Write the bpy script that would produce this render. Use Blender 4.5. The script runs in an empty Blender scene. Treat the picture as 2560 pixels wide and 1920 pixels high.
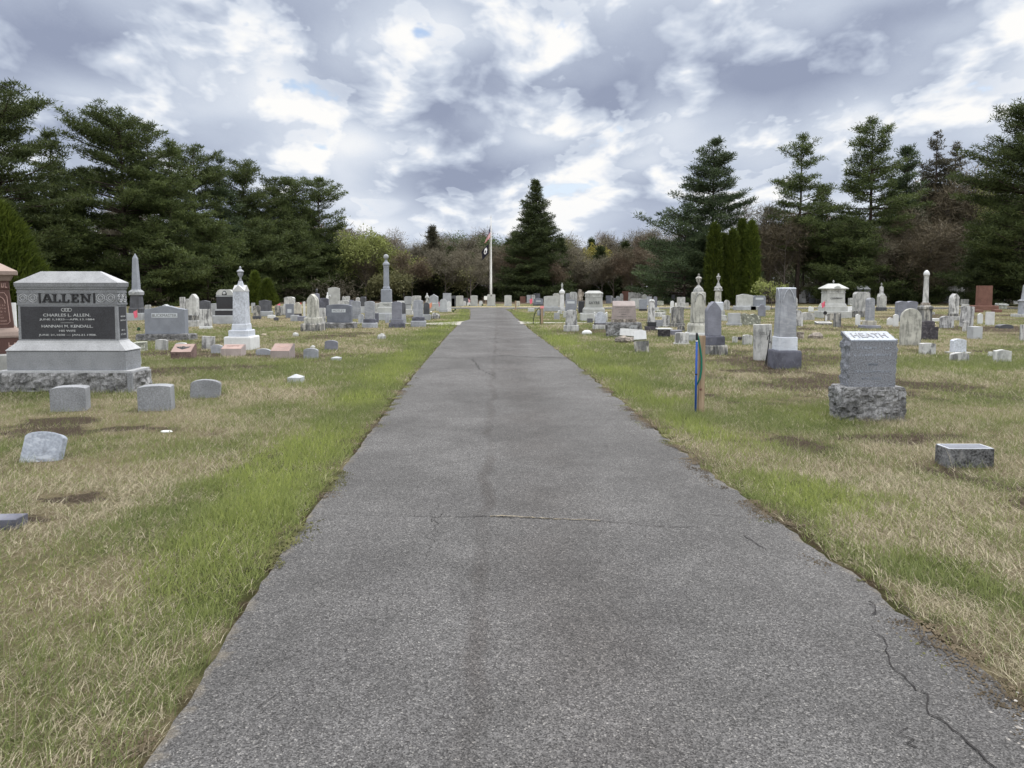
import bpy, bmesh, math, random
import numpy as np
from mathutils import Vector, Matrix, noise as mnoise
R = math.radians
sc = bpy.context.scene
C = sc.collection
# ---------------------------------------------------------------- camera
PITCH, F, PX0, PY0, CAMH = R(4.0), 1800.0, 1280.0, 842.0, 1.6
SP, CP = math.sin(PITCH), math.cos(PITCH)
cam = bpy.data.cameras.new('camera'); camo = bpy.data.objects.new('camera', cam); C.objects.link(camo)
camo.location = (0, 0, CAMH); camo.rotation_euler = (R(90) - PITCH, 0, 0)
cam.sensor_width = 36; cam.lens = 36 * F / 2560; cam.shift_y = (PY0 - 960) / 2560
cam.clip_start = 0.05; cam.clip_end = 3000
sc.camera = camo
sc.render.engine = 'CYCLES'
sc.view_settings.view_transform = 'Standard'; sc.view_settings.look = 'None'
sc.view_settings.exposure = 0.18; sc.view_settings.gamma = 1.0
sc.cycles.max_bounces = 5; sc.cycles.diffuse_bounces = 3; sc.cycles.glossy_bounces = 2
sc.cycles.transparent_max_bounces = 6; sc.cycles.caustics_reflective = False; sc.cycles.caustics_refractive = False
# ---------------------------------------------------------------- sun
SUN_EL, SUN_AZ = R(52), R(35)          # azimuth measured from +Y towards +X
sun = bpy.data.lights.new('sun', 'SUN'); suno = bpy.data.objects.new('sun', sun); C.objects.link(suno)
sun.energy = 2.3; sun.angle = R(9); sun.color = (1.0, 0.955, 0.89)
sd = Vector((math.sin(SUN_AZ) * math.cos(SUN_EL), math.cos(SUN_AZ) * math.cos(SUN_EL), math.sin(SUN_EL)))
suno.rotation_euler = sd.to_track_quat('Z', 'Y').to_euler(); suno.location = (0, 0, 60)
# ---------------------------------------------------------------- node helper
class NT:
    def __init__(s, tree): s.t = tree; s.n = tree.nodes; s.l = tree.links
    def new(s, typ, **kw):
        nd = s.n.new(typ)
        for k, v in kw.items(): setattr(nd, k, v)
        return nd
    def put(s, sock, v):
        if isinstance(v, bpy.types.NodeSocket): s.l.new(v, sock)
        else:
            if hasattr(sock.default_value, '__len__') and not hasattr(v, '__len__'): v = [v] * len(sock.default_value)
            if hasattr(v, '__len__') and len(v) == 3 and len(sock.default_value) == 4: v = (*v, 1)
            sock.default_value = v
    def m(s, op, a, b=0.0, c=None, clamp=False):
        nd = s.new('ShaderNodeMath', operation=op, use_clamp=clamp)
        s.put(nd.inputs[0], a); s.put(nd.inputs[1], b)
        if c is not None: s.put(nd.inputs[2], c)
        return nd.outputs[0]
    def v(s, op, a, b=(0, 0, 0), c=None, out=0):
        nd = s.new('ShaderNodeVectorMath', operation=op)
        s.put(nd.inputs[0], a)
        if op == 'SCALE': s.put(nd.inputs[3], b)
        elif op not in ('NORMALIZE', 'LENGTH'): s.put(nd.inputs[1], b)
        if c is not None: s.put(nd.inputs[2], c)
        return nd.outputs['Value'] if op in ('LENGTH', 'DOT_PRODUCT') else nd.outputs[0]
    def sep(s, a): nd = s.new('ShaderNodeSeparateXYZ'); s.put(nd.inputs[0], a); return nd.outputs
    def comb(s, x, y, z):
        nd = s.new('ShaderNodeCombineXYZ')
        for i, q in enumerate((x, y, z)): s.put(nd.inputs[i], q)
        return nd.outputs[0]
    def noise(s, vec, scale, detail=4, rough=.5, dist=0.0, color=False, dim='3D', lac=2.0):
        nd = s.new('ShaderNodeTexNoise', noise_dimensions=dim)
        if vec is not None: s.put(nd.inputs['Vector'], vec)
        for k, q in (('Scale', scale), ('Detail', detail), ('Roughness', rough), ('Distortion', dist), ('Lacunarity', lac)): s.put(nd.inputs[k], q)
        return nd.outputs['Color' if color else 'Fac']
    def vor(s, vec, scale, feature='F1', out='Distance', rnd=1.0):
        nd = s.new('ShaderNodeTexVoronoi', feature=feature)
        if vec is not None: s.put(nd.inputs['Vector'], vec)
        s.put(nd.inputs['Scale'], scale)
        if 'Randomness' in nd.inputs: s.put(nd.inputs['Randomness'], rnd)
        return nd.outputs[out]
    def ramp(s, fac, stops, interp='LINEAR'):
        nd = s.new('ShaderNodeValToRGB'); cr = nd.color_ramp; cr.interpolation = interp
        while len(cr.elements) < len(stops): cr.elements.new(0.5)
        for e, (p, c) in zip(cr.elements, stops):
            e.position = p
            e.color = (c, c, c, 1) if not hasattr(c, '__len__') else (*c, 1)
        s.put(nd.inputs[0], fac); return nd.outputs[0]
    def mr(s, a, f0, f1, t0=0.0, t1=1.0, typ='SMOOTHSTEP'):
        nd = s.new('ShaderNodeMapRange', interpolation_type=typ)
        for i, q in enumerate((a, f0, f1, t0, t1)): s.put(nd.inputs[i], q)
        return nd.outputs[0]
    def mix(s, f, a, b, mode='MIX'):
        nd = s.new('ShaderNodeMix', data_type='RGBA', blend_type=mode)
        s.put(nd.inputs[0], f); s.put(nd.inputs[6], a); s.put(nd.inputs[7], b); return nd.outputs[2]
    def attr(s, name, out='Fac'): nd = s.new('ShaderNodeAttribute', attribute_name=name); return nd.outputs[out]
# ---------------------------------------------------------------- world: clear sky behind broken stratocumulus
world = bpy.data.worlds.new('World'); sc.world = world; world.use_nodes = True
w = NT(world.node_tree); w.n.clear()
world.cycles.sampling_method = 'NONE'
skyt = w.new('ShaderNodeTexSky', sky_type='NISHITA'); skyt.sun_disc = False
skyt.sun_elevation = SUN_EL; skyt.sun_rotation = SUN_AZ
tc = w.new('ShaderNodeTexCoord'); D = w.v('NORMALIZE', tc.outputs['Generated'])
# cloud density as a node group of direction: heaped clouds that shrink and flatten towards the horizon
grp = bpy.data.node_groups.new('cloud_density', 'ShaderNodeTree')
grp.interface.new_socket('Vector', in_out='INPUT', socket_type='NodeSocketVector')
grp.interface.new_socket('Density', in_out='OUTPUT', socket_type='NodeSocketFloat')
g = NT(grp); gi = g.new('NodeGroupInput'); go = g.new('NodeGroupOutput')
X, Y, Z = g.sep(gi.outputs[0])
zz = g.m('ADD', g.m('ABSOLUTE', Z), 0.15)
hx = g.m('DIVIDE', g.m('ARCTAN2', X, Y), g.m('POWER', zz, .35))
Q = g.comb(g.m('MULTIPLY', hx, 1.55), g.m('MULTIPLY', g.m('POWER', zz, .2), 9.0), g.m('MULTIPLY', Y, .3))
warp = g.v('SCALE', g.v('SUBTRACT', g.noise(Q, 3.4, 1, .5, color=True), (.5, .5, .5)), 0.13)
Qw = g.v('ADD', Q, warp)
N1 = g.noise(Qw, 2.7, 8, .52)
N2 = g.m('ABSOLUTE', g.m('SUBTRACT', g.noise(Qw, 5.4, 4, .5), .5))
g.l.new(g.m('ADD', N1, g.m('MULTIPLY', g.m('SUBTRACT', .10, N2), .62)), go.inputs[0])
def cloud(vec):
    nd = w.new('ShaderNodeGroup'); nd.node_tree = grp; w.l.new(vec, nd.inputs[0]); return nd.outputs[0]
d1 = cloud(D)
d2 = cloud(w.v('ADD', D, (0.010, 0.0, 0.026)))
x, y, z = w.sep(D)
az = w.m('ARCTAN2', x, y)
AE = w.comb(az, z, 0)
def s2d(px, py):
    u, v = (px - PX0) / F, (PY0 - py) / F
    d = Vector((u, CP + v * SP, -SP + v * CP)).normalized(); return math.atan2(d.x, d.y), d.z
# where the cloud deck is thick (negative = dark) or thin and sunlit (positive): bearings and heights in the sky
BL = [(690,60,90,90,.9),(1120,85,190,42,1.1),(1390,120,60,60,.9),(690,190,70,90,.7),(110,230,150,40,.8),(650,385,120,50,1.0),
 (960,365,150,60,1.1),(1400,350,90,30,1.0),(1880,370,90,90,1.0),(2150,290,130,50,.9),(2480,270,110,60,.9),(1690,240,110,60,.6),
 (2450,190,160,50,.5),(900,500,260,60,.55),(1450,560,300,60,.6),(430,290,200,40,.4),(1900,50,200,60,.35),(860,250,150,50,.2),
 (250,110,360,120,-1.0),(520,190,150,60,-.6),(1080,190,230,60,-.9),(1230,270,330,45,-1.0),(1640,90,260,70,-.8),(2250,100,260,60,-.6),
 (2350,15,220,30,-.9),(1900,200,240,60,-.5),(1520,380,230,35,-.8),(560,330,120,35,-.5),(2250,340,200,25,-.3),(900,50,160,30,-.4),(1100,430,180,18,-.5),(300,300,160,40,-.5),(700,310,160,30,-.5),(2000,130,200,30,-.4),(1800,430,160,40,-.4),(1000,540,260,25,-.35)]
acc = None
for (px, py, rx, ry, a) in BL:
    ca, ce = s2d(px, py); sx, sy = F / (rx * 1.5), F / (ry * 1.5)
    L = w.v('LENGTH', w.v('MULTIPLY_ADD', AE, (sx, sy, 0), (-ca * sx, -ce * sy, 0)))
    f = w.mr(L, 0.0, 1.0, a, 0.0)
    acc = f if acc is None else w.m('ADD', acc, f)
dd = w.m('ADD', w.m('ADD', d1, .034), w.m('MULTIPLY', acc, -0.062))
emb = w.m('SUBTRACT', d1, d2)                      # positive on the sunlit heads, negative under the bases
body = w.mr(dd, .385, .74, 0, 1, 'LINEAR')
edge_ = w.mr(dd, .455, .50, 0, 1)                   # crisp outline of the nearer heaps against the paler deck behind
sh = w.m('ADD', body, w.m('MULTIPLY', emb, -3.2))
sh = w.m('ADD', w.m('MULTIPLY', sh, w.m('MULTIPLY_ADD', edge_, .35, .65)), -.02, clamp=True)
col = w.ramp(sh, [(0.0, (.88, .875, .86)), (.13, (.80, .815, .84)), (.28, (.65, .695, .77)), (.48, (.51, .565, .665)), (.72, (.385, .435, .545)), (1.0, (.27, .31, .42))])
cover = w.mr(dd, 0.30, 0.40)
clear = w.mix(w.mr(z, .05, .35, 1, .15), w.v('SCALE', skyt.outputs[0], 0.12), (.66, .75, .86))
col = w.mix(cover, clear, col)
# pale air low over the horizon, unseen sky overhead and behind brightened to light the ground
low = w.mr(z, 0.0, 0.14, .45, 0)
col = w.mix(low, col, (.70, .76, .86))
col = w.mix(w.mr(z, .40, .80), col, (2.5, 2.45, 2.4))
back = w.m('MULTIPLY', w.mr(y, -.1, -.7), w.mr(z, .0, .25)); col = w.mix(back, col, (1.55, 1.53, 1.50))
bg = w.new('ShaderNodeBackground'); w.put(bg.inputs[0], col); bg.inputs[1].default_value = 1.0
wo = w.new('ShaderNodeOutputWorld'); w.l.new(bg.outputs[0], wo.inputs[0])
# ---------------------------------------------------------------- materials
M = {}
def newmat(name):
    m = bpy.data.materials.new(name); m.use_nodes = True
    n = NT(m.node_tree); n.n.clear()
    b = n.new('ShaderNodeBsdfPrincipled'); o = n.new('ShaderNodeOutputMaterial'); n.l.new(b.outputs[0], o.inputs[0])
    b.inputs['Specular IOR Level'].default_value = .25
    M[name] = m; return n, b
def ocoord(n):
    tc = n.new('ShaderNodeTexCoord'); oi = n.new('ShaderNodeObjectInfo')
    off = n.v('SCALE', (17.3, 9.1, 5.7), n.m('MULTIPLY', oi.outputs['Random'], 20.0))
    return n.v('ADD', tc.outputs['Object'], off), oi.outputs['Random'], tc.outputs['Object']
def bump(n, b, h, s, d):
    nd = n.new('ShaderNodeBump'); nd.inputs['Strength'].default_value = s; nd.inputs['Distance'].default_value = d
    n.l.new(h, nd.inputs['Height']); n.l.new(nd.outputs[0], b.inputs['Normal'])
def stone(name, c, speck=.12, spscale=140, rough=.75, streak=0.0, streakc=(.035, .036, .038), lichen=0.0, lichenc=(.62, .63, .58), vein=0.0, veinc=(.5, .52, .55), mottle=.25, bmp=.25, spec=.25, patch=0.0, patchc=(.55, .565, .57), crags=0.0):
    n, b = newmat(name); P, rnd, OC = ocoord(n)
    big = n.noise(P, 3.2, 4, .6); fine = n.noise(P, spscale, 2, .6)
    k = n.m('ADD', n.mr(big, .3, .7, 1 - mottle, 1 + mottle), n.mr(fine, .32, .68, -speck, speck, 'LINEAR'))
    k = n.m('MULTIPLY', k, n.mr(rnd, 0, 1, .86, 1.14, 'LINEAR'))
    col = n.v('SCALE', (*c,), k)
    x, y, z = n.sep(P)
    if vein:
        vv = n.noise(n.comb(n.m('ADD', n.m('MULTIPLY', x, 3.0), n.m('MULTIPLY', z, 4.5)), y, n.m('MULTIPLY', z, 9)), 1.6, 5, .6, 1.2)
        col = n.mix(n.m('MULTIPLY', n.mr(vv, .48, .62), vein), col, veinc)
    if patch:                      # cleaner stone showing between the stains, in long downward tongues
        pv = n.noise(n.comb(n.m('MULTIPLY', x, 5.5), n.m('MULTIPLY', y, 5.5), n.m('MULTIPLY', z, 1.3)), 1.3, 4, .6, .4)
        col = n.mix(n.m('MULTIPLY', n.mr(pv, .46, .60), patch), col, patchc)
    if lichen:
        lv = n.noise(P, 9, 5, .65, .5)
        col = n.mix(n.m('MULTIPLY', n.mr(lv, .54, .62), lichen), col, lichenc)
    if streak:
        sv = n.noise(n.comb(n.m('MULTIPLY', x, 8), n.m('MULTIPLY', y, 8), n.m('MULTIPLY', z, 1.3)), 1.5, 5, .62, .5)
        sv2 = n.noise(P, 5, 5, .7)
        f = n.mr(n.m('ADD', n.m('MULTIPLY', sv, .58), n.m('MULTIPLY', sv2, .42)), .46, .59)
        col = n.mix(n.m('MULTIPLY', f, streak), col, streakc)
    n.put(b.inputs['Base Color'], col); b.inputs['Roughness'].default_value = rough
    b.inputs['Specular IOR Level'].default_value = spec
    h = n.m('ADD', n.m('MULTIPLY', fine, .5), n.m('MULTIPLY', n.noise(P, 22, 4, .6), 1.0))
    if crags: h = n.m('ADD', h, n.m('MULTIPLY', n.vor(n.v('ADD', P, n.v('SCALE', n.noise(P, 8, 3, .5, color=True), .12)), 9), 4.0))
    bump(n, b, h, bmp + crags, .012 if crags else .004)
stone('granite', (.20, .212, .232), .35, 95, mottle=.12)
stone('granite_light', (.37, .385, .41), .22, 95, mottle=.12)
stone('granite_face', (.048, .050, .058), .30, 100, .55, mottle=.1, bmp=.05, spec=.2)
stone('granite_rock', (.23, .235, .245), .35, 70, .85, mottle=.4, crags=.8, streak=.45)
stone('granite_weathered', (.15, .155, .165), .45, 55, .8, mottle=.5, lichen=.35, lichenc=(.34, .345, .35), streak=.3)
stone('granite_blue', (.215, .235, .275), .14, 120, mottle=.10, bmp=.12)
stone('granite_bluedark', (.15, .165, .20), .2, 110, mottle=.2, bmp=.12)
stone('granite_plain', (.33, .35, .375), .12, 110, mottle=.14, bmp=.15)
stone('granite_black', (.035, .037, .045), .15, 90, .18, mottle=.1, bmp=.03, spec=.5)
stone('granite_dark', (.085, .09, .105), .2, 90, .5, mottle=.2, streak=.3)
stone('granite_pale', (.385, .40, .40), .10, 100, mottle=.13, streak=.16, streakc=(.2, .2, .19))
stone('granite_stained', (.42, .435, .435), .12, 100, mottle=.2, streak=.6, streakc=(.12, .12, .125))
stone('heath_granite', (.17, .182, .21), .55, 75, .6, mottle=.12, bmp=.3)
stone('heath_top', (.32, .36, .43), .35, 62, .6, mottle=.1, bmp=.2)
stone('pink', (.30, .222, .205), .2, 100, mottle=.12)
stone('pink_dark', (.13, .09, .085), .6, 60, .8, mottle=.4)
stone('rose', (.33, .29, .285), .12, 100, mottle=.13, streak=.10, streakc=(.2, .16, .15))
stone('redbrown', (.095, .052, .046), .2, 100, .55, mottle=.12)
stone('redbrown_light', (.29, .23, .205), .12, 100, mottle=.1)
stone('brown', (.155, .082, .066), .25, 90, mottle=.15)
stone('marble', (.58, .60, .62), .05, 60, .6, mottle=.10, streak=.10, streakc=(.3, .31, .32))
stone('marble_blue', (.52, .56, .63), .05, 60, .6, vein=.5, veinc=(.36, .40, .47), mottle=.12)
stone('marble_mottled', (.44, .475, .54), .22, 26, .6, mottle=.12, lichen=.35, lichenc=(.60, .64, .70))
stone('marble_streaked', (.46, .47, .48), .06, 60, .7, mottle=.25, streak=.80, streakc=(.075, .077, .082), patch=.35)
stone('marble_stained', (.43, .44, .44), .06, 60, .7, mottle=.2, streak=.62, streakc=(.13, .14, .145), patch=.3)
stone('marble_dark', (.17, .175, .18), .1, 60, .75, mottle=.3, streak=.75, patch=.75, patchc=(.52, .51, .47))
stone('marble_cream', (.47, .46, .41), .06, 60, .7, mottle=.15, streak=.45, streakc=(.12, .11, .10))
stone('marble_old', (.47, .475, .44), .06, 60, .7, mottle=.2, streak=.6, streakc=(.10, .105, .10))
stone('slate_grey', (.19, .20, .245), .05, 60, .7, mottle=.16, vein=.25, veinc=(.27, .285, .33))
stone('slate_dark', (.10, .105, .135), .1, 60, .8, mottle=.35, lichen=.25, lichenc=(.25, .26, .29))
stone('bluestone', (.29, .31, .35), .05, 60, .7, mottle=.18, streak=.35, streakc=(.17, .18, .21), vein=.3, veinc=(.46, .48, .52))
stone('lichen_stone', (.24, .255, .22), .15, 60, .85, mottle=.3, lichen=.9, lichenc=(.6, .62, .55), crags=.3)
stone('black_stained', (.055, .052, .062), .3, 40, .85, mottle=.5, lichen=.35, lichenc=(.22, .21, .22))
stone('fieldstone', (.30, .27, .24), .3, 40, .9, mottle=.5, crags=.8, streak=.5)
stone('tan_rock', (.46, .40, .32), .2, 40, .9, mottle=.25, crags=.4)
stone('slanted_marble', (.30, .335, .40), .22, 40, .6, mottle=.15, vein=.7, veinc=(.45, .49, .56))
def flat(name, c, rough=.6, metal=0.0, var=.12, scale=30, spec=.3):
    n, b = newmat(name); P, rnd, OC = ocoord(n)
    n.put(b.inputs['Base Color'], n.v('SCALE', (*c,), n.mr(n.noise(P, scale, 4, .6), .3, .7, 1 - var, 1 + var)))
    b.inputs['Roughness'].default_value = rough; b.inputs['Metallic'].default_value = metal; b.inputs['Specular IOR Level'].default_value = spec
flat('carved_dark', (.028, .029, .033), .8)
flat('carved_mid', (.13, .135, .14), .8)
flat('carved_light', (.42, .44, .46), .7)
flat('carved_gold', (.15, .145, .135), .7)
flat('carved_pink', (.42, .29, .26), .7)
flat('panel_light', (.48, .52, .57), .7, var=.06)
flat('iron', (.018, .018, .022), .6); flat('plastic_blue', (.015, .075, .34), .35, var=.05)
flat('plastic_green', (.012, .155, .105), .4, var=.05); flat('plastic_black', (.015, .017, .02), .5)
flat('white_paint', (.78, .79, .80), .45, var=.05); flat('alu', (.55, .57, .60), .35, .7)
flat('flag_red', (.52, .035, .06), .8); flat('flag_pink', (.72, .16, .24), .8); flat('flag_white', (.75, .75, .78), .8); flat('flag_navy', (.02, .025, .09), .8)
flat('flag_black', (.012, .012, .022), .8, var=.3); flat('flag_orange', (.65, .30, .20), .8)
flat('tape_pink', (.75, .28, .30), .5); flat('green_wreath', (.02, .06, .03), .9, var=.5); flat('petal_magenta', (.55, .08, .16), .8, var=.3)
flat('gravel_stone', (.26, .25, .24), .9, var=.4, scale=50)
n, b = newmat('wood'); P, rnd, OC = ocoord(n); x, y, z = n.sep(P)
g_ = n.noise(n.comb(n.m('MULTIPLY', x, 42), n.m('MULTIPLY', y, 42), n.m('MULTIPLY', z, 1.6)), 1.0, 5, .6, .6)
n.put(b.inputs['Base Color'], n.ramp(g_, [(.3, (.15, .105, .07)), (.48, (.30, .225, .155)), (.7, (.40, .315, .23))])); b.inputs['Roughness'].default_value = .8
# trees
def bark(name, c):
    n, b = newmat(name); P, rnd, OC = ocoord(n); x, y, z = n.sep(P)
    f = n.noise(n.comb(n.m('MULTIPLY', x, 6), n.m('MULTIPLY', y, 6), n.m('MULTIPLY', z, 1.2)), 2, 5, .65)
    n.put(b.inputs['Base Color'], n.v('SCALE', (*c,), n.mr(f, .3, .7, .6, 1.5))); b.inputs['Roughness'].default_value = .95; b.inputs['Specular IOR Level'].default_value = .1
bark('bark_pine', (.055, .044, .038)); bark('bark_grey', (.13, .115, .105)); bark('bark_brown', (.075, .058, .05)); bark('bark_birch', (.38, .36, .33))
def leaf(name, dark, light, trans=.25):
    n, b = newmat(name)
    t = n.attr('tint'); oi = n.new('ShaderNodeObjectInfo')
    col = n.mix(t, dark, light)
    col = n.v('SCALE', col, n.mr(oi.outputs['Random'], 0, 1, .82, 1.2, 'LINEAR'))
    n.put(b.inputs['Base Color'], col); b.inputs['Roughness'].default_value = .65; b.inputs['Specular IOR Level'].default_value = .15
    if trans:
        tr = n.new('ShaderNodeBsdfTranslucent'); n.put(tr.inputs[0], col)
        mx = n.new('ShaderNodeMixShader'); mx.inputs[0].default_value = trans
        out = [q for q in n.n if q.bl_idname == 'ShaderNodeOutputMaterial'][0]
        n.l.new(b.outputs[0], mx.inputs[1]); n.l.new(tr.outputs[0], mx.inputs[2]); n.l.new(mx.outputs[0], out.inputs[0])
leaf('needles_pine', (.032, .048, .020), (.105, .135, .046))
leaf('needles_blue', (.034, .055, .030), (.095, .130, .062))
leaf('needles_spruce', (.026, .038, .018), (.075, .098, .036))
leaf('needles_yew', (.035, .055, .010), (.095, .125, .020))
leaf('needles_rust', (.040, .042, .028), (.105, .098, .066))
leaf('twigs_brown', (.080, .068, .046), (.17, .145, .10), 0)
leaf('twigs_grey', (.088, .080, .058), (.19, .175, .13), 0)
leaf('twigs_red', (.080, .062, .043), (.165, .125, .088), 0)
leaf('leaves_spring', (.13, .155, .05), (.26, .295, .10)); leaf('leaves_yellow', (.19, .175, .04), (.33, .30, .08)); leaf('leaves_olive', (.095, .10, .05), (.205, .205, .10))
leaf('leaves_green', (.045, .075, .03), (.12, .17, .07))
# ---------------------------------------------------------------- geometry helpers
def ray(px, py):
    u, v = (px - PX0) / F, (PY0 - py) / F
    return Vector((u, CP + v * SP, -SP + v * CP))
def G(px, py):
    d = ray(px, py); t = CAMH / -d.z; return Vector((d.x * t, d.y * t, 0))
def ground_y(py): return G(PX0, py).y
def zat(py, y): d = ray(PX0, py); return CAMH + y * d.z / d.y
def xat(px, py, y): d = ray(px, py); return y * d.x / d.y
class MB:
    def __init__(s): s.v, s.f, s.mi, s.mats = [], [], [], []
    def mat(s, name):
        if name not in s.mats: s.mats.append(name)
        return s.mats.index(name)
    def add(s, vs, fs, m=0):
        o = len(s.v); s.v += [tuple(q) for q in vs]; s.f += [tuple(i + o for i in f) for f in fs]; s.mi += [m] * len(fs); return s
    def box(s, x0, x1, y0, y1, z0, z1, m=0): return s.loft([(z0, (x1 - x0) / 2, (y1 - y0) / 2), (z1, (x1 - x0) / 2, (y1 - y0) / 2)], ((x0 + x1) / 2, (y0 + y1) / 2), m)
    def loft(s, rings, c=(0, 0), m=0):       # rings of (z, half width, half depth[, centre y])
        vs = []; fs = []
        for r in rings:
            z, a, b_ = r[:3]; cy = c[1] + (r[3] if len(r) > 3 else 0)
            vs += [(c[0] - a, cy - b_, z), (c[0] + a, cy - b_, z), (c[0] + a, cy + b_, z), (c[0] - a, cy + b_, z)]
        for k in range(len(rings) - 1):
            for i in range(4): j = (i + 1) % 4; fs.append((4 * k + i, 4 * k + j, 4 * k + 4 + j, 4 * k + 4 + i))
        fs.append((3, 2, 1, 0)); k = 4 * (len(rings) - 1); fs.append((k, k + 1, k + 2, k + 3))
        return s.add(vs, fs, m)
    def prism(s, prof, y0, y1, m=0):         # prof: outline in x,z counter-clockwise seen from the front
        n_ = len(prof)
        vs = [(x, y0, z) for x, z in prof] + [(x, y1, z) for x, z in prof]
        fs = [tuple(range(n_)), tuple(range(2 * n_ - 1, n_ - 1, -1))]
        for i in range(n_): j = (i + 1) % n_; fs.append((j, i, n_ + i, n_ + j))
        return s.add(vs, fs, m)
    def lathe(s, prof, n_=20, c=(0, 0), m=0, sq=False):
        vs = []; fs = []
        for r, z in prof:
            for i in range(n_):
                a = 2 * math.pi * (i + .5) / n_; vs.append((c[0] + r * math.cos(a), c[1] + r * math.sin(a), z))
        for k in range(len(prof) - 1):
            for i in range(n_): j = (i + 1) % n_; fs.append((k * n_ + i, k * n_ + j, (k + 1) * n_ + j, (k + 1) * n_ + i))
        fs.append(tuple(range(n_ - 1, -1, -1))); k = (len(prof) - 1) * n_; fs.append(tuple(range(k, k + n_)))
        return s.add(vs, fs, m)
    def tube(s, pts, r, n_=6, m=0):
        pts = [Vector(p) for p in pts]; rr = r if hasattr(r, '__len__') else [r] * len(pts)
        vs = []; fs = []
        for k, p in enumerate(pts):
            t = (pts[min(k + 1, len(pts) - 1)] - pts[max(k - 1, 0)]).normalized()
            a = t.orthogonal().normalized() if k == 0 else (a - t * a.dot(t)).normalized()
            b_ = t.cross(a)
            for i in range(n_): q = 2 * math.pi * i / n_; vs.append(p + (a * math.cos(q) + b_ * math.sin(q)) * rr[k])
        for k in range(len(pts) - 1):
            for i in range(n_): j = (i + 1) % n_; fs.append((k * n_ + i, k * n_ + j, (k + 1) * n_ + j, (k + 1) * n_ + i))
        fs.append(tuple(range(n_ - 1, -1, -1))); k = (len(pts) - 1) * n_; fs.append(tuple(range(k, k + n_)))
        return s.add(vs, fs, m)
    def sphere(s, c, r, seg=12, m=0, sq=(1, 1, 1)):
        vs = []; fs = []; rings = seg // 2
        for k in range(rings + 1):
            t = math.pi * k / rings
            for i in range(seg):
                a = 2 * math.pi * i / seg
                vs.append((c[0] + r * sq[0] * math.sin(t) * math.cos(a), c[1] + r * sq[1] * math.sin(t) * math.sin(a), c[2] - r * sq[2] * math.cos(t)))
        for k in range(rings):
            for i in range(seg): j = (i + 1) % seg; fs.append((k * seg + i, k * seg + j, (k + 1) * seg + j, (k + 1) * seg + i))
        return s.add(vs, fs, m)
    def build(s, name, mat=None, parent=None, bevel=0, rough=0, cell=.06, smooth=False, loc=None, rot=None, seed=0, keep=None):
        me = bpy.data.meshes.new(name); me.from_pydata(s.v, [], s.f)
        for q in ([mat] if mat else []) + [q for q in s.mats if q != mat]: me.materials.append(M[q])
        bm = bmesh.new(); bm.from_mesh(me)
        if bevel or rough: bmesh.ops.remove_doubles(bm, verts=bm.verts, dist=1e-5)
        bmesh.ops.recalc_face_normals(bm, faces=bm.faces)
        if bevel:
            ed = [e for e in bm.edges if len(e.link_faces) == 2 and e.calc_face_angle() > .45]
            bmesh.ops.bevel(bm, geom=ed, offset=bevel, segments=2, affect='EDGES', profile=.6, clamp_overlap=True)
        if rough:
            for _ in range(7):
                ed = [e for e in bm.edges if e.calc_length() > cell * 1.5]
                if not ed: break
                bmesh.ops.subdivide_edges(bm, edges=ed, cuts=1, use_grid_fill=True)
            bmesh.ops.triangulate(bm, faces=[f for f in bm.faces if len(f.verts) > 4])
            bm.normal_update(); so = Vector((seed * 3.7, seed * 1.3, 0))
            mv = []
            for v_ in bm.verts:
                p = v_.co
                if keep and keep(p): continue
                d = mnoise.fractal((p + so) * (.35 / cell), 1.0, 2.0, 3) * .6 + mnoise.cell_vector((p + so) * (.28 / cell))[0] * .55 - .15
                mv.append((v_, v_.normal * d * rough))
            for v_, d in mv: v_.co += d
        bm.to_mesh(me); bm.free()
        if smooth:
            for p in me.polygons: p.use_smooth = True
        if s.mi and s.mats and not (bevel or rough):
            off = 1 if (mat and mat not in s.mats) else 0
            names = [m_.name for m_ in me.materials]
            for p, i in zip(me.polygons, s.mi): p.material_index = i + off if mat else i
        o = bpy.data.objects.new(name, me); C.objects.link(o)
        if parent: o.parent = parent
        if loc is not None: o.location = loc
        if rot is not None: o.rotation_euler = rot
        return o
def tag(o, label=None, cat=None, group=None, kind=None):
    for k, q in (('label', label), ('category', cat), ('group', group), ('kind', kind)):
        if q: o[k] = q
    return o
def empty(name, loc, label, cat, group=None, rz=0):
    o = bpy.data.objects.new(name, None); C.objects.link(o); o.empty_display_size = .2
    o.location = loc; o.rotation_euler = (0, 0, rz); return tag(o, label, cat, group)
def text(body, w, h, mat, parent, loc, rot=(math.pi / 2, 0, 0), depth=.003, name='inscription', bold=0.0, space=1.0):
    cu = bpy.data.curves.new('t', 'FONT'); cu.body = body; cu.align_x = 'CENTER'; cu.align_y = 'CENTER'; cu.size = 1; cu.extrude = .5
    cu.offset = bold; cu.space_character = space; cu.resolution_u = 3
    ob = bpy.data.objects.new('t', cu); C.objects.link(ob); bpy.context.view_layer.update()
    me = bpy.data.meshes.new_from_object(ob.evaluated_get(bpy.context.evaluated_depsgraph_get()))
    bpy.data.objects.remove(ob)
    co = np.empty(len(me.vertices) * 3, 'f'); me.vertices.foreach_get('co', co); co = co.reshape(-1, 3)
    mn, mx = co.min(0), co.max(0); co -= (mn + mx) / 2
    co *= (w / (mx[0] - mn[0]), h / (mx[1] - mn[1]), depth)
    me.vertices.foreach_set('co', co.ravel()); me.name = name
    me.materials.clear(); me.materials.append(M[mat])
    o = bpy.data.objects.new(name, me); C.objects.link(o); o.parent = parent; o.location = loc; o.rotation_euler = rot
    return o
def arc(cx, cz, rx, rz, a0, a1, n_=10):
    return [(cx + rx * math.cos(R(a0 + (a1 - a0) * i / n_)), cz + rz * math.sin(R(a0 + (a1 - a0) * i / n_))) for i in range(n_ + 1)]
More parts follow.
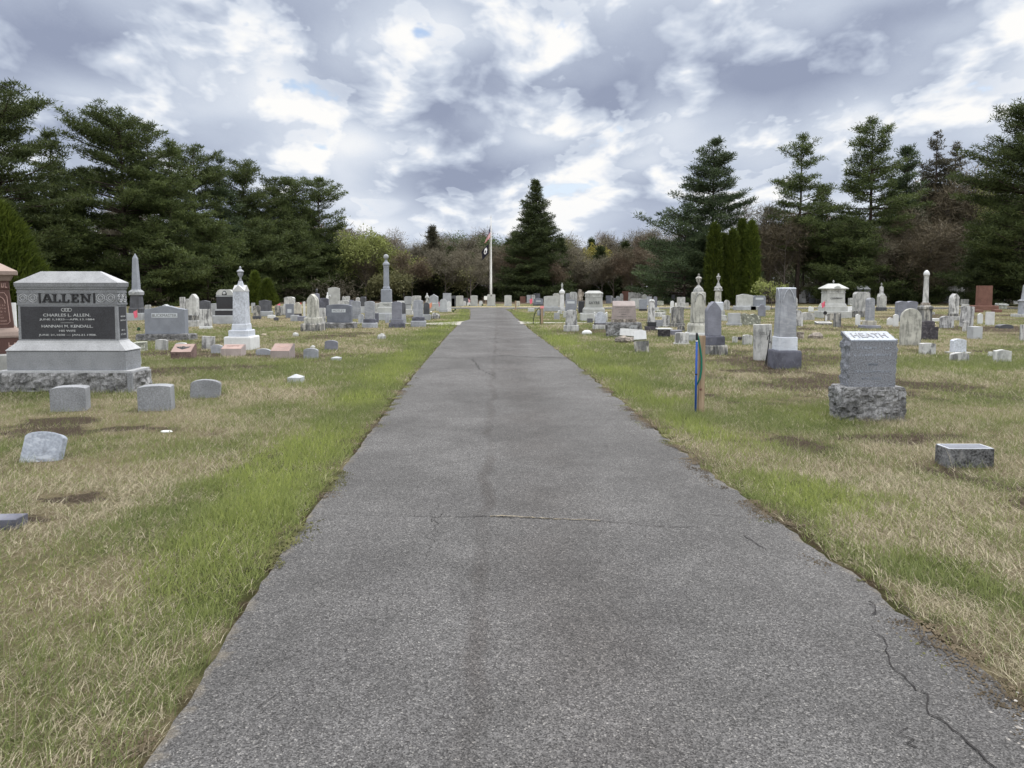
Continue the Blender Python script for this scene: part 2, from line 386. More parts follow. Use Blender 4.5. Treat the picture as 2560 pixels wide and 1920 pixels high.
def outline(style, w, h, tp=0.0):
    a = w / 2; at_ = a * (1 - tp); b0 = [(-a, 0), (a, 0)]
    if style == 'flat': t = [(at_, h), (-at_, h)]
    elif style == 'seg': q = w * .16; t = arc(0, h - q, at_, q, 0, 180, 12)
    elif style == 'low': q = w * .07; t = arc(0, h - q, at_, q, 0, 180, 12)
    elif style == 'round': t = arc(0, h - at_, at_, at_, 0, 180, 16)
    elif style == 'gothic':
        q = w * .72; t = [(at_ * (1 - (i / 8) ** 1.7), h - q + q * i / 8) for i in range(9)]; t += [(-x, z) for x, z in t[-2::-1]]
    elif style == 'serp': t = [(at_, h - w * .09), (at_ * .82, h - w * .075), (at_ * .5, h - w * .045), (at_ * .2, h - w * .006), (0, h)]; t += [(-x, z) for x, z in t[-2::-1]]
    elif style == 'should':
        r = at_ * .72; q = h - r * .8; t = [(at_, q - w * .05), (at_ * .88, q)] + arc(0, q, r, r * .8, 0, 180, 12) + [(-at_ * .88, q), (-at_, q - w * .05)]
    elif style == 'peak': t = [(at_, h - w * .28), (0, h), (-at_, h - w * .28)]
    elif style == 'heart': t = arc(at_ * .5, h - w * .09, at_ * .5, w * .09, 0, 160, 8) + [(0, h - w * .10)] + arc(-at_ * .5, h - w * .09, at_ * .5, w * .09, 20, 180, 8)
    elif style == 'clip': q = w * .12; t = [(at_, h - q * 1.3), (at_ - q, h), (-at_ + q, h), (-at_, h - q * 1.3)]
    elif style == 'cap': q = w * .2; t = [(at_, h - q), (at_ * .6, h), (-at_ * .6, h), (-at_, h - q)]
    elif style == 'broken': t = [(at_, h * .80), (at_ * .5, h * .93), (at_ * .2, h * .86), (-at_ * .3, h), (-at_, h * .9)]
    return b0 + t
def S(name, cx, base, w, top, style, mat, label, bases=(), yaw=0, roll=0, lean=0, d=None, cat='gravestone', group=None, tp=0.0, txt=None, tmat='carved_mid', panel=None, bev=True, rock=False):
    """one gravestone: a shaped tablet standing on its base blocks. pixels give bearing and distance, sizes come out in metres"""
    y = ground_y(base); k = y / F * (CP + 0.0)
    g = G(cx, base); W = w * k * 1.0
    bz = 0; parts = []
    for (bh, bw, bm_) in bases: parts.append((bz, bz + bh * k, bw * k, bm_)); bz += bh * k
    H = zat(top, y) - bz
    dep = d if d else max(.07, min(.28, W * .30)); 
    front_d = max([dep] + [dep + (q[2] - W) for q in parts])
    yc = y + front_d / 2; x = g.x
    single = not parts and not txt and not panel
    near = y < 45
    ob = MB(); prof = outline(style, W, H + (.06 if not parts else 0), tp)
    if not parts: prof = [(a, b_ - .06) for a, b_ in prof]
    ob.prism(prof, -dep / 2, dep / 2)
    kw = dict(bevel=min(.012, W * .03) if (near and bev and style != 'heart') else 0)
    if rock: kw = dict(rough=.05, cell=.09)
    if single:
        o = ob.build(name, mat, **kw); o.location = (x, yc, 0); o.rotation_euler = (R(lean), R(roll), R(yaw)); tag(o, label, cat, group); return o
    root = empty(name, (x, yc, 0), label, cat, group, R(yaw)); root.rotation_euler = (R(lean), R(roll), R(yaw))
    t = ob.build('tablet', mat, root, **kw); t.location = (0, 0, bz)
    for i, (z0, z1, bw, bm_) in enumerate(parts):
        bd = dep + (bw - W) * 1.0; bb = MB(); hh = z1 - z0
        q = .0015 if i else 0
        bb.loft([(z0 - (.06 if i == 0 else 0), bw / 2, bd / 2), (z0 + hh * .85, bw / 2, bd / 2), (z1 - .0005, bw / 2 - hh * .08, bd / 2 - hh * .08)])
        if 'rock' in bm_ or bm_ == 'black_stained': bb.build('base', bm_, root, rough=.035, cell=.07, seed=i + cx)
        else: bb.build('base', bm_, root, bevel=min(.01, hh * .1) if near else 0)
    if panel:
        fx, fz0, fz1, pm = panel
        p = MB(); p.box(-W * fx / 2, W * fx / 2, -dep / 2 - .004, -dep / 2 + .01, bz + H * fz0, bz + H * fz1); p.build('name_panel', pm, root)
    if txt:
        s_, tw, tz0, tz1 = txt
        text(s_, W * tw, H * (tz1 - tz0), tmat, root, (0, -dep / 2 - (.0065 if panel else .002), bz + H * (tz0 + tz1) / 2))
    return root
# ---------------------------------------------------------------- ground, road, grass
rng = np.random.default_rng(11)
def vnoise(x, y, seed=0):
    xi, yi = np.floor(x).astype(np.int64), np.floor(y).astype(np.int64); fx, fy = x - xi, y - yi
    fx = fx * fx * (3 - 2 * fx); fy = fy * fy * (3 - 2 * fy)
    def h(a, b_):
        q = (a * 374761393 + b_ * 668265263 + seed * 1442695041) & 0x7fffffff
        q = ((q ^ (q >> 13)) * 1274126177) & 0x7fffffff
        return ((q ^ (q >> 16)) & 0xffff) / 65535.0
    return (h(xi, yi) * (1 - fx) + h(xi + 1, yi) * fx) * (1 - fy) + (h(xi, yi + 1) * (1 - fx) + h(xi + 1, yi + 1) * fx) * fy
def fbm(x, y, o=4, seed=0):
    s = 0; a = .5
    for k in range(o): s = s + a * vnoise(x * 2 ** k + 31.7 * k, y * 2 ** k + 17.3 * k, seed + k); a *= .5
    return s / (1 - .5 ** o)
# asphalt edges: distance, offset from the camera line in metres
ly, lx = np.array([(-8, -1.0), (2.4, -1.23), (3.54, -1.33), (4.5, -1.40), (6.7, -1.50), (10.9, -1.70), (14.8, -1.83), (23.6, -2.10), (28.8, -2.22), (32.3, -2.35), (35, -2.05), (42, -2.42), (50.1, -2.90), (51.6, -3.2)]).T
ry, rx = np.array([(-8, 2.05), (2.8, 1.95), (4.2, 1.85), (5.9, 1.71), (7.4, 1.63), (11.8, 1.44), (17.2, 1.18), (21.8, .92), (27.3, .62), (31.7, .45), (36, .22), (40.6, .05), (45, -.10), (50.1, -.45), (51.6, .1)]).T
def left_edge(y): return np.interp(y, ly, lx) + (fbm(y * 1.7, y * 0 + 3, 5, 5) - .5) * .03 + (fbm(y * 9, y * 0 + 3, 3, 6) - .5) * .035
def right_edge(y): return np.interp(y, ry, rx) + (fbm(y * 1.9, y * 0 + 9, 5, 8) - .5) * .09 + (fbm(y * 9, y * 0 + 9, 3, 9) - .5) * .08
YC0, YC1 = 51.5, 55.0          # the cross road at the far end
def road_dist(x, y):
    """metres outside the asphalt, negative on it"""
    a = np.maximum(left_edge(y) - x, x - right_edge(y)); a = np.where(y > YC0, 50, a)
    c = np.maximum(YC0 - y, y - YC1); c = np.where((x < -6.5) , np.maximum(c, -6.5 - x), c)
    return np.minimum(a, c)
def pix(px, py): q = G(px, py); return q.x, q.y
# patches read off the lawn: bearing, distance, radii in metres, amount
GREEN = [(620,925,2.2,1.0,.9),(430,900,1.4,.5,.5),(900,1010,.35,3.0,.7),(850,1080,.3,1.6,.7),(560,1280,.45,.5,.9),(700,1150,.4,1.0,.7),(420,1560,.35,.25,.5),(640,1330,.3,.4,.5),(1000,900,.8,4,.9),(1060,850,1.3,6,.9),(150,1700,.6,.4,.3),(450,1720,.5,.25,.5),
 (1560,900,1.6,3.0,.9),(1690,1000,1.2,1.4,.7),(1480,850,2.0,5,.8),(2000,1270,.7,.8,.7),(2250,1400,.6,.6,.8),(2350,1250,.7,.5,.3),(2480,900,3,2.2,.7),(2560,860,3,3,.5),(1880,1060,.8,1,.5),(1330,800,2.5,5,.9),(1110,795,2.5,4,.8),(2480,1500,.5,.5,.5),(60,1120,.7,.35,.5),(330,1000,1.0,.35,.3)]
STRAW = [(230,1250,1.1,.8,.9),(380,1180,1.2,.6,.7),(100,1480,.9,.7,.6),(500,1030,1.2,.5,.5),(700,870,2.2,2.,.6),(560,800,6,4,.7),(720,790,5,4,.7),(150,1030,1.6,.3,.5),(2150,1160,1.1,.5,.5),(1950,1010,1.4,.6,.4),(2300,850,6,4,.6),(2200,1060,.9,.4,.6),(1980,880,2,1.2,.5),(2420,1280,.9,.6,.5),(2200,740,30,12,.7)]
THATCH = [(420,920,2.2,.5,.8),(330,925,1.5,.3,.7),(200,1082,1.0,.28,.9),(330,970,1.2,.25,.6),(200,1235,.6,.22,.9),(60,1305,.6,.25,.9),(780,892,1.0,.5,.4),(940,832,2.5,.9,.7),(100,1055,1.2,.25,.6),(1980,1085,1.4,.5,.8),(1830,1000,1.1,.5,.8),(2380,960,2.0,.7,.7),(2000,900,1.8,.8,.7),(1800,905,1.3,.7,.6),(2100,1110,1.2,.35,.7),(2320,1170,.7,.3,.5),(2530,1250,.6,.4,.7),(1480,830,2.5,1.8,.7),(2500,820,4,2,.6),(2330,790,6,3,.5),(1760,930,1.1,.5,.6),(2450,1080,1,.5,.4),(560,1760,.5,.2,.6),(420,1700,.5,.15,.5),(2480,1420,.5,.3,.4)]
def field(x, y):
    wx = x + (fbm(x * .9, y * .9, 4, 40) - .5) * 2.0 + (fbm(x * 4, y * 4, 3, 42) - .5) * .5; wy = y + (fbm(x * .9 + 50, y * .9, 4, 41) - .5) * 1.3 + (fbm(x * 4 + 9, y * 4, 3, 43) - .5) * .4
    def gs(L):
        s = np.zeros_like(x)
        for (px, py, rx_, ry_, a) in L:
            cx, cy = pix(px, py); sc_ = max(1, cy / 11) if ry_ > 1.2 else 1
            s += a * np.exp(-(((wx - cx) / rx_) ** 2 + ((wy - cy) / (ry_ * 1.0)) ** 2))
        return s
    rd = road_dist(x, y)
    n1 = fbm(x * .55, y * .55, 5, 1); n2 = fbm(x * 1.3 + 9, y * 1.3, 4, 2); n3 = fbm(x * .35, y * .35, 4, 3)
    strip = np.exp(-((rd - .38) / .36) ** 2) * np.clip((y - 3.4) / 2.0, .1, 1) * np.where(x > 0, .55, .9)
    gr = np.clip(.40 + (n1 - .5) * 1.4 + (n2 - .5) * 1.7 + gs(GREEN) * .55 + strip * .55 - gs(STRAW) * .42, 0, 1)
    th = np.clip((n3 - .50) * 3.0 + (n2 - .52) * 1.6 + gs(THATCH) * 1.7 + (fbm(x * 3.4, y * 3.4, 4, 44) - .5) * 1.3 - .05 - strip * .8 - gs(GREEN) * .5, 0, 1)
    moss = np.clip(1.15 - rd / (.05 + .14 * fbm(x * 2, y * 2, 3, 7)), 0, 1) * np.clip(.45 + (fbm(x * 1.4, y * 1.4, 3, 12) - .4) * 3, 0, 1)
    verge = np.exp(-((y - 56.6) / 1.0) ** 2)
    gr = gr * (1 - verge); th = th * (1 - verge) * np.clip((66 - y) / 14, .25, 1)
    return rd, gr, th, moss, verge
def mesh_np(name, V, faces_n, loops, mat, attrs=None, smooth=False, parent=None):
    me = bpy.data.meshes.new(name); nv = len(V); me.vertices.add(nv); me.vertices.foreach_set('co', np.ascontiguousarray(V, 'f').ravel())
    nf = len(loops) // faces_n; me.loops.add(len(loops)); me.loops.foreach_set('vertex_index', np.ascontiguousarray(loops, 'i'))
    me.polygons.add(nf); me.polygons.foreach_set('loop_start', np.arange(0, len(loops), faces_n, dtype='i'))
    if smooth: me.polygons.foreach_set('use_smooth', np.ones(nf, bool))
    for k, a in (attrs or {}).items():
        if a.ndim == 1: at_ = me.attributes.new(k, 'FLOAT', 'POINT'); at_.data.foreach_set('value', a.astype('f'))
        else:
            at_ = me.attributes.new(k, 'FLOAT_COLOR', 'POINT'); q = np.ones((nv, 4), 'f'); q[:, :3] = a; at_.data.foreach_set('color', q.ravel())
    me.update(calc_edges=True); me.validate(clean_customdata=False)
    if mat: me.materials.append(M[mat])
    o = bpy.data.objects.new(name, me); C.objects.link(o)
    if parent: o.parent = parent
    return o
def grid(xs, ys):
    X, Y = np.meshgrid(xs, ys); nx, ny = len(xs), len(ys)
    i = np.arange((nx - 1) * (ny - 1)); r, c = i // (nx - 1), i % (nx - 1); a = r * nx + c
    return X.ravel(), Y.ravel(), np.stack([a, a + 1, a + nx + 1, a + nx], 1).ravel()
# ground colours (straw, greens, dead thatch, moss, bare soil) chosen from the lawn field
n, b = newmat('soil_turf')
geo = n.new('ShaderNodeNewGeometry'); P = geo.outputs['Position']; gr, th, ms, vg = n.attr('gr'), n.attr('th'), n.attr('moss'), n.attr('verge')
f1 = n.noise(P, 5.5, 6, .68); f2 = n.m('ADD', n.m('MULTIPLY', n.noise(P, 32, 4, .7), .5), n.m('MULTIPLY', n.mr(n.noise(P, 150, 3, .75), .36, .64, 0, 1, 'LINEAR'), .5)); f3 = n.noise(n.v('ADD', P, (40, 7, 0)), 14, 5, .7)
straw = n.mix(f2, (.085, .072, .042), (.34, .295, .19)); green = n.mix(f3, (.040, .052, .020), (.130, .150, .055)); brown = n.mix(f2, (.030, .024, .019), (.135, .108, .082))
fg = n.mr(n.m('ADD', gr, n.m('MULTIPLY', n.m('SUBTRACT', f1, .5), 1.7)), .12, .95)
col = n.mix(fg, straw, green)
ft = n.mr(n.m('ADD', th, n.m('MULTIPLY', n.m('SUBTRACT', f3, .5), 1.1)), .40, .72)
col = n.mix(ft, col, brown)
col = n.mix(vg, col, n.mix(f2, (.36, .31, .20), (.54, .48, .34)))
col = n.mix(n.mr(n.m('ADD', ms, n.m('MULTIPLY', n.m('SUBTRACT', f1, .5), .8)), .35, .6), col, n.mix(n.mr(n.noise(P, 6, 4), .42, .60), n.mix(n.noise(P, 70, 3, .8), (.022, .024, .010), (.105, .105, .045)), n.mix(n.noise(P, 70, 3, .8), (.026, .019, .013), (.12, .092, .062))))
n.put(b.inputs['Base Color'], col); b.inputs['Roughness'].default_value = 1; b.inputs['Specular IOR Level'].default_value = .05
bump(n, b, n.m('ADD', f2, n.m('MULTIPLY', f1, .8)), .9, .03)
def axis(n_, lo, hi, near): # finer cells close to the road and camera
    t = np.linspace(-1, 1, n_); return None
xs = np.concatenate([-np.geomspace(420, 14, 40), np.arange(-13.8, 14, .16), np.geomspace(14, 420, 40)])
ys = np.concatenate([np.linspace(-25, .8, 20), np.arange(1, 20, .16), np.arange(20, 70, .5), np.geomspace(71, 900, 40)])
gx, gy, gl = grid(xs, ys); rd, gr_, th_, ms_, vg_ = field(gx, gy)
far = gy > 66
gz = np.where(rd > .15, (fbm(gx * .8, gy * .8, 3, 60) - .5) * .05 * np.clip(rd - .15, 0, 1) * (gy < 60), 0) - .004
gr_ = np.where(far, .35, gr_); th_ = np.where(far, .8, th_)
o = mesh_np('ground', np.stack([gx, gy, gz], 1), 4, gl, 'soil_turf', dict(gr=gr_, th=th_, moss=ms_ * (gy < 60), verge=vg_), True); o['kind'] = 'structure'
# asphalt
n, b = newmat('asphalt'); tcn = n.new('ShaderNodeTexCoord'); P = tcn.outputs['Object']; x, y, z = n.sep(P)
agg = n.vor(P, 190, 'F1', 'Color'); ar, ag, ab = n.sep(agg); agg2 = n.vor(P, 85, 'F1', 'Color'); br_, bg_, bb_ = n.sep(agg2)
base = n.ramp(ar, [(0, (.022, .022, .023)), (.35, (.057, .057, .059)), (.72, (.094, .094, .097)), (.95, (.127, .126, .128)), (1.0, (.22, .216, .21))])
base2 = n.ramp(br_, [(0, .72), (.5, .98), (.88, 1.08), (.97, 1.2), (1, 1.5)])
col = n.v('MULTIPLY', base, base2)
b1 = n.noise(P, .55, 5, .6); b2 = n.noise(P, 3.2, 5, .65)
col = n.v('SCALE', col, n.m('MULTIPLY', n.mr(b1, .3, .7, .78, 1.25), n.mr(b2, .3, .7, .90, 1.10)))
warp = n.m('MULTIPLY', n.m('SUBTRACT', n.noise(n.comb(0, y, 0), .8, 4, .6), .5), .34)
xw = n.m('ADD', x, warp)
lane = n.m('ABSOLUTE', n.m('SUBTRACT', xw, n.m('MULTIPLY_ADD', y, -.018, -.10)))          # thin dark seam left of centre
seam = n.m('MULTIPLY', n.mr(lane, .012, .085, 1, 0), n.mr(n.noise(P, 1.2, 3), .38, .62, .45, 1.0))
lane2 = n.m('ABSOLUTE', n.m('SUBTRACT', xw, n.m('MULTIPLY_ADD', y, -.024, .38)))
wide = n.m('MULTIPLY', n.mr(lane2, .05, .62, 1, 0), n.mr(n.noise(P, .9, 4), .30, .62, .15, .75))
brownish = n.m('MAXIMUM', n.m('MULTIPLY', seam, .72), n.m('MULTIPLY', wide, .75))
col = n.mix(brownish, col, n.v('MULTIPLY', col, (.58, .54, .52)))
ed = n.attr('edge'); pale = n.m('MULTIPLY', n.mr(n.m('ADD', ed, n.m('MULTIPLY', n.m('SUBTRACT', n.noise(P, 7, 5, .7), .5), 1.8)), .80, 1.25), .55)
col = n.mix(pale, col, n.mix(n.noise(P, 60, 3, .8), (.045, .036, .026), (.26, .235, .19)))
n.put(b.inputs['Base Color'], col); b.inputs['Roughness'].default_value = .82; b.inputs['Specular IOR Level'].default_value = .3
bump(n, b, n.m('ADD', n.m('MULTIPLY', n.vor(P, 190), .5), n.m('MULTIPLY', n.vor(P, 85), .5)), .7, .006)
flat('crack_dark', (.018, .017, .018), .95, var=.4); flat('crack_straw', (.24, .21, .155), .95, var=.4)
ysr = np.concatenate([np.arange(-8, 20, .05), np.arange(20, YC0 + .3, .25)]); NC = 22
L_, R_ = left_edge(ysr), right_edge(ysr); t = np.linspace(0, 1, NC)
rx_ = (L_[:, None] * (1 - t) + R_[:, None] * t); ry2 = np.repeat(ysr[:, None], NC, 1)
edge = np.repeat(np.abs(t - .5)[None] * 2, len(ysr), 0); edge = np.clip((edge - .86) / .14, 0, 1)
crown = .014 - .012 * edge
V = np.stack([rx_.ravel(), ry2.ravel(), crown.ravel()], 1)
i = np.arange((NC - 1) * (len(ysr) - 1)); r, c = i // (NC - 1), i % (NC - 1); a = r * NC + c
road = mesh_np('road', V, 4, np.stack([a, a + 1, a + NC + 1, a + NC], 1).ravel(), 'asphalt', dict(edge=edge.ravel()), True); road['kind'] = 'structure'
xs = np.arange(-6.5, 46, .5); V = []
for x_ in xs: V += [(x_, YC0 - .0 + .3 * (vnoise(np.array([x_ * .7]), np.array([2.]))[0] - .5), .018), (x_, YC1 + .3 * (vnoise(np.array([x_ * .7]), np.array([7.]))[0] - .5), .018)]
k = np.arange(len(xs) - 1) * 2
o = mesh_np('cross_road', np.array(V), 4, np.stack([k, k + 2, k + 3, k + 1], 1).ravel(), 'asphalt', dict(edge=np.zeros(len(V)))); o['kind'] = 'structure'
# worn side paths meeting the road
n, b = newmat('path_gravel'); tcn = n.new('ShaderNodeTexCoord'); P = tcn.outputs['Object']
n.put(b.inputs['Base Color'], n.mix(n.noise(P, 3, 5, .7), (.23, .225, .20), (.36, .35, .33))); b.inputs['Roughness'].default_value = 1
def path(name, pa, pb):
    m_ = len(pa); V = [(*q.xy, .008) for q in [G(*p) for p in pa]] + [(*q.xy, .008) for q in [G(*p) for p in pb]]
    lp = []
    for i in range(m_ - 1): lp += [i, i + 1, m_ + i + 1, m_ + i]
    o = mesh_np(name, np.array(V), 4, np.array(lp), 'path_gravel'); o['kind'] = 'structure'
path('side_path', [(1170, 812), (1140, 813), (1115, 812.5), (1070, 811), (1000, 809)], [(1170, 803), (1146, 804), (1115, 806), (1070, 808), (1000, 808)])
path('side_path', [(1290, 811), (1330, 808.6), (1400, 808), (1480, 807.5), (1560, 807)], [(1290, 803), (1330, 805.5), (1400, 806), (1480, 806), (1560, 805.6)])
# cracks: thin strips lying on the asphalt, part of the road surface
def crack(pts, w0, w1, name='crack', mat='crack_dark', seed=1, jag=.03):
    rnd = random.Random(seed); P_ = [G(*p) for p in pts]; q = []
    for a_, b_ in zip(P_, P_[1:]):
        n_ = max(2, int((b_ - a_).length / .035)); d = (b_ - a_); nn = Vector((-d.y, d.x, 0)).normalized()
        for i in range(n_): q.append(a_ + d * (i / n_) + nn * rnd.uniform(-jag, jag))
    q.append(P_[-1]); V = []; lp = []
    for i, p in enumerate(q):
        t_ = i / (len(q) - 1); wd = (w0 * (1 - t_) + w1 * t_) * rnd.uniform(.35, 1.2); d = (q[min(i + 1, len(q) - 1)] - q[max(i - 1, 0)]); nn = Vector((-d.y, d.x, 0)).normalized() * wd / 2
        V += [(p.x - nn.x, p.y - nn.y, .0185), (p.x + nn.x, p.y + nn.y, .0185)]
        if i: lp += [2 * i - 2, 2 * i - 1, 2 * i + 1, 2 * i]
    mesh_np(name, np.array(V), 4, np.array(lp), mat, parent=road)
crack([(2158,1566),(2190,1582),(2215,1625),(2222,1668),(2262,1700),(2290,1740),(2318,1745),(2330,1795),(2370,1820),(2395,1850),(2445,1890),(2500,1940)], .0035, .008, seed=2, jag=.016)
crack([(2180,1512),(2192,1530),(2178,1545)], .012, .008, seed=3); crack([(1862,1345),(1890,1362),(1915,1380)], .005, .009, seed=4, jag=.015)
crack([(1000,1296),(1100,1298),(1220,1296)], .004, .008, seed=5, jag=.01); crack([(1220,1297),(1330,1301),(1420,1305),(1540,1311),(1640,1322),(1750,1325)], .008, .005, seed=6, jag=.012)
crack([(1225,1296),(1270,1295),(1330,1299),(1420,1304),(1500,1307)], .016, .008, 'crack_straw', 'crack_straw', 7, .012)
for sd_ in range(9): crack([(1230 + sd_ * 22, 1294 + sd_ * 1.2), (1262 + sd_ * 24, 1297 + sd_ * 1.3)], .004, .003, 'crack_straw', 'crack_straw', 60 + sd_, .02)
crack([(1245,890),(1300,893),(1380,896),(1440,897),(1500,897)], .05, .035, seed=8, jag=.03); crack([(1040,895),(1150,897),(1240,893)], .018, .02, seed=9)
crack([(1215,846),(1260,849),(1320,849),(1352,848)], .05, .05, seed=10); crack([(1765,1293),(1820,1295),(1900,1304)], .006, .004, seed=12, jag=.01)
crack([(1180,900),(1200,925),(1240,945)], .02, .012, seed=13); crack([(2255,1520),(2300,1600),(2340,1640)], .004, .008, seed=14, jag=.05); crack([(2250,1830),(2275,1860),(2290,1880)], .005, .008, seed=15)
crack([(640,1780),(700,1740),(735,1745)], .004, .004, seed=16, jag=.02); crack([(1080,1310),(1100,1290),(1065,1400)], .004, .003, seed=17, jag=.03)
# ---- grass blades
def blades():
    bands = [(1.4, 3.5, 10500, .0034, 2), (3.5, 6, 7600, .0042, 2), (6, 10, 4300, .0056, 1), (10, 16, 2000, .0085, 1), (16, 26, 760, .014, 1), (26, 44, 220, .024, 1), (44, 60, 50, .036, 1)]
    Vs, Cs, Ls, off = [], [], [], 0
    boxes = []
    bpy.context.view_layer.update()
    for o_ in FOOT: boxes.append(o_)
    for (y0, y1, dn, wd, seg) in bands:
        xm = .78 * y1 + 1.6; N = int((y1 - y0) * 2 * xm * dn)
        x = rng.uniform(-xm, xm, N); y = rng.uniform(y0, y1, N); k = np.abs(x) < .78 * y + 1.6
        x, y = x[k], y[k]; rd, gr, th, ms, vg = field(x, y)
        k = (rd > .005 + .05 * rng.random(len(x)))
        # grass tufts creeping over the asphalt edge
        k &= rng.random(len(x)) > ms * .5
        k &= rng.random(len(x)) > np.clip(th * .55 + (fbm(x * 4, y * 4, 3, 71) - .62) * 2.5, 0, .8)
        k &= (y < YC0 - .2) | (rd > .2)
        for (bx0, bx1, by0, by1) in boxes:
            if by1 > y0 and by0 < y1: k &= ~((x > bx0) & (x < bx1) & (y > by0) & (y < by1))
        x, y, rd, gr, th, vg = x[k], y[k], rd[k], gr[k], th[k], vg[k]; N = len(x); foot = np.zeros(N)
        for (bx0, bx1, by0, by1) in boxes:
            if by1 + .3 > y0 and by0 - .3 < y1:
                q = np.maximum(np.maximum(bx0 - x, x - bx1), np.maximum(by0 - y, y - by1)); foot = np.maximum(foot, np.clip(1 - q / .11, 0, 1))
        th = np.clip(th + foot * .7, 0, 1)  # contact shade round the stones, put into the blade colour as extra brown
        fine = (fbm(x * 6, y * 6, 3, 77) - .5) * 1.1
        isg = rng.random(N) < np.clip((gr + fine * 1.0) * .80 + .10, .12, .90) * (1 - .72 * th)
        ist = (~isg) & (rng.random(N) < th * .95 + .14)
        strip = np.exp(-((rd - .5) / .45) ** 2) * np.clip((y - 3) / 2, .1, 1)
        tall = vnoise(x * 3.1, y * 3.1, 90)
        ln = np.where(isg, rng.uniform(.035, .085, N) * (.75 + .5 * tall) * (1 + .45 * strip), np.where(ist, rng.uniform(.02, .05, N), rng.uniform(.04, .10, N)))
        ln *= (1 + .7 * foot) * np.where(y > 10, 1.15, 1.0) * (1 - .35 * (y > 30))
        lean = np.where(isg, rng.uniform(.15, .95, N), rng.uniform(.7, 1.35, N)); az = rng.uniform(0, 2 * math.pi, N) + .6
        st = (rng.random(N) < .0009) & (~isg) & (y < 22)
        ln = np.where(st, rng.uniform(.22, .40, N), ln); lean = np.where(st, rng.uniform(.05, .5, N), lean)
        dx, dy, dz = np.sin(lean) * np.cos(az), np.sin(lean) * np.sin(az), np.cos(lean)
        w_ = wd * rng.uniform(.7, 1.25, N) * np.where(st, .65, 1) ; pa = rng.uniform(0, 2 * math.pi, N); px_, py_ = np.cos(pa) * w_ / 2, np.sin(pa) * w_ / 2 * .4
        z0 = np.full(N, -.005)
        r1 = rng.random((N, 1)); r2 = rng.random((N, 1))
        mixc = lambda a, b_, q: np.array(a)[None] * (1 - q) + np.array(b_)[None] * q
        lime = np.clip(strip * 1.1 * (vnoise(x * 1.1, y * 1.1, 33) * 1.4) + (vnoise(x * .8 + 4, y * .8, 34) - .55) * 1.2, 0, 1)[:, None] * r2
        cg = mixc((.120, .155, .055), (.235, .270, .105), r1) * (1 - lime) + mixc((.255, .315, .075), (.40, .45, .135), r1) * lime
        cs = mixc((.25, .222, .145), (.60, .55, .41), r1) * (1 - .25 * r2); ct = mixc((.095, .074, .057), (.235, .19, .145), r1)
        col = np.where(isg[:, None], cg, np.where(ist[:, None], ct, cs)); col = np.where(((vg > .4) & (rng.random(N) < .9))[:, None], mixc((.46, .40, .25), (.64, .58, .42), r1), col)
        bz = np.stack([x, y, z0], 1); s_ = np.stack([px_, py_, np.zeros(N)], 1); d = np.stack([dx, dy, dz], 1) * ln[:, None]
        if seg == 2:
            dro = np.stack([dx * .35, dy * .35, -.22 * np.ones(N) * (lean > .3)], 1) * ln[:, None]
            mid = bz + d * .55; tip = bz + d + dro * .6
            V = np.stack([bz - s_, bz + s_, mid - s_ * .8, mid + s_ * .8, tip], 1).reshape(-1, 3); q = np.arange(N)[:, None] * 5 + off
            Ls.append((q + np.array([[0, 1, 2, 1, 3, 2, 2, 3, 4]])).ravel()); Cs.append(np.repeat(col, 5, 0)); off += 5 * N
        else:
            V = np.stack([bz - s_, bz + s_, bz + d], 1).reshape(-1, 3); q = np.arange(N)[:, None] * 3 + off
            Ls.append((q + np.array([[0, 1, 2]])).ravel()); Cs.append(np.repeat(col, 3, 0)); off += 3 * N
        Vs.append(V)
    return np.concatenate(Vs), np.concatenate(Ls), np.concatenate(Cs)
n, b = newmat('grass_blade'); col = n.attr('col', 'Color'); n.put(b.inputs['Base Color'], col); b.inputs['Roughness'].default_value = .6; b.inputs['Specular IOR Level'].default_value = .2
tr = n.new('ShaderNodeBsdfTranslucent'); n.put(tr.inputs[0], col); mx = n.new('ShaderNodeMixShader'); mx.inputs[0].default_value = .3
out = [q for q in n.n if q.bl_idname == 'ShaderNodeOutputMaterial'][0]; n.l.new(b.outputs[0], mx.inputs[1]); n.l.new(tr.outputs[0], mx.inputs[2]); n.l.new(mx.outputs[0], out.inputs[0])
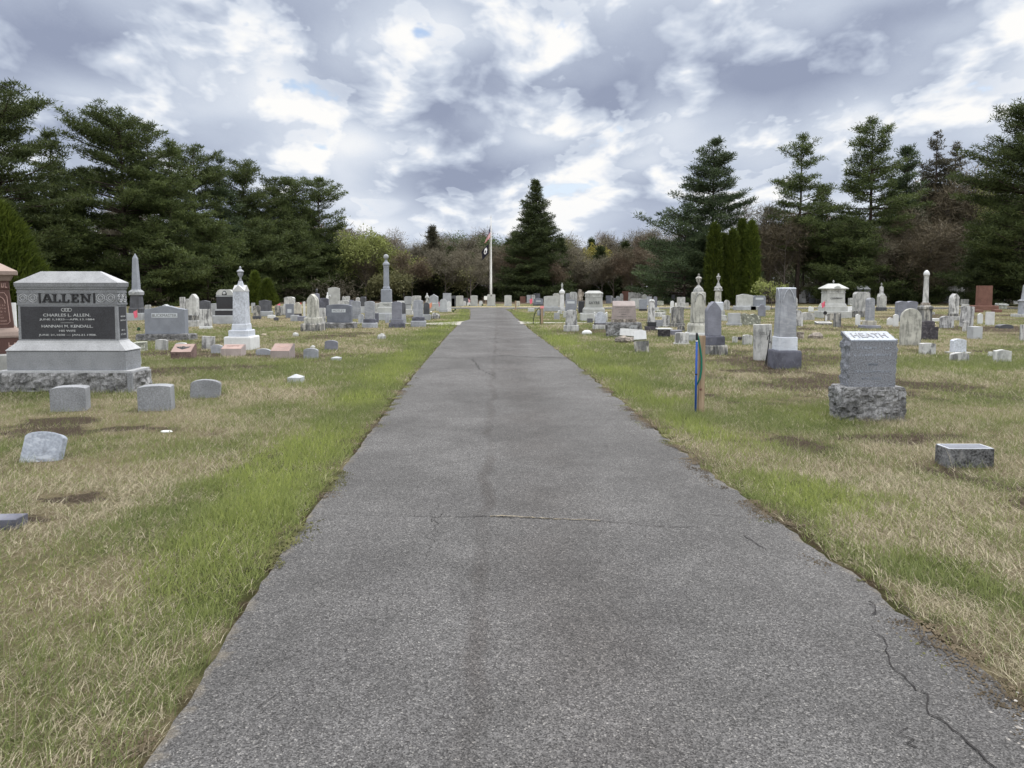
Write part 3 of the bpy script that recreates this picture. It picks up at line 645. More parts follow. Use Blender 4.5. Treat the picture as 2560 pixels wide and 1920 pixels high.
# ---------------------------------------------------------------- gravestones, bearing and foot read off the photograph, built where they stand
HS, MK, TB = 'headstone', 'grave_marker', 'tablet_stone'
GG = 'grey gravestones among the crowded rows'
def rows(seq, dflt='headstone'):
    for r in seq:
        kw = r[-1] if isinstance(r[-1], dict) else {}
        a = r[:8]
        name, cx, base, w_, top, style, mat, label = a
        S(name, cx, base, w_, top, style, mat, label, **kw)
rows([
 # ---- left of the road, near
 (HS, 163, 1030, 80, 968, 'low', 'granite', 'small grey granite headstone in front of the left half of the hip-topped monument', dict(d=.24, yaw=17)),
 (HS, 381, 1028, 78, 965, 'low', 'granite', 'small grey granite headstone at the right corner of the hip-topped monument', dict(d=.24, yaw=14, roll=-1)),
 (HS, 507, 994, 70, 951, 'seg', 'granite', 'small tilted arched granite headstone standing apart right of the hip-topped monument', dict(d=.20, yaw=16, roll=3, lean=-3)),
 (HS, 96, 1153, 95, 1083, 'seg', 'slanted_marble', 'veined blue-grey marble headstone tipped backwards, alone in the near left grass', dict(d=.09, lean=-20, roll=4, yaw=4)),
 (MK, -2, 1326, 78, 1300, 'flat', 'slate_dark', 'low bluestone marker block cut by the left edge of the photo', dict(d=.14, yaw=4)),
 (TB, 33, 852, 16, 757, 'flat', 'marble', 'narrow white marble slab between the red monument and the hip-topped monument', {}),
 (TB, 343, 912, 12, 866, 'flat', 'granite_pale', 'thin pale slab leaning behind the right end of the hip-topped monument', dict(roll=-7, d=.1)),
 (MK, 344, 877, 26, 856, 'flat', 'lichen_stone', 'low grey block of a marker left of the small stained white stone', dict(d=.3, yaw=12)),
 (HS, 402, 875, 29, 849, 'low', 'marble_stained', 'small stained white marble headstone in front of the long-plate headstone', dict(roll=3, d=.09)),
 (MK, 452, 868, 25, 857, 'low', 'marble', 'white marker top showing behind the first pink slant marker', {}),
 (HS, 519, 872, 31, 841, 'flat', 'marble_streaked', 'black-streaked square slab leaning between the first two pink markers', dict(roll=3, d=.09)),
 (HS, 541, 883, 28, 862, 'seg', 'bluestone', 'grey arched stone half hidden behind the second pink slant marker', {}),
 (MK, 657, 887, 37, 872, 'seg', 'bluestone', 'low grey arched marker half sunk between the second and third pink markers', dict(roll=2)),
 (HS, 776, 897, 36, 871, 'seg', 'bluestone', 'small blue-grey arched headstone right of the third pink marker', dict(roll=1)),
 (HS, 827, 874, 32, 851, 'seg', 'slate_grey', 'small slate-blue headstone nearest the road on the left grass', dict(roll=2.5)),
 # ---- left rows
 (HS, 406, 852, 102, 765, 'serp', 'granite_blue', 'wide grey granite headstone with a long pale name plate on a rock-faced base', dict(bases=[(16, 132, 'granite_rock')], d=.24, panel=(.64, .58, .74, 'panel_light'), txt=('BUCKMASTER', .60, .605, .715))),
 (HS, 370, 800, 14, 762, 'low', 'marble_stained', 'small white stone just right of the tall left obelisk', {}),
 (HS, 412, 802, 42, 761, 'peak', 'granite_plain', 'grey peaked top showing over the long-plate headstone', dict(d=.3)),
 (TB, 454, 792, 11, 743, 'flat', 'marble_streaked', 'narrow streaked marble post behind the right shoulder of the long-plate headstone', dict(bases=[(9, 18, 'marble_stained')], d=.2)),
 (TB, 469, 793, 7, 747, 'seg', 'marble_stained', 'thin marble stone touching the left side of the pointed white marble shaft', dict(d=.1)),
 (TB, 479.5, 817, 18, 735, 'gothic', 'marble_stained', 'pointed white marble shaft on a dark stained plinth left of the square streaked slab', dict(bases=[(16, 34, 'marble_stained'), (13, 26, 'marble_dark')], d=.3)),
 (TB, 491.5, 793, 9, 750, 'seg', 'marble_stained', 'grey arched slab touching the right side of the pointed white marble shaft', dict(d=.1)),
 (HS, 510, 800, 28, 751, 'serp', 'granite_dark', 'dark granite headstone right behind the square streaked slab with the white foot', dict(d=.2)),
 (HS, 513, 822, 30, 773, 'flat', 'marble_streaked', 'square streaked marble slab with a clean white foot, left of the dark panelled monument', dict(bases=[(7, 31, 'marble')], d=.1)),
 (MK, 534, 796, 14, 759, 'flat', 'granite_plain', 'square grey post at the left end of the dark panelled monument', dict(d=.3)),
 (HS, 633, 783, 9, 757, 'flat', 'granite_plain', 'grey slab edge right behind the urn-topped marble shaft', {}),
 (HS, 641, 797, 17, 764, 'seg', 'marble_dark', 'small blackened arched headstone on a dark base right of the urn-topped shaft', dict(bases=[(7, 20, 'granite_dark')])),
 (HS, 659.5, 791, 27, 750, 'serp', 'granite_dark', 'dark grey headstone on a paler base below two small evergreens', dict(bases=[(13, 37, 'granite_plain')])),
 (HS, 676.5, 783, 5, 752, 'flat', 'granite_dark', 'thin dark slab at the right edge of the dark grey headstone below the evergreens', {}),
 (MK, 677, 796, 17, 788, 'flat', 'marble', 'white stone lying flat in the grass before the dark grey headstone', dict(d=.25)),
 (MK, 690, 801, 12, 793, 'seg', 'granite_dark', 'tiny dark stone right of the white stone lying flat', {}),
 (HS, 695, 790, 15, 763, 'round', 'marble_dark', 'dark round-topped stone with a whitened crown, small flag behind it', {}),
 (HS, 709, 788, 13, 765, 'flat', 'marble_streaked', 'short streaked pale slab left of the grey plaque-front tablet', {}),
 (HS, 718, 789, 8, 763, 'flat', 'granite_dark', 'narrow dark post standing against the grey plaque-front tablet', {}),
 (HS, 722, 782, 24, 742, 'seg', 'marble_stained', 'tall pale arch-topped die on a grey block in the back left row', dict(bases=[(22, 28, 'granite_plain')], d=.35)),
 (HS, 724, 794, 20, 760, 'flat', 'granite_blue', 'grey plaque-front tablet with a pale bronze-like plate, front of the back left row', dict(panel=(.5, .35, .62, 'panel_light'))),
 (HS, 744, 792, 18, 756, 'should', 'marble_cream', 'cream marble headstone with a black stained cap on a black base', dict(bases=[(8, 18, 'black_stained')])),
 (MK, 735, 803, 18, 788, 'flat', 'granite_plain', 'low grey base block left empty below the cream marble headstone', dict(d=.3)),
 (MK, 753, 803, 20, 791, 'flat', 'slate_grey', 'low blue-grey base block left empty beside the leaning marble shaft', dict(d=.3)),
 (TB, 760.5, 795, 5, 754, 'low', 'marble', 'thin white post just left of the arched cream shaft', {}),
 (TB, 776, 829, 25, 735, 'gothic', 'marble_old', 'tall cream marble shaft with a carved pointed arch on a blackened base', dict(bases=[(20, 50, 'marble_dark'), (15, 36, 'marble_old')], d=.42, tp=.08)),
 (HS, 801, 812, 24, 770, 'flat', 'marble_streaked', 'square grey streaked slab left of the short-plate headstone', {}),
 (HS, 809, 790, 25, 745, 'seg', 'slate_dark', 'dark purple-grey arched headstone behind the square streaked slab', {}),
 (HS, 845, 821, 62, 761, 'low', 'granite_bluedark', 'wide blue-grey headstone with a short pale name plate on a rock-faced base', dict(bases=[(14, 82, 'granite_rock')], d=.26, panel=(.56, .56, .74, 'panel_light'), txt=('MOTLEY', .46, .59, .71))),
 (HS, 859, 795, 29, 751, 'seg', 'granite_stained', 'grey arched headstone right behind the top of the short-plate headstone', {}),
 (TB, 859, 778, 8, 740, 'gothic', 'marble_streaked', 'small pointed white stone right of the tall pale statue tablet', {}),
 (TB, 869, 779, 11, 740, 'low', 'granite_pale', 'small square-topped pale post right of the tall pale statue tablet', {}),
 (HS, 879, 795, 11, 750, 'flat', 'slate_grey', 'narrow slate slab behind the right end of the short-plate headstone', {}),
 (HS, 889.5, 797, 23, 752, 'seg', 'bluestone', 'pale blue-grey arched headstone with a rounded foot right of the short-plate headstone', dict(bases=[(9, 24, 'bluestone')])),
 (TB, 895, 780, 10, 743, 'round', 'marble_stained', 'white round-headed slab in the far row behind the arched blue-grey stones', {}),
 (TB, 907, 783, 14, 742, 'cap', 'granite_dark', 'dark draped monument in the far row left of the ball-topped column', dict(bases=[(18, 14, 'granite_plain')], d=.3)),
 (HS, 902, 809, 14, 785, 'round', 'bluestone', 'small round-topped stone standing on a pale flat slab', dict(bases=[(2.5, 22, 'marble_cream')])),
 (HS, 923, 820, 25, 753, 'seg', 'bluestone', 'blue-grey arched headstone on two stepped bases, first left of the ball-topped column', dict(bases=[(13, 37, 'bluestone'), (9, 31, 'slate_dark')])),
 (HS, 943, 784, 17, 758, 'seg', 'marble_stained', 'whitish arched stone squeezed left of the ball-topped column base', {}),
 (HS, 941, 806, 11, 783, 'flat', 'slate_dark', 'small dark stone standing behind the base of the arched headstone', {}),
 (HS, 968, 807, 10, 785, 'flat', 'bluestone', 'small plain stone in front of the ball-topped column', {}),
 (HS, 991, 820, 25, 754, 'seg', 'slate_grey', 'dark arched headstone on two stepped bases, first right of the ball-topped column', dict(bases=[(13, 39, 'slate_dark'), (9, 31, 'slate_grey')])),
 (HS, 1007, 790, 14, 756, 'round', 'granite_dark', 'near-black rounded slab edge behind the arched headstone right of the column', {}),
 (HS, 1004, 775, 22, 752, 'flat', 'marble', 'white flat-topped stone behind the dark arched headstone right of the column', {}),
 (HS, 1010, 808, 11, 785, 'low', 'bluestone', 'pale narrow stone leaning on the dark arched headstone base', dict(roll=-3)),
 (HS, 1020, 787, 18, 741, 'clip', 'granite_plain', 'grey stepped monument with clipped corners left of the third arched headstone', dict(bases=[(15, 20, 'granite_pale'), (11, 16, 'granite_plain')])),
 (MK, 1026, 786, 13, 776, 'round', 'marble', 'tiny white rounded stone left of the third arched headstone', {}),
 (HS, 1041, 780, 23, 739, 'low', 'granite_stained', 'wide grey headstone behind the third arched headstone', {}),
 (HS, 1045, 817, 24, 750, 'seg', 'bluestone', 'third arched blue-grey headstone on stepped bases, the one nearest the road', dict(bases=[(15, 37, 'bluestone'), (9, 31, 'slate_dark')])),
 (HS, 1066, 800, 15, 756, 'round', 'granite_dark', 'dark rounded headstone on a grey base behind the third arched headstone', dict(bases=[(14, 20, 'granite_plain')])),
 (HS, 1083, 772, 22, 736, 'peak', 'granite_plain', 'grey house-topped monument on a pale slab right of the small white statue', dict(bases=[(15, 28, 'granite_pale')], d=.5)),
 (MK, 1078, 777, 16, 768, 'flat', 'granite_pale', 'low pale block below the orange flag', {}),
 (MK, 1097, 777, 16, 768, 'flat', 'granite_pale', 'low pale block below the pink flowers', {}),
 (HS, 1108, 780, 18, 747, 'round', 'granite_plain', 'grey rounded headstone paired with a white one at the corner of the left lawn', dict(bases=[(7, 21, 'granite_plain')])),
 (HS, 1122, 779, 11, 753, 'round', 'marble', 'white rounded headstone right of its grey twin at the corner of the left lawn', dict(bases=[(10, 12, 'marble')])),
 (HS, 1117.5, 768, 20, 733, 'flat', 'granite_plain', 'tall square grey headstone behind the grey and white pair', dict(d=.3)),
 (HS, 1134, 767, 11, 739, 'seg', 'granite_dark', 'dark arched headstone right of the tall square grey one', {}),
 (HS, 1133, 767, 7, 746, 'seg', 'granite_pale', 'pale inner stone standing before the dark arched headstone', {}),
 (HS, 1164, 762, 11, 745, 'low', 'granite_dark', 'dark headstone between the first two tall memorial tablets', {}),
 (TB, 1149, 766, 18, 739, 'low', 'granite_pale', 'tall pale memorial tablet, leftmost of the four by the flagpole', dict(bases=[(2, 20, 'granite_pale')], group='memorial tablets by the flagpole')),
 (TB, 1185, 765, 18, 738.5, 'low', 'granite_pale', 'tall pale memorial tablet, second from the left, just left of the flagpole', dict(bases=[(2, 20, 'granite_pale')], group='memorial tablets by the flagpole')),
 (TB, 1228, 765, 20, 735.5, 'low', 'granite_pale', 'pale memorial tablet with a dark emblem at the foot of the flagpole', dict(bases=[(2, 23, 'granite_pale')], group='memorial tablets by the flagpole', panel=(.16, .80, .94, 'carved_mid'))),
 (TB, 1270, 765, 18, 738, 'low', 'granite_pale', 'tall pale memorial tablet standing alone right of the flagpole', dict(bases=[(2, 20, 'granite_pale')], group='memorial tablets by the flagpole')),
 (HS, 1161, 764, 9, 752.5, 'round', 'marble', 'small white soldier headstone beside the leftmost memorial tablet', dict(group='small white headstones by the flagpole')),
 (HS, 1172, 764, 8, 755, 'round', 'marble', 'small white headstone with a wreath, left of the second memorial tablet', dict(group='small white headstones by the flagpole')),
 (HS, 1202, 764, 9, 752, 'round', 'marble', 'small white soldier headstone touching the second memorial tablet on its right', dict(group='small white headstones by the flagpole')),
 (HS, 1295, 765, 10, 752.5, 'low', 'marble_cream', 'small cream headstone alone right of the last memorial tablet', dict(group='small white headstones by the flagpole', lean=-4)),
 (HS, 1307, 757, 14, 741, 'flat', 'brown', 'brown square headstone in the shade under the large spruce', {}),
 (HS, 1322, 757, 10, 737.5, 'flat', 'granite_plain', 'grey square headstone left of the pink grave flag', {}),
 (HS, 1333, 757, 9, 737, 'clip', 'granite_stained', 'pale narrow stone just right of the pink grave flag', {}),
 (HS, 1342, 755, 16, 733.5, 'flat', 'granite_dark', 'dark stone with a flat cap behind the blue-grey slant headstone', dict(bases=[(9, 14, 'granite_dark')])),
 (HS, 1346, 764, 24, 745, 'serp', 'granite_bluedark', 'blue-grey headstone with a pale name strip on a dark base below the spruce', dict(bases=[(3.5, 28, 'granite_dark')], panel=(.5, .42, .58, 'panel_light'))),
 # ---- right of the road
 (HS, 1378, 778, 36, 740, 'low', 'granite_pale', 'wide pale headstone with a grey cross mark, first large stone right of the road', dict(bases=[(11, 45, 'granite_plain')], d=.3)),
 (HS, 1391, 765, 17, 733, 'cap', 'granite_pale', 'pale cap-topped monument behind the wide pale headstone', {}),
 (MK, 1328, 779, 16, 771, 'flat', 'granite_pale', 'low pale kerb block in the grass left of the pink-taped stake', dict(d=.3)),
 (MK, 1392, 798, 14, 782, 'flat', 'granite_plain', 'small square grey marker right of the pink-taped stake', {}),
 (MK, 1352, 789, 18, 775, 'seg', 'bluestone', 'low grey rounded marker behind the pink-taped stake', {}),
 (MK, 1400, 785, 12, 776, 'round', 'marble_stained', 'small pale boulder-like marker at the foot of the white statue pillar', dict(d=.3)),
 (HS, 1427, 778, 27, 749, 'serp', 'granite_blue', 'grey headstone with a pale name strip, right of the white statue pillar', dict(panel=(.7, .66, .86, 'panel_light'))),
 (HS, 1420, 765, 12, 733, 'low', 'granite_blue', 'narrow grey stone behind the headstone with the pale strip', {}),
 (HS, 1434, 770, 18, 730, 'cap', 'granite_stained', 'square pale block monument with a dark edged cap behind the grey headstone', dict(d=.5)),
 (HS, 1454, 783, 15, 753, 'flat', 'granite_black', 'black square die left of the slope-capped pale monument', dict(d=.5)),
 (HS, 1429, 828, 30, 775, 'seg', 'marble_streaked', 'black-streaked arched headstone on a white base beside the road bend', dict(bases=[(15, 38, 'marble_stained')], tp=.14, d=.16)),
 (MK, 1475, 807, 14, 796, 'flat', 'granite_dark', 'small dark post stone before the slope-capped pale monument', {}),
 (MK, 1414, 793, 12, 778, 'round', 'granite_pale', 'pale boulder marker behind the black-streaked arched headstone', {}),
 (HS, 1521, 758, 12, 739, 'low', 'granite_bluedark', 'dark headstone right behind the slope-capped pale monument', {}),
 (HS, 1528, 756, 10, 739, 'round', 'granite_plain', 'grey curved stone overlapping the dark one behind the slope-capped pale monument', {}),
 (HS, 1536, 756, 10, 745, 'flat', 'bluestone', 'low grey stone behind the left end of the rose tablet', {}),
 (HS, 1545, 756, 10, 740, 'round', 'granite_plain', 'grey rounded stone behind the middle of the rose tablet', {}),
 (HS, 1554, 756, 8, 734, 'round', 'granite_stained', 'slim tall rounded stone left of the square brown headstone', {}),
 (HS, 1564, 752, 17, 728, 'flat', 'brown', 'square brown headstone behind the rose tablet', {}),
 (HS, 1580, 756, 15, 731, 'flat', 'granite_stained', 'left block of the pale double monument behind the rose tablet', dict(d=.5)),
 (HS, 1597, 756, 19, 731, 'flat', 'granite_stained', 'right block of the pale double monument behind the rose tablet', dict(d=.5)),
 (MK, 1592, 768, 28, 747, 'flat', 'granite_pale', 'long pale base block in front of the double monument', dict(d=.5)),
 (HS, 1612, 760, 11, 735, 'peak', 'granite_pale', 'small gable-topped pale stone right of the double monument', {}),
 (HS, 1608, 777, 19, 748, 'low', 'granite_blue', 'pale blue headstone on a black foot behind the draped white shaft', dict(bases=[(5, 20, 'granite_black')])),
 (HS, 1623, 763, 13, 741, 'flat', 'bluestone', 'square grey headstone above the draped white shaft', {}),
 (HS, 1631, 758, 19, 736, 'seg', 'fieldstone', 'tan arched stone behind the square grey headstone', {}),
 (TB, 1639, 778, 9, 741, 'round', 'slate_grey', 'tall narrow slate shaft on a pale base right of the draped white shaft', dict(bases=[(9, 16, 'granite_pale')])),
 (HS, 1649, 757, 12, 740, 'round', 'brown', 'small round-topped brown headstone by the dark tree line', {}),
 (MK, 1652, 763, 14, 752, 'low', 'lichen_stone', 'low lichen-grey block below the round brown headstone', dict(d=.4)),
 (MK, 1655, 785, 22, 775, 'low', 'lichen_stone', 'long low rough kerb stone right of the slate shaft', dict(d=.4)),
 (MK, 1648, 792, 32, 782, 'flat', 'marble_stained', 'long white ledger stone right of the draped white shaft', dict(d=.4)),
 (HS, 1646, 817, 23, 800, 'flat', 'bluestone', 'wide low grey slab right of the black stepped base', {}),
 (HS, 1666, 817, 20, 788, 'low', 'marble_streaked', 'grey streaked slab with a white foot left of the brown-black arched headstone', dict(bases=[(4, 22, 'marble')])),
 (TB, 1679, 783, 9, 752, 'round', 'marble', 'slim white scroll-topped stone leaning right above the brown-black headstone', dict(roll=3)),
 (MK, 1691, 766, 7, 757, 'flat', 'marble', 'tiny white marker between the scroll-topped stone and the streaked block', {}),
 (HS, 1704, 768, 18, 743, 'flat', 'marble_stained', 'square white block monument with dark drips behind the brown-black headstone', dict(bases=[(3, 20, 'granite_pale')], d=.4)),
 (MK, 1716, 767, 12, 757, 'flat', 'granite_pale', 'low pale block beside the square white block monument', {}),
 (HS, 1702, 757, 13, 730, 'flat', 'granite_plain', 'square grey die above the white block monument with dark drips', {}),
 (HS, 1691, 755, 12, 731, 'flat', 'granite_dark', 'dark headstone left of the square grey die', {}),
 (HS, 1675, 758, 19, 728, 'seg', 'granite_black', 'large black arched headstone in the far row with a pale crown', {}),
 (HS, 1683, 760, 9, 737, 'flat', 'granite_dark', 'narrow near-black stone right of the large black arched headstone', {}),
 (HS, 1663, 755, 8, 737, 'cap', 'slate_dark', 'small dark purple stone by the tiny white and pink flags', {}),
 (HS, 1722, 756, 14, 734, 'flat', 'granite_black', 'black headstone just left of the large urn-topped marble pillar', {}),
 (HS, 1695, 818, 30, 766, 'seg', 'marble_dark', 'brown-black stained arched headstone with a cream flame-shaped stain', dict(bases=[(10, 36, 'marble_dark')], d=.2)),
 (HS, 1703, 828, 18, 813, 'round', 'marble_dark', 'small blackened arch stone in front of the brown-black headstone', {}),
 (MK, 1692, 838, 28, 826, 'flat', 'slate_grey', 'low blue-grey ledger under the small blackened arch stone', dict(d=.35)),
 (HS, 1706, 861, 33, 832, 'low', 'marble_streaked', 'square stained marble stone on a thin white foot slab left of the blue pole', dict(bases=[(3, 39, 'marble')], roll=1.5, d=.13)),
 (HS, 1662, 843, 27, 824, 'flat', 'black_stained', 'low black block with a white cap slab below the black stepped base', dict(d=.3)),
 (HS, 1790, 887, 35, 754, 'gothic', 'slate_grey', 'tall slate-grey pointed tablet leaning slightly, on a dark block and a wide base', dict(bases=[(24, 60, 'marble_dark'), (23, 49, 'slate_dark')], d=.26, roll=-1.2)),
 (MK, 1838, 857, 12, 842, 'low', 'marble_stained', 'small pale block at the right of the dark pointed tablet base', {}),
 (HS, 1780, 748, 11, 727, 'flat', 'brown', 'small red-brown headstone between the two urn pillars', {}),
 (HS, 1771, 756, 12, 735, 'clip', 'granite_pale', 'small pale headstone left of the red-brown one between the urn pillars', {}),
 (HS, 1778, 762, 15, 742, 'seg', 'granite_stained', 'grey arched stone in front of the small red-brown headstone', {}),
 (HS, 1777, 789, 12, 757, 'flat', 'marble_stained', 'white block showing behind the pointed slate tablet', {}),
 (HS, 1809, 760, 9, 746, 'flat', 'bluestone', 'low grey stone right of the second urn pillar', {}),
 (HS, 1817.5, 774, 14, 750, 'round', 'marble_stained', 'small white round-topped headstone right of the second urn pillar', {}),
 (HS, 1827, 750, 15, 730, 'low', 'granite_blue', 'pale blue headstone on a base below the arborvitae', dict(bases=[(4, 17, 'granite_plain')])),
 (HS, 1842, 760, 5, 738, 'flat', 'granite_dark', 'thin dark post left of the wide whitish headstone', {}),
 (HS, 1864, 775, 40, 735, 'serp', 'granite_pale', 'wide whitish headstone on a long base below the arborvitae', dict(bases=[(10, 52, 'granite_plain')], d=.25)),
 (HS, 1901, 775, 32, 739, 'clip', 'granite_blue', 'wide blue-grey headstone with a pale name strip right of the whitish one', dict(bases=[(10, 48, 'granite_plain')], d=.25, panel=(.62, .60, .80, 'panel_light'))),
 (HS, 1905, 791, 18, 761, 'should', 'slate_grey', 'small dark slate headstone with a nicked round top', {}),
 (TB, 1894, 747, 10, 723, 'low', 'marble_streaked', 'narrow post with a pale cap behind the blue-grey headstone', dict(d=.3)),
 (HS, 1908, 748, 16, 732, 'low', 'marble_blue', 'bluish white low stone behind the blue-grey headstone', {}),
 (HS, 1837, 814, 30, 783, 'flat', 'granite_plain', 'square granite slab behind the broken lichen-covered block', dict(bases=[(6, 36, 'granite_plain')])),
 (HS, 1871, 812, 62, 784, 'broken', 'lichen_stone', 'long broken block blotched with white lichen', dict(d=.25, rock=True)),
 (HS, 1869, 862, 24, 837, 'seg', 'marble_stained', 'small tilted white headstone left of the large square stained slab', dict(roll=2, d=.09)),
 (HS, 1908, 899, 44, 811, 'flat', 'marble_stained', 'large square stained marble slab left of the gothic marble obelisk', dict(d=.10, roll=-1.2, txt=('COLE', .44, .70, .79))),
 (HS, 1988, 774, 12, 744, 'round', 'marble_streaked', 'small round-topped streaked stone behind the gothic obelisk shoulder', {}),
 (HS, 1994, 815, 27, 775, 'should', 'marble_streaked', 'dark streaked shouldered headstone right of the gothic obelisk', {}),
 (HS, 2022, 800, 29, 781, 'low', 'marble_stained', 'low wide stained stone left of the hip-roofed monument steps', dict(d=.2)),
 (MK, 2028, 779, 12, 766, 'broken', 'marble', 'white broken fragment standing left of the hip-roofed monument', {}),
 (HS, 2009, 757, 10, 729, 'cap', 'marble_stained', 'small white pedestal stone spreading to a wide foot', dict(bases=[(3, 15, 'marble'), (8, 12, 'marble')])),
 (HS, 2019, 755, 19, 722, 'low', 'granite_plain', 'pale blue-grey upright headstone in the far row left of the hip-roofed monument', dict(bases=[(10, 12, 'granite_pale')])),
 (HS, 2032, 757, 16, 730, 'flat', 'slate_grey', 'slate slab tilted to the left beside the hip-roofed monument', dict(roll=-5)),
 (HS, 2042, 757, 12, 737, 'flat', 'marble_dark', 'dark slab with a pale rim at the left edge of the hip-roofed monument', {}),
 (HS, 2001, 757, 6, 736, 'flat', 'marble', 'thin white slab at the left of the small white pedestal stone', {}),
 (HS, 2082, 801, 25, 783, 'low', 'marble_dark', 'low dark stained stone in front of the hip-roofed monument steps', {}),
 (MK, 2065, 802, 5, 790, 'low', 'marble', 'tiny white post below the bronze grave flag holder', {}),
 (TB, 2096, 817, 14, 783, 'flat', 'marble_dark', 'tapered short shaft, black above and white below, right of the flat bordered marker', dict(tp=.12, d=.25)),
 (TB, 2145, 813, 11, 785, 'peak', 'marble', 'white pointed marker post left of the slim grey pillar on a white cube', {}),
 (MK, 2155, 804, 8, 801, 'flat', 'marble', 'white chip of stone lying beside the pointed marker post', dict(d=.2)),
 (HS, 2126, 780, 20, 766, 'clip', 'marble', 'white fragment tilted against the right end of the hip-roofed monument steps', dict(roll=-6, lean=-20)),
 (HS, 2120, 752, 20, 714, 'cap', 'granite_stained', 'grey rough-topped monument behind the right end of the hip-roofed monument', dict(d=.5)),
 (HS, 2110, 753, 10, 731, 'seg', 'marble_streaked', 'streaked arched stone touching the hip-roofed monument on the right', {}),
 (MK, 2132, 763, 14, 745, 'flat', 'granite_stained', 'square grey base block left of the shouldered grey monument', dict(d=.4)),
 (HS, 2159, 793, 36, 730, 'clip', 'marble_stained', 'stained grey marble monument with a carved pointed panel on a dark base', dict(bases=[(16, 46, 'marble_dark')], d=.4)),
 (TB, 2184, 821, 15, 745, 'round', 'bluestone', 'slim grey pillar on a white cube, behind the left corner of the slant-top monument', dict(bases=[(7, 38, 'slate_grey'), (12, 23, 'marble_cream')], d=.3)),
 (HS, 2207, 777, 18, 738, 'cap', 'marble_stained', 'white block stone on a dark slab behind the slant-top monument', dict(bases=[(9, 20, 'granite_dark')], d=.35)),
 (HS, 2222, 745, 19, 730, 'low', 'marble_blue', 'low bluish white headstone left of the pale oval-carved die', {}),
 (HS, 2249, 746, 36, 704, 'seg', 'granite_pale', 'pale arched die with an oval carving on a rough base by the woods', dict(bases=[(10, 49, 'granite_stained')], d=.5)),
 (HS, 2270, 803, 50, 753, 'heart', 'slate_grey', 'wide double-headed grey slab behind the large stained arch', dict(bases=[(9, 54, 'slate_dark')])),
 (HS, 2226, 813, 15, 794, 'round', 'marble', 'small white rounded headstone left of the pointed white post', {}),
 (TB, 2240, 816, 13, 785, 'peak', 'marble', 'white pointed post touching the large stained arch on its left', {}),
 (HS, 2277, 864, 51, 771, 'round', 'marble_old', 'large round-arched marble slab with black stains behind the slant-top monument', dict(d=.10)),
 (HS, 2299, 749, 14, 729, 'cap', 'granite_dark', 'dark slant stone on a pale block left behind the tall column', dict(bases=[(12, 14, 'granite_pale')])),
 (HS, 2333, 749, 16, 731, 'cap', 'granite_dark', 'dark slant stone on a pale block right behind the tall column', dict(bases=[(12, 17, 'granite_stained')])),
 (HS, 2364, 747, 18, 724, 'flat', 'brown', 'square red-brown headstone left of the pale arched die on the far right', {}),
 (HS, 2394, 757, 38, 715, 'seg', 'granite_stained', 'large pale arched die on a grey base between two brown headstones', dict(bases=[(9, 46, 'granite_plain')], d=.5)),
 (TB, 2391, 801, 16, 734, 'gothic', 'marble_streaked', 'white marble pillar with black stained sides before the large pale arched die', dict(bases=[(10, 22, 'marble_stained'), (7, 18, 'marble_dark')], d=.35)),
 (HS, 2469, 776, 35, 714, 'flat', 'brown', 'tall brown granite headstone on a wide brown base', dict(bases=[(12, 56, 'brown')], d=.3)),
 (MK, 2449, 781, 19, 775, 'flat', 'brown', 'flat brown marker left in front of the tall brown headstone', dict(d=.4)),
 (MK, 2497, 781, 17, 774, 'flat', 'brown', 'flat brown marker right in front of the tall brown headstone', dict(d=.4)),
 (HS, 2369, 820, 32, 790, 'seg', 'marble_streaked', 'wide arched slab with vertical black streaks left of the leaning blotched slab', {}),
 (MK, 2338, 803, 28, 796, 'flat', 'marble', 'long low white kerb stone left of the streaked arched slab', dict(d=.25)),
 (MK, 2331, 786, 12, 780, 'flat', 'granite_stained', 'small pale block right of the tall column pedestal', {}),
 (HS, 2417, 816, 32, 765, 'low', 'marble_streaked', 'tall blotched slab leaning to the right behind a small post', dict(roll=3, d=.1)),
 (HS, 2413, 800, 18, 761, 'flat', 'marble_stained', 'pale flat-topped stone behind the tall blotched leaning slab', {}),
 (HS, 2415, 829, 13, 803, 'low', 'marble_streaked', 'small grey post in front of the tall blotched leaning slab', {}),
 (TB, 2451, 809, 12, 783, 'peak', 'marble', 'white pointed post left of the wide white flat headstone', {}),
 (HS, 2476, 813, 20, 780, 'flat', 'marble', 'flat-topped white headstone before the tall brown one', {}),
 (HS, 2444, 848, 24, 817, 'flat', 'granite_plain', 'square grey granite block with a dark left side in the right rows', dict(d=.3)),
 (HS, 2492, 745, 11, 727, 'low', 'marble_dark', 'small dark grey headstone right behind the tall brown one', {}),
 (HS, 2446, 747, 13, 738, 'low', 'granite_stained', 'low pale stone left behind the tall brown one', {}),
 (HS, 2503, 746, 12, 737, 'low', 'marble_stained', 'low whitish stone second right behind the tall brown one', {}),
 (HS, 2525, 748, 29, 736, 'low', 'marble_blue', 'wide low bluish white headstone at the edge of the woods, far right', {}),
 (HS, 2548, 748, 14, 736, 'low', 'marble_blue', 'narrower low bluish white headstone next to the right edge obelisk', {}),
 (HS, 2509, 759, 11, 749, 'flat', 'marble_streaked', 'tiny streaked stone above the tilted white slab', {}),
 (HS, 2540, 760, 11, 750, 'flat', 'marble', 'tiny square white stone left of the right edge obelisk', {}),
 (MK, 2507, 772, 22, 758, 'flat', 'lichen_stone', 'rough block carrying a tilted white slab right of the tall brown headstone', dict(d=.4)),
 (MK, 2413, 764, 18, 748, 'flat', 'marble_stained', 'low stained stone with a pale ledge right of the black-sided pillar', {}),
 (MK, 2517, 821, 34, 811, 'seg', 'granite_dark', 'low dark mound-like marker in the grass at the far right', dict(d=.3)),
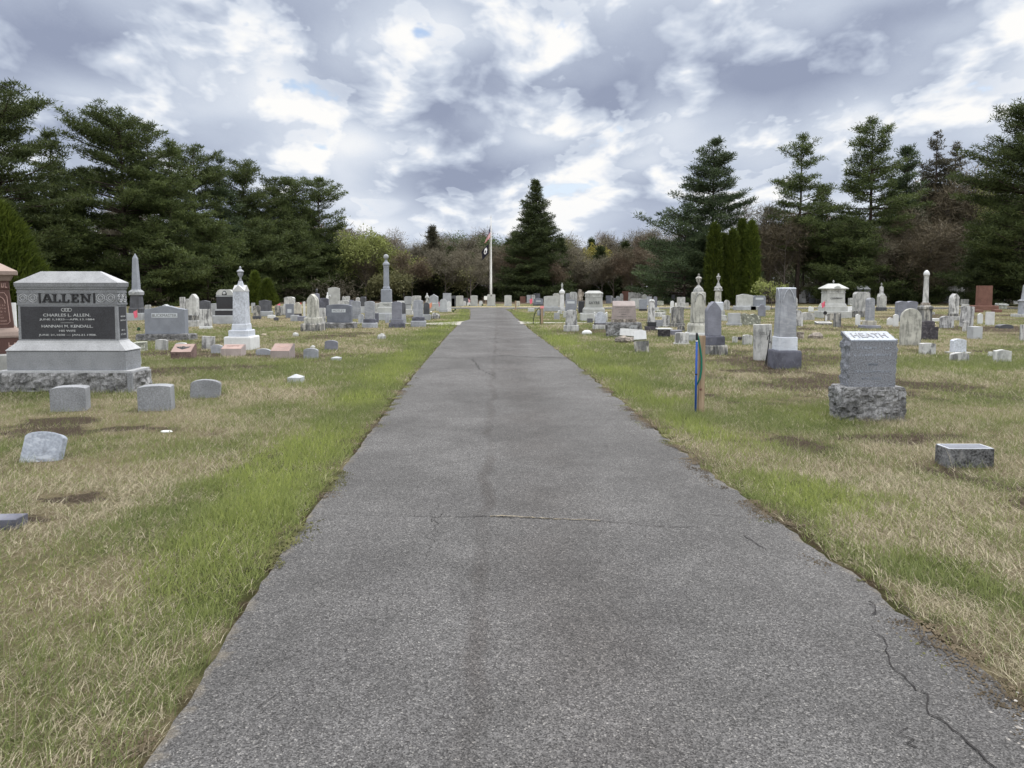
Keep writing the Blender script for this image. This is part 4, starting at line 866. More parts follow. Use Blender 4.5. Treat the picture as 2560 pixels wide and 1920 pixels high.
 (HS, 2558, 852, 12, 812, 'flat', 'marble_streaked', 'black and white slab cut by the right edge of the photo', {}),
 (HS, 2322, 885, 35, 858, 'low', 'marble_streaked', 'low blackened headstone with a white right shoulder, right of the large stained arch', dict(d=.14)),
 (HS, 2404, 884, 34, 848, 'seg', 'marble_mottled', 'blue-white mottled upright stone behind a low blackened arch', dict(bases=[(3, 50, 'marble_stained')], d=.14)),
 (HS, 2403, 902, 41, 882, 'seg', 'marble_streaked', 'low blackened arch in front of the mottled upright stone', dict(d=.14)),
 (HS, 2511, 905, 36, 875, 'serp', 'marble_stained', 'low grey headstone with a dark left side on the right lawn', dict(d=.16, yaw=-14)),
 (MK, 2482, 891, 18, 880, 'broken', 'marble_stained', 'broken wedge of stone left of the low grey headstone on the right lawn', dict(roll=12)),
 (MK, 1974, 846, 14, 827, 'low', 'marble_dark', 'small dark square stump of stone right of the gothic obelisk', {}),
 (HS, 2003, 848, 15, 830, 'flat', 'fieldstone', 'rough dark square stone right of the gothic obelisk base', dict(d=.15)),
 (HS, 1847, 852, 22, 843, 'flat', 'black_stained', 'low black block behind the small tilted white headstone', dict(d=.2)),
])
# ---------------------------------------------------------------- monuments with their own shapes
class Mon:
    """frame for one monument: metres from photograph pixels at its own distance"""
    def __init__(s, name, cx, base, label, cat='monument', y=None, depth=0.0, group=None, yaw=0, front=False):
        s.y = y or ground_y(base); s.k = s.y / F; s.yc = s.y + depth / 2
        g = G(cx, base); s.x = g.x if front else (g.x * s.yc / g.y if y is None else xat(cx, base, s.yc)); s.kw = s.k if front else s.k / (1 + .5 * abs(cx - 1280) / F)
        s.root = empty(name, (s.x, s.yc, 0), label, cat, group, R(yaw)); s.cx = cx
    def z(s, py): return zat(py, s.y)
    def w(s, px): return px * s.kw
def letter_serif(m, ch, x, z, w_, h, y0, y1, st=.22):
    """slab-serif capitals cut as solid letters"""
    t = h * st; sr = h * .11; b = lambda a, b_, c, d: m.box(x + a, x + b_, y0, y1, z + c, z + d)
    def foot(cx, base, ww=.36): b(cx - w_ * ww / 2, cx + w_ * ww / 2, (0 if base else h - sr), (sr if base else h))
    def bar(x0, z0, x1, z1, tt):
        m.prism([(x + x0 - tt / 2, z + z0), (x + x0 + tt / 2, z + z0), (x + x1 + tt / 2, z + z1), (x + x1 - tt / 2, z + z1)], y0, y1)
    if ch == 'A':
        bar(w_ * .14, sr, w_ * .44, h, t * .75); bar(w_ * .84, sr, w_ * .54, h, t * 1.05); b(w_ * .28, w_ * .70, h * .27, h * .27 + sr); foot(w_ * .14, 1); foot(w_ * .84, 1, .44)
    if ch in 'LE':
        b(w_ * .16, w_ * .16 + t, sr, h - sr); b(0, w_ * .92, 0, sr); b(w_ * .92 - sr, w_ * .92, sr, h * .34)
        if ch == 'L': b(0, w_ * .5, h - sr, h)
        else: b(0, w_ * .88, h - sr, h); b(w_ * .88 - sr, w_ * .88, h * .68, h - sr); b(w_ * .16 + t, w_ * .6, h * .46, h * .46 + sr); b(w_ * .6 - sr * .2, w_ * .6 + sr * .6, h * .36, h * .66)
    if ch == 'N':
        b(w_ * .12, w_ * .12 + t * .6, sr, h - sr); b(w_ * .80, w_ * .80 + t * .6, sr, h - sr); bar(w_ * .80, 0, w_ * .20, h, t * 1.0); foot(w_ * .18, 1); foot(w_ * .12, 0, .3); foot(w_ * .86, 0)
def worn(w_, h, n_, mat, parent, loc, rot=(0, 0, 0)):
    """weathered lettering no longer legible: a row of uneven strokes"""
    rnd = random.Random(int(w_ * 1e4) + n_ + int(abs(loc[2]) * 100)); m = MB(); x = -w_ / 2; st = w_ / n_
    for i in range(n_):
        if rnd.random() < .12: x += st; continue
        a = st * rnd.uniform(.10, .2); hh = h * rnd.uniform(.8, 1)
        m.box(x + st * .1, x + st * .1 + a, -.002, .003, -hh / 2, hh / 2)
        if rnd.random() < .6: m.box(x + st * .6, x + st * .6 + a, -.002, .003, -hh / 2, hh / 2)
        zc = rnd.choice((-.42, 0, .42)) * hh; m.box(x + st * .1 + a, x + st * .7, -.0015, .0025, zc - h * .09, zc + h * .09); x += st
    return m.build('worn_inscription', mat, parent, loc=loc, rot=rot)
# --- ALLEN
mo = Mon('family_monument', 161, 981, 'large hip-topped grey granite monument with dark capitals and a dark inscribed face, near left', depth=.60, front=True)
Rt = mo.root; hy = -.43                    # local y of the front of the bottom course
b = MB(); b.loft([(-.06, 1.03, .29), (.29, 1.03, .29)]); b.build('base', 'granite_rock', Rt, rough=.06, cell=.035, keep=lambda p: p.z > .285, seed=2)
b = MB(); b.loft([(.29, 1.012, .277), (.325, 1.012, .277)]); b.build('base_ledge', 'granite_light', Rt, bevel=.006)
for sx in (-1, 1):
    b = MB(); b.box(sx * 1.0 - .035, sx * 1.0 + .035, -.315, -.27, -.05, .29); b.build('corner_margin', 'granite', Rt)
b = MB(); b.loft([(.325, .905, .222), (.615, .905, .222)]); b.build('plinth', 'granite', Rt, bevel=.004)
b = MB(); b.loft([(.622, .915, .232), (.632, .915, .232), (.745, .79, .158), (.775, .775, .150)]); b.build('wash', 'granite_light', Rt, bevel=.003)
b = MB(); b.loft([(.775, .765, .139), (1.32, .757, .134)]); die = b.build('die', 'granite', Rt, bevel=.004)
b = MB(); b.box(-.715, .715, -.1435, -.129, .80, 1.295); fp = b.build('front_panel', 'granite_face', Rt)
b = MB(); b.box(.762, .7665, -.095, .095, .80, 1.29); b.build('side_panel', 'granite_face', Rt)
b = MB(); b.loft([(1.32, .770, .144), (1.345, .770, .144), (1.345, .763, .137), (1.50, .760, .135), (1.50, .768, .142), (1.52, .768, .142), (1.52, .762, .137), (1.555, .762, .137), (1.56, .772, .147), (1.59, .775, .149), (1.595, .785, .158), (1.655, .79, .163)]); b.build('frieze', 'granite', Rt)
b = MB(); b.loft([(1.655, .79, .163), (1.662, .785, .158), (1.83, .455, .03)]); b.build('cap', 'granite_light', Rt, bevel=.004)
m = MB(); xs = [-.352, -.197, -.062, .082, .232]
for ch, x0 in zip('ALLEN', xs): letter_serif(m, ch, x0 - .02, 1.358, .150 if ch in 'AN' else .128, .128, -.157, -.134)
m.build('family_name', 'carved_dark', Rt)
for sx in (-.425, .405): b = MB(); b.box(sx, sx + .024, -.151, -.134, 1.345, 1.50); b.build('name_bar', 'carved_dark', Rt)
# interlaced carved bands either side of the name and on the side
def knot(x0, x1, n_, side=False):
    m = MB(); st = (x1 - x0) / n_
    for i in range(n_):
        for rr_ in (.052, .028):
            pts = []
            for k in range(17):
                a = 2 * math.pi * k / 16; px_, pz_ = x0 + st * (i + .5) + rr_ * 1.35 * math.cos(a) * (1 if k % 2 else .8), 1.423 + rr_ * 1.2 * math.sin(a)
                pts.append((.768, px_, pz_) if side else (px_, -.141, pz_))
            m.tube(pts, .0055, 4)
    return m
knot(-.745, -.44, 2).build('carved_band', 'granite_light', Rt); knot(.44, .745, 2).build('carved_band', 'granite_light', Rt); knot(-.115, .115, 2, True).build('carved_band', 'granite_light', Rt)
for s_, w_, h_, zc in (('CHARLES L. ALLEN.', .72, .044, 1.165), ('JUNE 1,1825—APR.13.1884', .84, .036, 1.095), ('HANNAH M. KENDALL.', .78, .042, .995), ('HIS WIFE', .25, .030, .925), ('JUNE 21,1830 — JAN.21.1908.', .88, .036, .858)):
    text(s_, w_, h_, 'carved_mid' if 0 else 'carved_light', fp, (-.01, -.1455, zc), bold=.008)
m = MB()
for i in (-1, 0, 1):
    m.tube([(i * .045 - .01 + .034 * math.cos(a), -.1455, 1.245 + .024 * math.sin(a)) for a in [k * math.pi / 8 for k in range(17)]], .0045, 4)
m.build('link_emblem', 'carved_light', Rt)
m = MB(); m.box(-.11, .09, -.1465, -.1435, 1.045, 1.049); m.build('divider', 'carved_light', Rt)
for zc, wd in ((1.14, .13), (1.08, .15), (.93, .11), (.865, .14)): worn(wd, .026, 6, 'carved_light', Rt, (.768, 0, zc), rot=(0, 0, math.pi / 2))
# initials on the two small stones
for o in C.objects:
    if o.get('label', '').startswith('small grey granite headstone in front of the left half'): text('H.K.A.', .26, .075, 'carved_mid', o, (0, 0, .262), rot=(0, 0, 0), depth=.02, bold=.02)
    if o.get('label', '').startswith('small grey granite headstone at the right corner'): text('C.L.A.', .26, .075, 'carved_mid', o, (0, 0, .272), rot=(0, 0, 0), depth=.02, bold=.02)
# --- red granite monument at the left edge
y = 12.4; mo = Mon('red_monument', -26, 930, 'red-brown granite monument with a pale pyramid cap, cut by the left edge of the photo', y=y, depth=.9, yaw=34); Rt = mo.root; z = mo.z
b = MB(); b.loft([(-.05, .62, .62), (.40, .62, .62), (.42, .60, .60)]); b.build('base', 'granite_pale', Rt, bevel=.01)
b = MB(); b.loft([(.42, .50, .50), (.70, .49, .49)]); b.build('plinth', 'redbrown', Rt, bevel=.006)
b = MB(); b.loft([(.70, .50, .50), (.735, .50, .50), (.80, .47, .47), (.87, .405, .405)]); b.build('moulding', 'redbrown_light', Rt, bevel=.006)
b = MB(); b.loft([(.87, .395, .395), (1.545, .345, .345)]); b.build('die', 'redbrown', Rt, bevel=.006)
b = MB(); b.loft([(1.545, .35, .35), (1.565, .36, .36), (1.565, .35, .35), (1.69, .35, .35), (1.70, .36, .36)]); b.build('carved_band', 'redbrown', Rt)
b = MB(); b.loft([(1.70, .37, .37), (1.80, .42, .42), (1.80, .48, .48), (1.87, .485, .485), (2.12, .04, .04)]); b.build('cap', 'redbrown_light', Rt, bevel=.006)
m = MB(); fr = [(.09, .94), (.31, .94), (.345, .98), (.315, 1.42), (.28, 1.49), (.12, 1.49), (.09, 1.45)]
fy = lambda z_: -.345 - (1.545 - z_) * .05 / .675 - .004
m.tube([(x_, fy(z_), z_) for x_, z_ in fr + fr[:1]], .006, 4)
m.tube([(.20 + .085 * math.cos(a), fy(1.3), 1.30 + .12 * math.sin(a)) for a in [math.pi * k / 10 for k in range(11)]], .008, 4)
m.build('carved_frame', 'carved_pink', Rt)
for i, wd in enumerate((.19, .19, .19, .08, .17, .2)): worn(wd, .030, 7, 'carved_pink', Rt, (.20, fy(1.28 - i * .055) - .002, 1.27 - i * .055))
worn(.32, .09, 6, 'carved_pink', Rt, (.18, -.352, 1.62)); worn(.16, .12, 2, 'carved_pink', Rt, (.38, -.497, .56))
# --- HEATH
mo = Mon('slant_monument', 2184, 1049, 'grey granite slant-top monument on a rough-hewn base, nearest stone on the right', depth=.36, front=True); Rt = mo.root
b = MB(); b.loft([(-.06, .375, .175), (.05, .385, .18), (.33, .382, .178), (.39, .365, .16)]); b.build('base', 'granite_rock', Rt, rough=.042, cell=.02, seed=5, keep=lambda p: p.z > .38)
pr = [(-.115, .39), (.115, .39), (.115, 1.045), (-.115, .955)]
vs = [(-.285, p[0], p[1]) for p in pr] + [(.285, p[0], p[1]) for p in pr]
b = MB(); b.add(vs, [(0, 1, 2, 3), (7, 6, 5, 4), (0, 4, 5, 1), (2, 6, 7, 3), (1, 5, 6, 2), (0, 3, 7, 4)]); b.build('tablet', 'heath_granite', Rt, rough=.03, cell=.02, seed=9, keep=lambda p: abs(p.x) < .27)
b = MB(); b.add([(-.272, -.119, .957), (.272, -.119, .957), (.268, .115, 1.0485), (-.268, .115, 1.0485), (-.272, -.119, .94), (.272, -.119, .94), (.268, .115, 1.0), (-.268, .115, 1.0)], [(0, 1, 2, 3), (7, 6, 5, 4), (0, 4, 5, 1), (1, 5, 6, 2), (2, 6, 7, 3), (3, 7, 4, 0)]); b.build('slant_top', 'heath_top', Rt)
th = math.atan2(.0915, .234)
text('HEATH', .42, .12, 'heath_granite', Rt, (0, -.002, 1.0045), rot=(th, 0, 0), depth=.008, bold=.01, space=1.08)
for i, wd in enumerate((.40, .46, .12, .44, .26)): worn(wd, .026, 14, 'heath_top', Rt, (0, -.1175, .86 - i * .085 - (.03 if i > 1 else 0)))
# low granite marker right
mo = Mon('granite_marker', 2427, 1168, 'low rectangular granite marker block alone in the near right grass', 'grave marker', depth=.20, front=True); Rt = mo.root
b = MB(); b.loft([(-.05, .204, .10), (.158, .204, .10), (.165, .199, .095)]); b.build('block', 'granite_weathered', Rt, bevel=.004)
m_ = MB()
for q in ((-.199, .199, -.095, -.082), (-.199, .199, .082, .095), (-.199, -.186, -.082, .082), (.186, .199, -.082, .082)): m_.box(*q, .164, .1675)
m_.build('pale_margin', 'marble_blue', Rt)
b = MB(); b.box(-.186, .186, -.082, .082, .164, .168); b.build('top_panel', 'granite_bluedark', Rt)
# corner posts with pyramid tops
for (cx_, bs, w_, tp_, lb) in ((735, 957, 34, 937, 'small square granite corner post with a pyramid top, left lawn near the road'), (838, 901, 23, 892, 'tiny pale pyramid-topped corner post behind the larger one on the left lawn')):
    y = ground_y(bs); k = y / F; h = zat(tp_, y); q = w_ * k / 2
    b = MB(); b.loft([(-.05, q, q), (h * .62, q, q), (h, .006, .006)]); o = b.build('corner_post', 'granite_plain', bevel=.003); o.location = (G(cx_, bs).x, y + q, 0); tag(o, lb, 'corner post')
# --- three pink slant markers
for i, (cx_, bs, w_, tp_, s_, lb) in enumerate(((451, 899, 50, 860, 'OTIS', 'pink granite slant marker with a dark carved leaf, leftmost of the three pink markers'), (577, 890, 50, 861, 'MOTHER', 'pink granite slant marker with an arched name, middle of the three pink markers'), (701, 896, 49, 859, 'RICE', 'rose-pink slant marker with pale lettering, rightmost of the three pink markers'))):
    y = ground_y(bs); k = y / F; W = w_ * k; h = zat(tp_, y + .3); hf = .16
    rt = empty('slant_marker', (G(cx_, bs).x, y + .17, 0), lb, 'grave marker', 'pink slant markers', R((3, 1, -5)[i]))
    a = W / 2
    b = MB(); b.add([(x_, y_, z_) for x_ in (-a, a) for y_, z_ in ((-.17, -.05), (.17, -.05), (.17, h), (.10, h), (-.165, hf))], [(0, 1, 2, 3, 4), (9, 8, 7, 6, 5), (0, 4, 9, 5), (4, 3, 8, 9), (3, 2, 7, 8), (2, 1, 6, 7), (1, 0, 5, 6)]); b.build('body', 'pink_dark' if i == 0 else 'rose', rt)
    ln = math.hypot(.265, h - hf); an = math.atan2(h - hf, .265)
    b = MB(); b.box(-a * .985, a * .985, -ln / 2 + .003, ln / 2 - .003, 0, .006); f_ = b.build('inscribed_face', 'pink', rt); f_.location = (0, -.0325, (h + hf) / 2 + .001); f_.rotation_euler = (an, 0, 0)
    worn(W * .6, ln * .2, 6, 'carved_mid' if i == 0 else ('redbrown' if i == 1 else 'carved_pink'), f_, (0, .03, .008), rot=(-math.pi / 2, 0, 0))
    if i == 0:
        m = MB(); m.add([(0, -.06, .0085), (.12, .0, .0085), (.16, .05, .0085), (.05, .035, .0085), (0, .07, .0085), (-.05, .035, .0085), (-.16, .05, .0085), (-.12, 0, .0085)], [(0, 1, 3), (1, 2, 3), (3, 4, 5), (0, 3, 5), (5, 6, 7), (0, 5, 7)]); o = m.build('carved_leaf', 'carved_dark', f_)
# --- far left obelisk
mo = Mon('obelisk', 343.5, 801, 'tall pale granite obelisk on a dark pedestal against the left pines', depth=.8); z, w_ = mo.z, mo.w; Rt = mo.root
b = MB(); b.loft([(-.05, w_(27), w_(27)), (z(783), w_(27), w_(27))]); b.build('base', 'granite_plain', Rt, bevel=.01)
b = MB(); b.loft([(z(783), w_(18), w_(18)), (z(772), w_(18), w_(18)), (z(770), w_(16), w_(16))]); b.build('plinth', 'granite_dark', Rt)
b = MB(); b.loft([(z(770), w_(15.5), w_(15.5)), (z(738), w_(13), w_(13))]); b.build('die', 'granite_dark', Rt)
b = MB(); b.loft([(z(738), w_(16), w_(16)), (z(730), w_(17), w_(17)), (z(724), w_(10.5), w_(10.5))]); b.build('cap_block', 'granite_plain', Rt, bevel=.01)
b = MB(); b.lathe([(w_(4.2), 0), (w_(4.2), .02)], 14); o = b.build('medallion', 'carved_light', Rt); o.rotation_euler = (math.pi / 2, 0, 0); o.location = (0, -w_(17.2), z(731))
b = MB(); b.loft([(z(724), w_(9.6), w_(9.6)), (z(645), w_(6.2), w_(6.2)), (z(633), .01, .01)]); b.build('shaft', 'granite_blue', Rt)
def urn(zb, zt, r, mat, root, cx_=0):
    h = zt - zb; p = [(r * .55, 0), (r * .30, .06), (r * .26, .16), (r * .42, .26), (r * .70, .36), (r * .78, .50), (r * .76, .56), (r * 1.0, .60), (r * 1.0, .63), (r * .80, .70), (r * .42, .76), (r * .26, .82), (r * .34, .86), (r * .34, .90), (r * .18, .97), (r * .04, 1.0)]
    b = MB(); b.lathe([(a, zb + t * h) for a, t in p], 24); return b.build('urn', mat, root, smooth=True)
# --- white urn shaft left
mo = Mon('urn_monument', 606, 877, 'white-grey mottled marble shaft with gabled head and urn on three stepped bases, left lawn', depth=.95); z, w_ = mo.z, mo.w; Rt = mo.root
b = MB(); b.loft([(-.05, w_(40), w_(40)), (z(846), w_(40), w_(40)), (z(843), w_(38), w_(38))]); b.build('base', 'marble', Rt, bevel=.01)
b = MB(); b.loft([(z(843), w_(30), w_(30)), (z(829), w_(30), w_(30)), (z(827), w_(28), w_(28))]); b.build('base', 'marble_blue', Rt, bevel=.008)
b = MB(); b.loft([(z(827), w_(23), w_(23)), (z(813), w_(22), w_(22)), (z(811), w_(20.5), w_(20.5))]); b.build('base', 'marble_blue', Rt, bevel=.008)
a0, a1 = w_(20), w_(17.8); zs, zc_, za = z(811), z(729), z(713)
b = MB(); b.loft([(zs, a0, a0), (zc_, a1, a1)]); b.build('shaft', 'marble_mottled', Rt, bevel=.008)
g_ = MB()
for q in range(4):                      # four crossed gables
    cs, sn = math.cos(q * math.pi / 2), math.sin(q * math.pi / 2); e = a1 * 1.05
    pts = [(-e, -e, zc_), (e, -e, zc_), (e, -e, zc_ + .02), (0, -e, za), (-e, -e, zc_ + .02), (0, 0, za + .02)]
    g_.add([(x_ * cs - y_ * sn, x_ * sn + y_ * cs, z_) for x_, y_, z_ in pts], [(0, 1, 2, 3, 4), (2, 5, 3), (4, 3, 5), (1, 5, 2), (0, 4, 5)])
g_.build('gabled_head', 'marble', Rt)
b = MB(); b.loft([(zc_ + .03, a1 * .66, a1 * .66), (z(700), .03, .03)]); b.build('spire', 'marble_mottled', Rt)
urn(z(701), z(664), w_(10.5), 'bluestone', Rt)
# --- dark panelled monument
mo = Mon('panelled_monument', 566, 810, 'black-panelled granite monument with a rounded crown and a seal, behind the urn shaft', depth=.8); z, w_ = mo.z, mo.w; Rt = mo.root
b = MB(); b.loft([(-.05, w_(36), w_(15)), (z(791), w_(36), w_(15)), (z(789), w_(35), w_(14))]); b.build('base', 'granite_plain', Rt, bevel=.01)
b = MB(); b.loft([(z(789), w_(29), w_(11)), (z(777), w_(29), w_(11))]); b.build('plinth', 'granite_black', Rt)
b = MB(); b.loft([(z(777), w_(30), w_(12)), (z(773), w_(27), w_(10))]); b.build('ledge', 'granite_plain', Rt)
b = MB(); b.loft([(z(773), w_(25), w_(9)), (z(742), w_(25), w_(9))]); b.build('die', 'granite_black', Rt)
b = MB(); b.loft([(z(742), w_(25.6), w_(9.6)), (z(738), w_(25.6), w_(9.6))]); b.build('ledge', 'granite_plain', Rt)
a = w_(25); hh = z(724) - z(738)
b = MB(); b.prism([(-a, z(738)), (a, z(738)), (a, z(738) + hh * .4), (a * .75, z(738) + hh * .9), (a * .55, z(724)), (-a * .55, z(724)), (-a * .75, z(738) + hh * .9), (-a, z(738) + hh * .4)], -w_(9), w_(9)); b.build('crown', 'granite_pale', Rt, bevel=.01)
b = MB(); b.prism([(-w_(9), z(738)), (w_(9), z(738))] + arc(0, z(738), w_(7.5), z(727) - z(738), 0, 180, 12), -w_(9.4), -w_(8)); b.build('arch_panel', 'granite_black', Rt)
b = MB(); b.lathe([(w_(4.3), 0), (w_(4.3), .03), (w_(3.3), .04)], 16); o = b.build('seal', 'carved_light', Rt); o.rotation_euler = (math.pi / 2, 0, 0); o.location = (0, -w_(9.3), z(733))
# --- urn obelisk behind, statue tablet
mo = Mon('urn_monument', 793, 790, 'slender dark shaft with a thin urn behind the cream pointed shaft', depth=.5); z, w_ = mo.z, mo.w; Rt = mo.root
b = MB(); b.loft([(-.05, w_(9), w_(9)), (z(778), w_(9), w_(9))]); b.build('base', 'granite_dark', Rt)
b = MB(); b.loft([(z(778), w_(7.5), w_(7.5)), (z(738), w_(6), w_(6)), (z(735), w_(6.3), w_(6.3)), (z(734), w_(2), w_(2))]); b.build('shaft', 'slate_grey', Rt)
urn(z(734), z(720), w_(3.8), 'granite_dark', Rt)
mo = Mon('statue_tablet', 836, 783, 'tall pale tablet with a carved kneeling figure on its left side, behind the short-plate headstone', depth=.35); z, w_ = mo.z, mo.w; Rt = mo.root
b = MB(); b.loft([(-.05, w_(19), w_(6)), (z(776), w_(19), w_(6))]); b.build('base', 'granite_pale', Rt)
b = MB(); b.prism([(q[0], q[1] + z(776)) for q in outline('serp', w_(32), z(718) - z(776))], -w_(4.5), w_(4.5)); b.build('tablet', 'granite_pale', Rt, bevel=.01)
b = MB(); b.lathe([(w_(6.5), z(776)), (w_(5.5), z(755)), (w_(3.6), z(746)), (w_(4), z(741)), (w_(2.2), z(737.5)), (w_(2.0), z(735)), (w_(2.3), z(733)), (w_(1.2), z(731))], 12, (-w_(17), -w_(5)))
b.tube([(-w_(14), -w_(5), z(742)), (-w_(10), -w_(6), z(738)), (-w_(8), -w_(5.4), z(744))], w_(1.2), 6); b.build('figure', 'marble', Rt, smooth=True)
# --- ball column
mo = Mon('ball_column', 967, 801, 'tall grey column topped with a stone ball on a square pedestal, left rows', depth=1.0); z, w_ = mo.z, mo.w; Rt = mo.root
b = MB(); b.loft([(-.05, w_(30), w_(22)), (z(785), w_(30), w_(22)), (z(783), w_(29), w_(21))]); b.build('base', 'granite_plain', Rt, bevel=.01)
b = MB(); b.loft([(z(783), w_(22), w_(18)), (z(769), w_(22), w_(18)), (z(768), w_(20), w_(16))]); b.build('base', 'granite_pale', Rt, bevel=.01)
b = MB(); b.loft([(z(768), w_(17), w_(15)), (z(757), w_(17), w_(15)), (z(756), w_(15), w_(14))]); b.build('plinth', 'granite_pale', Rt)
worn(w_(22), w_(5), 6, 'carved_mid', Rt, (0, -w_(15) - .01, z(762)))
b = MB(); b.loft([(z(756), w_(13.3), w_(13.3)), (z(725), w_(13), w_(13)), (z(723), w_(11.5), w_(11.5))]); b.build('die', 'granite_blue', Rt, bevel=.01)
b = MB(); b.lathe([(w_(9.8), z(723)), (w_(9.8), z(719)), (w_(8), z(716)), (w_(8), z(714)), (w_(7.2), z(669)), (w_(7.8), z(667)), (w_(7.2), z(665)), (w_(9.2), z(662)), (w_(9.2), z(658)), (w_(6), z(655)), (w_(3.6), z(652)), (w_(3.4), z(648))], 28); b.build('column', 'granite_blue', Rt, smooth=False)
b = MB(); b.sphere((0, 0, z(641)), w_(7.2), 20); b.build('ball', 'granite_plain', Rt, smooth=True)
# --- small white statue left of the house-topped stone
def figure(name, cx_, bs, top, label, mat='marble', wp=9, ped=0, h=None):
    mo = Mon(name, cx_, bs, label, 'statue', depth=.3); z, w_ = mo.z, mo.w; Rt = mo.root; zt = z(top); zb = 0
    if ped: b = MB(); b.loft([(-.05, w_(wp * .6), w_(wp * .6)), (ped * zt, w_(wp * .5), w_(wp * .5))]); b.build('pedestal', mat, Rt); zb = ped * zt
    q = zt - zb; b = MB()
    b.lathe([(w_(wp * .46), zb), (w_(wp * .40), zb + q * .3), (w_(wp * .30), zb + q * .55), (w_(wp * .42), zb + q * .72), (w_(wp * .36), zb + q * .80), (w_(wp * .14), zb + q * .85), (w_(wp * .19), zb + q * .92), (w_(wp * .15), zb + q * .98), (w_(wp * .03), zt)], 14)
    b.tube([(w_(wp * .36), 0, zb + q * .77), (w_(wp * .42), -w_(wp * .3), zb + q * .62), (0, -w_(wp * .42), zb + q * .68)], w_(wp * .10), 6)
    b.tube([(-w_(wp * .36), 0, zb + q * .77), (-w_(wp * .42), -w_(wp * .3), zb + q * .62), (0, -w_(wp * .42), zb + q * .68)], w_(wp * .10), 6)
    b.build('figure', mat, Rt, smooth=True); return Rt
figure('statue', 1068, 775, 733, 'small white robed statue left of the grey house-topped monument', 'marble_stained', 10, .25)
# --- white pillar with statue
mo = Mon('statue_pillar', 1405, 778, 'slender white marble pillar topped with a small robed figure, right of the road', depth=.5); z, w_ = mo.z, mo.w; Rt = mo.root
b = MB(); b.loft([(-.05, w_(8), w_(8)), (z(773), w_(8), w_(8)), (z(768), w_(6.5), w_(6.5))]); b.build('base', 'marble', Rt)
b = MB(); b.loft([(z(768), w_(6), w_(6)), (z(736), w_(4.8), w_(4.8))]); b.build('shaft', 'marble', Rt)
b = MB(); b.loft([(z(736), w_(4.5), w_(4.5)), (z(733), w_(7), w_(7)), (z(728), w_(7), w_(7)), (z(726), w_(4), w_(4)), (z(722), w_(2.5), w_(2.5))]); b.build('head_block', 'marble', Rt)
b = MB(); b.lathe([(w_(2.4), z(722)), (w_(2.2), z(716)), (w_(2.8), z(711.5)), (w_(1), z(710)), (w_(1.4), z(708.5)), (w_(.3), z(706.8))], 10); b.build('figure', 'granite_pale', Rt, smooth=True)
# --- stump monument
mo = Mon('tree_stump_monument', 1450, 760, 'rough stone monument carved as a tree stump left of the slope-capped pale monument', depth=.5); z, w_ = mo.z, mo.w; Rt = mo.root
b = MB(); b.lathe([(w_(7.5), -.05), (w_(6.6), z(748)), (w_(6), z(735)), (w_(5.6), z(728)), (w_(4.2), z(724.5))], 12); b.build('stump', 'fieldstone', Rt, rough=.09, cell=.1)
b = MB(); b.tube([(w_(4), 0, z(745)), (w_(8), 0, z(738)), (w_(8), 0, z(730))], w_(1.6), 6); b.build('cut_branch', 'fieldstone', Rt)
# --- SAYRE
mo = Mon('capped_monument', 1484, 802, 'massive pale granite monument with one lettered name and a sloped cap, right of the road', depth=1.0); z, w_ = mo.z, mo.w; Rt = mo.root
b = MB(); b.loft([(-.05, w_(35), w_(24)), (z(786), w_(35), w_(24)), (z(784), w_(34), w_(23))]); b.build('base', 'granite_pale', Rt, bevel=.012)
b = MB(); b.loft([(z(784), w_(28), w_(18)), (z(774), w_(28), w_(18)), (z(769), w_(24), w_(14.5))]); b.build('plinth', 'granite_pale', Rt, bevel=.012)
b = MB(); b.loft([(z(769), w_(22.6), w_(13)), (z(743), w_(21.6), w_(12.6))]); b.build('die', 'granite_pale', Rt, bevel=.006)
b = MB(); b.loft([(z(743), w_(22.8), w_(13.6)), (z(741), w_(22.8), w_(13.6)), (z(741), w_(22.2), w_(13)), (z(736), w_(22.2), w_(13)), (z(736), w_(23.4), w_(14)), (z(733), w_(23.6), w_(14.2))]); b.build('cornice', 'granite_stained', Rt)
b = MB(); b.loft([(z(733), w_(23.6), w_(14.2)), (z(727), w_(15), w_(6))]); b.build('cap', 'granite_pale', Rt, bevel=.012)
text('SAYRE', w_(28), w_(7.5), 'carved_mid', Rt, (0, -w_(13.1) - .012, z(757)), bold=.03, space=1.15)
# --- OWENS
mo = Mon('tablet_monument', 1559, 844, 'rose-grey slanted tablet on a broad rock-faced base with big dark letters', depth=.8); z, w_ = mo.z, mo.w; Rt = mo.root
b = MB(); b.loft([(-.06, w_(47), w_(20)), (z(809), w_(46), w_(19)), (z(807), w_(44), w_(18))]); b.build('base', 'granite_rock', Rt, rough=.06, cell=.05, keep=lambda p: p.z > z(812) or (p.y < -.30 and abs(p.x) < w_(38) and z(840) < p.z < z(815)))
b = MB(); b.box(-w_(34), w_(34), -w_(20.4), -w_(18), z(838), z(814)); b.build('name_panel', 'granite_plain', Rt)
text('OWENS', w_(52), w_(12), 'carved_mid', Rt, (0, -w_(20.5) - .01, z(825)), bold=.02, space=1.2)
yo = w_(8)
b = MB(); b.loft([(z(807), w_(34), w_(10), 0), (z(799), w_(33), w_(9.4), 0)]); b.build('foot', 'fieldstone', Rt, rough=.012, cell=.08)
a0, a1 = w_(33), w_(30.5); zt, zm, z0 = z(753), z(765), z(800)
